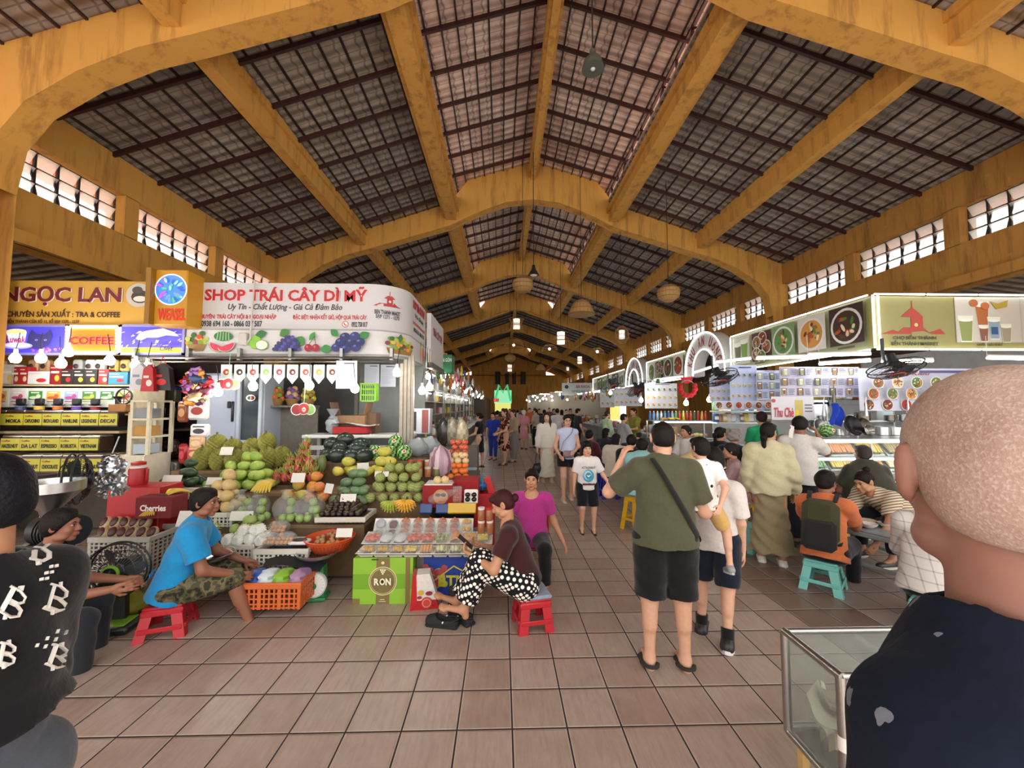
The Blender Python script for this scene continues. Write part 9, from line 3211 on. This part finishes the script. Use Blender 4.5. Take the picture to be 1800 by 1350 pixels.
for v in (722, 742):
 p, q = at(1258, v, 8.3), at(1356, v, 8.3)
 m = M('#b5b8b6'); m.box(((p.x + q.x) / 2, 8.4, p.z - .015), (q.x - p.x, .3, .03)); tag(m.o('goods_shelf', METAL), '%s steel shelf of jars under the strip of soup bowls' % ('upper' if v < 730 else 'lower'), 'shelf')
 for i in range(13):
  c = rf.randrange(12)
  place(GP[('bj'[i % 2], c)], (p.x + (q.x - p.x) * (i + .5) / 13, 8.38, p.z), '%s %s on the %s shelf under the strip of soup bowls' % (gn[c], ('packet', 'jar')[i % 2], 'upper' if v < 730 else 'lower'), ('packet', 'jar')[i % 2], '%s %s, %s soup shelf' % (gn[c], 'bj'[i % 2], 'upper' if v < 730 else 'lower'), (0, 0, 1.6), rf.uniform(.75, 1.1))
tube_light(at(1262, 716, 8.2), at(1350, 716, 8.2), 'white tube over the shelves of jars behind the food court stools', None, .018, TUBE)
for (kind, i), o in list(GP.items()):
 if o.name not in _used:
  bpy.data.objects.remove(o); del GP[(kind, i)]
# large sacks of seeds on the first counter, white fridge door, green net
for i, (u, v, col, lb) in enumerate(((779, 783, '#3a3430', 'tall clear sack of dark seeds on the left row counter'), (795, 783, '#8a8270', 'tall clear sack of grey nuts on the left row counter'), (812, 786, '#b5a88a', 'tall clear sack of pale nuts on the left row counter'))):
 m = M(col); m.ell((0, 0, .22), (.11, .11, .24), 14, 10, fn=lambda v: v * (1 + .05 * np.sin(9 * v[:, :1] + 8 * v[:, 2:3])), col=lambda v, f, c_=col: [tuple(np.array(hx(c_)) * (.7 + .6 * ((k * 7) % 5) / 5)) for k in range(len(f))])
 p = at(u, v, 6.6); tag(m.o('seed_sack', GLOSS, loc=p), lb, 'sack')
m = M('#5a5248'); q = at(795, 783, 6.6); m.box((0, 0, q.z / 2 - .01), (.85, .5, q.z - .02)); tag(m.o('sack_stand', WOODV, loc=(q.x, 6.65, 0)), 'timber stand under the tall sacks of seeds', 'stand')
m = M('#7ac02f'); m.ell((0, 0, .09), (.2, .16, .1), 14, 9, fn=lambda v: v * (1 + .1 * np.sin(11 * v[:, :1] + 9 * v[:, 1:2]))); tag(m.o('vegetable_heap', RIND, loc=(-1.55, 8.0, .82)), 'bright green heap of leaves on the left row counter', 'vegetables')
m = M('#c9ccd8'); m.box((0, 0, .2), (.3, .25, .4), b=.01); m.box((.08, -.13, .2), (.1, .01, .36), col='#8a4a48'); m.box((-.08, -.13, .2), (.04, .012, .3), col='#2b2b33'); tag(m.o('white_box', SATIN, loc=at(741, 762, 6.4)), 'white box with a dark stripe behind the corner post', 'box')
m = M('#d9d9d4'); m.box((0, 0, -.3), (.4, .3, .6)); tag(m.o('box_stand', SATIN, loc=at(741, 762, 6.4) - Vector((0, 0, .6))), 'pale stand under the white box with a dark stripe', 'stand')
# lamps over the left row and far right, some added to brighten the aisle
for i, (x, y, z) in enumerate([(-1.45, 7.8 + 1.35 * k, 2.35 + .12 * (k % 3)) for k in range(18)]):
 dup(b0, (x, y, z), 0, 'bare bulb over the left row of stalls, one of a long string', 'string of bulbs over the left row')
for i, (x, y, z) in enumerate([(2.3 + .6 * (k % 4), 22 + .9 * k, 2.2 + .15 * (k % 3)) for k in range(18)]):
 dup(b0, (x, y, z), 0, 'bare bulb over the far right stalls, one of a string', 'string of bulbs over the far right stalls')
for k in range(9):
 y = 7.6 + 2.4 * k  # back and overhead tubes added to brighten the dim left stalls
 tube_light((XLW + .12, y, 2.2), (XLW + .12, y + 1.2, 2.2), 'white tube at the back of the left row of stalls', 'tubes at the back of the left row', .018, TUBE)
 tube_light((-1.9, y, 2.62), (-1.9, y + 1.2, 2.62), 'white tube over the left row of stalls', 'tubes over the left row', .018, TUBE)
# far right stalls
for k, (x0, y) in enumerate(((3.4, 27.0), (2.8, 31.5), (2.4, 36.0))):
 t = thing('goods_stall', 'far right stall with a canopy of goods, %s one' % ('nearest', 'middle', 'farthest')[k], 'stall', (x0 + 2.0, y, 0))
 m = M('#b5aa96'); m.box((0, 1, 1.4), (4.0, .1, 2.8)).box((0, 0, .45), (3.8, 1.2, .9), col=('#3a4a6a', '#7a3a3a', '#4a5a4a')[k]); m.o('stall_body', MATTE, t)
 for i in range(16 - 3 * k):
  c = rf.randrange(12)
  for kind in 'bh':
   if (kind, c) in GP:
    place(GP[(kind, c)], (x0 + .2 + 3.6 * rf.random(), y - .55 + .3 * rf.random(), (.92, 2.5)[kind == 'h'] + rf.random() * .3 * (kind == 'h')), '%s goods %s at the %s far right stall' % (gn[c], {'b': 'packet', 'h': 'hanging pack'}[kind], ('nearest', 'middle', 'farthest')[k]), 'packet', '%s %s goods, far right stall %d' % (gn[c], kind, k), (0, 0, PI / 2), 1.4)
 tube_light((x0 + .2, y - .3, 2.75), (x0 + 3.6, y - .3, 2.75), 'white tube over the %s far right stall' % ('nearest', 'middle', 'farthest')[k], None, .02, TUBE)
t, fm, w, h = board('shop_sign', 'pale far sign with red lettering and a black flower, end of the food court', 'sign', 988, 673, 1040, 695, 25.0, .1, '#c3c9c6', PRINT)
on(t, fm, 'BÀ KHOA', 1013, 676, 1037, 682, '#a8303a', .03); on(t, fm, 'SẠP HOA QUẢ 1120', 1005, 685, 1037, 690, '#5a6a70', .02)
a = Art(y=-.004); x, z = fm(996, 680)
for q in range(5):
 a.e(x + .07 * math.cos(q * 1.26), z + .07 * math.sin(q * 1.26), .06, .06, '#23262a')
a.o('flower_emblem', PRINT, t)
for k in range(4):
 y0 = 34 + 4 * k
 counter('far left stall block, %s beyond the left row' % ('first', 'second', 'third', 'fourth')[k], -2.0, y0, y0 + 3.6, 2.6, 1.2, ('#6a5a48', '#5a5248')[k % 2])
# green and yellow lit stand at the end
t = thing('lit_stand', 'green and white lit stand with a yellow base at the end of the aisle', 'stand', (at(884, 720, 30).x, 30, 0))
m = M('#8fe0b0'); m.box((0, 0, 2.5), (1.3, .1, 1.0)); m.tube([(-.6, -.06, 2.2), (-.3, -.06, 3.4), (0, -.06, 2.8), (.3, -.06, 3.4), (.6, -.06, 2.2)], .1, 6, col='#3fc07a'); m.box((0, -.08, 1.7), (1.2, .1, .6), col='#e0e070'); m.box((-.5, -.1, 2.25), (.4, .1, .25), col='#d03028'); m.o('lit_front', BACKLIT, t)
m = M('#4a4a46'); m.box((0, 0, .7), (1.2, .6, 1.4)); m.o('stand_base', MATTE, t)

# ---- lamps and woven pendants under the roof
def pendant(kind, u, v, w, Y, lb):
 p = at(u, v, Y)
 R_ = w / 695 * Y / 2
 t = thing('pendant_lamp', lb, 'pendant lamp', p, 0, 'woven pendant lamps')
 m = M('#a8824f')
 pr = {'round': [(.45, -.75), (.9, -.4), (1, 0), (.92, .35), (.5, .65), (.35, .7)], 'bell': [(1, -.55), (.98, -.5), (.85, -.1), (.62, .35), (.35, .55), (.1, .6)], 'glass': [(.98, -.8), (.62, -.1), (.55, 0), (.62, .1), (.95, .75)], 'oval': [(.4, -1.3), (.95, -.6), (1, 0), (.95, .6), (.4, 1.3)], 'disc': [(1, -.25), (.95, -.2), (.5, .3), (.1, .5)], 'dome': [(1, -.3), (.85, .15), (.5, .42), (.12, .5)]}[kind]
 n = 20
 solid = kind in ('round', 'bell')
 m.lathe([(r * R_, z * R_) for r, z in pr], n=24) if solid else None
 for r, z in pr:
  m.tube([(r * R_ * 1.01 * math.cos(a_), r * R_ * 1.01 * math.sin(a_), z * R_) for a_ in np.arange(24) * PI / 12], .012 * R_ + .004, 4, closed=True, col='#8a6438')
 for i in range(n):
  a_ = i * 2 * PI / n
  m.tube([(r * R_ * math.cos(a_), r * R_ * math.sin(a_), z * R_) for r, z in pr], .008 * R_ + .003, 3, col='#94703f')
 m.o('basket_shade', WICK, t)
 if kind in ('glass', 'oval', 'disc'):
  m = M('#f1e6d2'); m.cyl((0, 0, -R_ * .55), (0, 0, R_ * .75), R_ * .42, n=14); m.o('paper_cylinder', PALELIT, t)
 else:
  m = M('#ffffff'); m.ell((0, 0, -R_ * .1), .05, 8, 6); m.o('bulb', SMALLBULB, t)
 top = zl(min(7.5, abs(p.x - CX))) - p.z - .05
 m = M('#1d1a18'); m.cyl((0, 0, pr[-1][1] * R_), (0, 0, top), .008, n=5); m.o('cord', MATTE, t)


for q in (('round', 919, 500, 38, 11.0, 'round open basket pendant nearest the ridge'), ('round', 1175, 515, 40, 10.0, 'round basket pendant under the right roof slope'), ('bell', 1022, 541, 47, 10.5, 'bell shaped basket pendant'), ('glass', 908, 571, 28, 14, 'hourglass pendant with a paper cylinder in the middle of the aisle'), ('disc', 986, 596, 33, 13, 'wide shallow pendant with a paper cylinder left of the bell one'),
 ('oval', 1093, 589, 24, 12, 'tall oval pendant with a paper cylinder'), ('bell', 950, 645, 17, 20, 'narrow bell pendant far down the aisle'), ('dome', 966, 612, 28, 16, 'shallow dome pendant with a bare bulb'), ('dome', 1050, 617, 24, 15, 'small dome pendant under the oval one'), ('disc', 1019, 634, 19, 18, 'flat pendant with a small paper cylinder'), ('round', 897, 629, 19, 21, 'far round basket pendant over the aisle'), ('dome', 903, 605, 36, 17, 'wide dark dome pendant over the aisle'), ('oval', 998, 649, 10, 24, 'far oval pendant right of the aisle'), ('glass', 896, 648, 18, 23, 'far hourglass pendant over the aisle')):
 pendant(*q)
p = at(1042, 112, 5.9)
t = thing('industrial_lamp', 'grey metal shade lamp with a frosted bulb hanging from the clerestory', 'pendant lamp', p)
m = M('#54584e'); m.lathe([(.175, -.09), (.17, -.07), (.14, .04), (.08, .11), (.05, .16), (.045, .22), (0, .23)], n=26); m.lathe([(.17, -.088), (.135, .03), (.075, .1)], n=26, col='#8a9486'); m.o('shade', SATIN, t)
m = M('#c9cdc8'); m.ell((0, 0, -.02), (.055, .055, .1), 14, 10); m.o('bulb', SATIN, t)
m = M('#2a2522'); m.cyl((0, 0, .22), (0, 0, zm(abs(p.x - CX)) - p.z), .012, n=6); m.o('cord', MATTE, t)
p = at(938, 480, 10.6)
t = thing('industrial_lamp', 'small black cone lamp right of the round basket pendant', 'pendant lamp', p)
m = M('#1d1c1b'); m.lathe([(.16, -.06), (.06, .1), (.04, .22), (0, .23)], n=18); m.ell((0, 0, -.05), (.1, .1, .05), 12, 7, col='#c9c4b4'); m.o('shade', SATIN, t)
m = M('#1d1c1b'); m.cyl((0, 0, .2), (0, 0, zm(.3) - p.z), .01, n=6); m.o('cord', MATTE, t)

# ---- outer walls of the building beyond the stalls
m = M('#6a5a44'); m.box((-13, 24, 2.6), (.3, 46, 5.2)).box((15, 24, 2.6), (.3, 46, 5.2)); struct(m.o('wall_outer', OCHRE, smooth=False))
m = M(); m.add([(CX + HW + .3, 2, 4.3), (CX + HW + .3, 50, 4.3), (15, 50, 3.6), (15, 2, 3.6)], [(0, 1, 2, 3)]); struct(m.o('aisle_ceiling', TILE_LOW, smooth=False))
m = M(); m.add([(-13, 2, 3.6), (-13, 50, 3.6), (-11, 50, 3.7), (-11, 2, 3.7)], [(0, 1, 2, 3)]); struct(m.o('aisle_ceiling', TILE_LOW, smooth=False))

finish_texts()
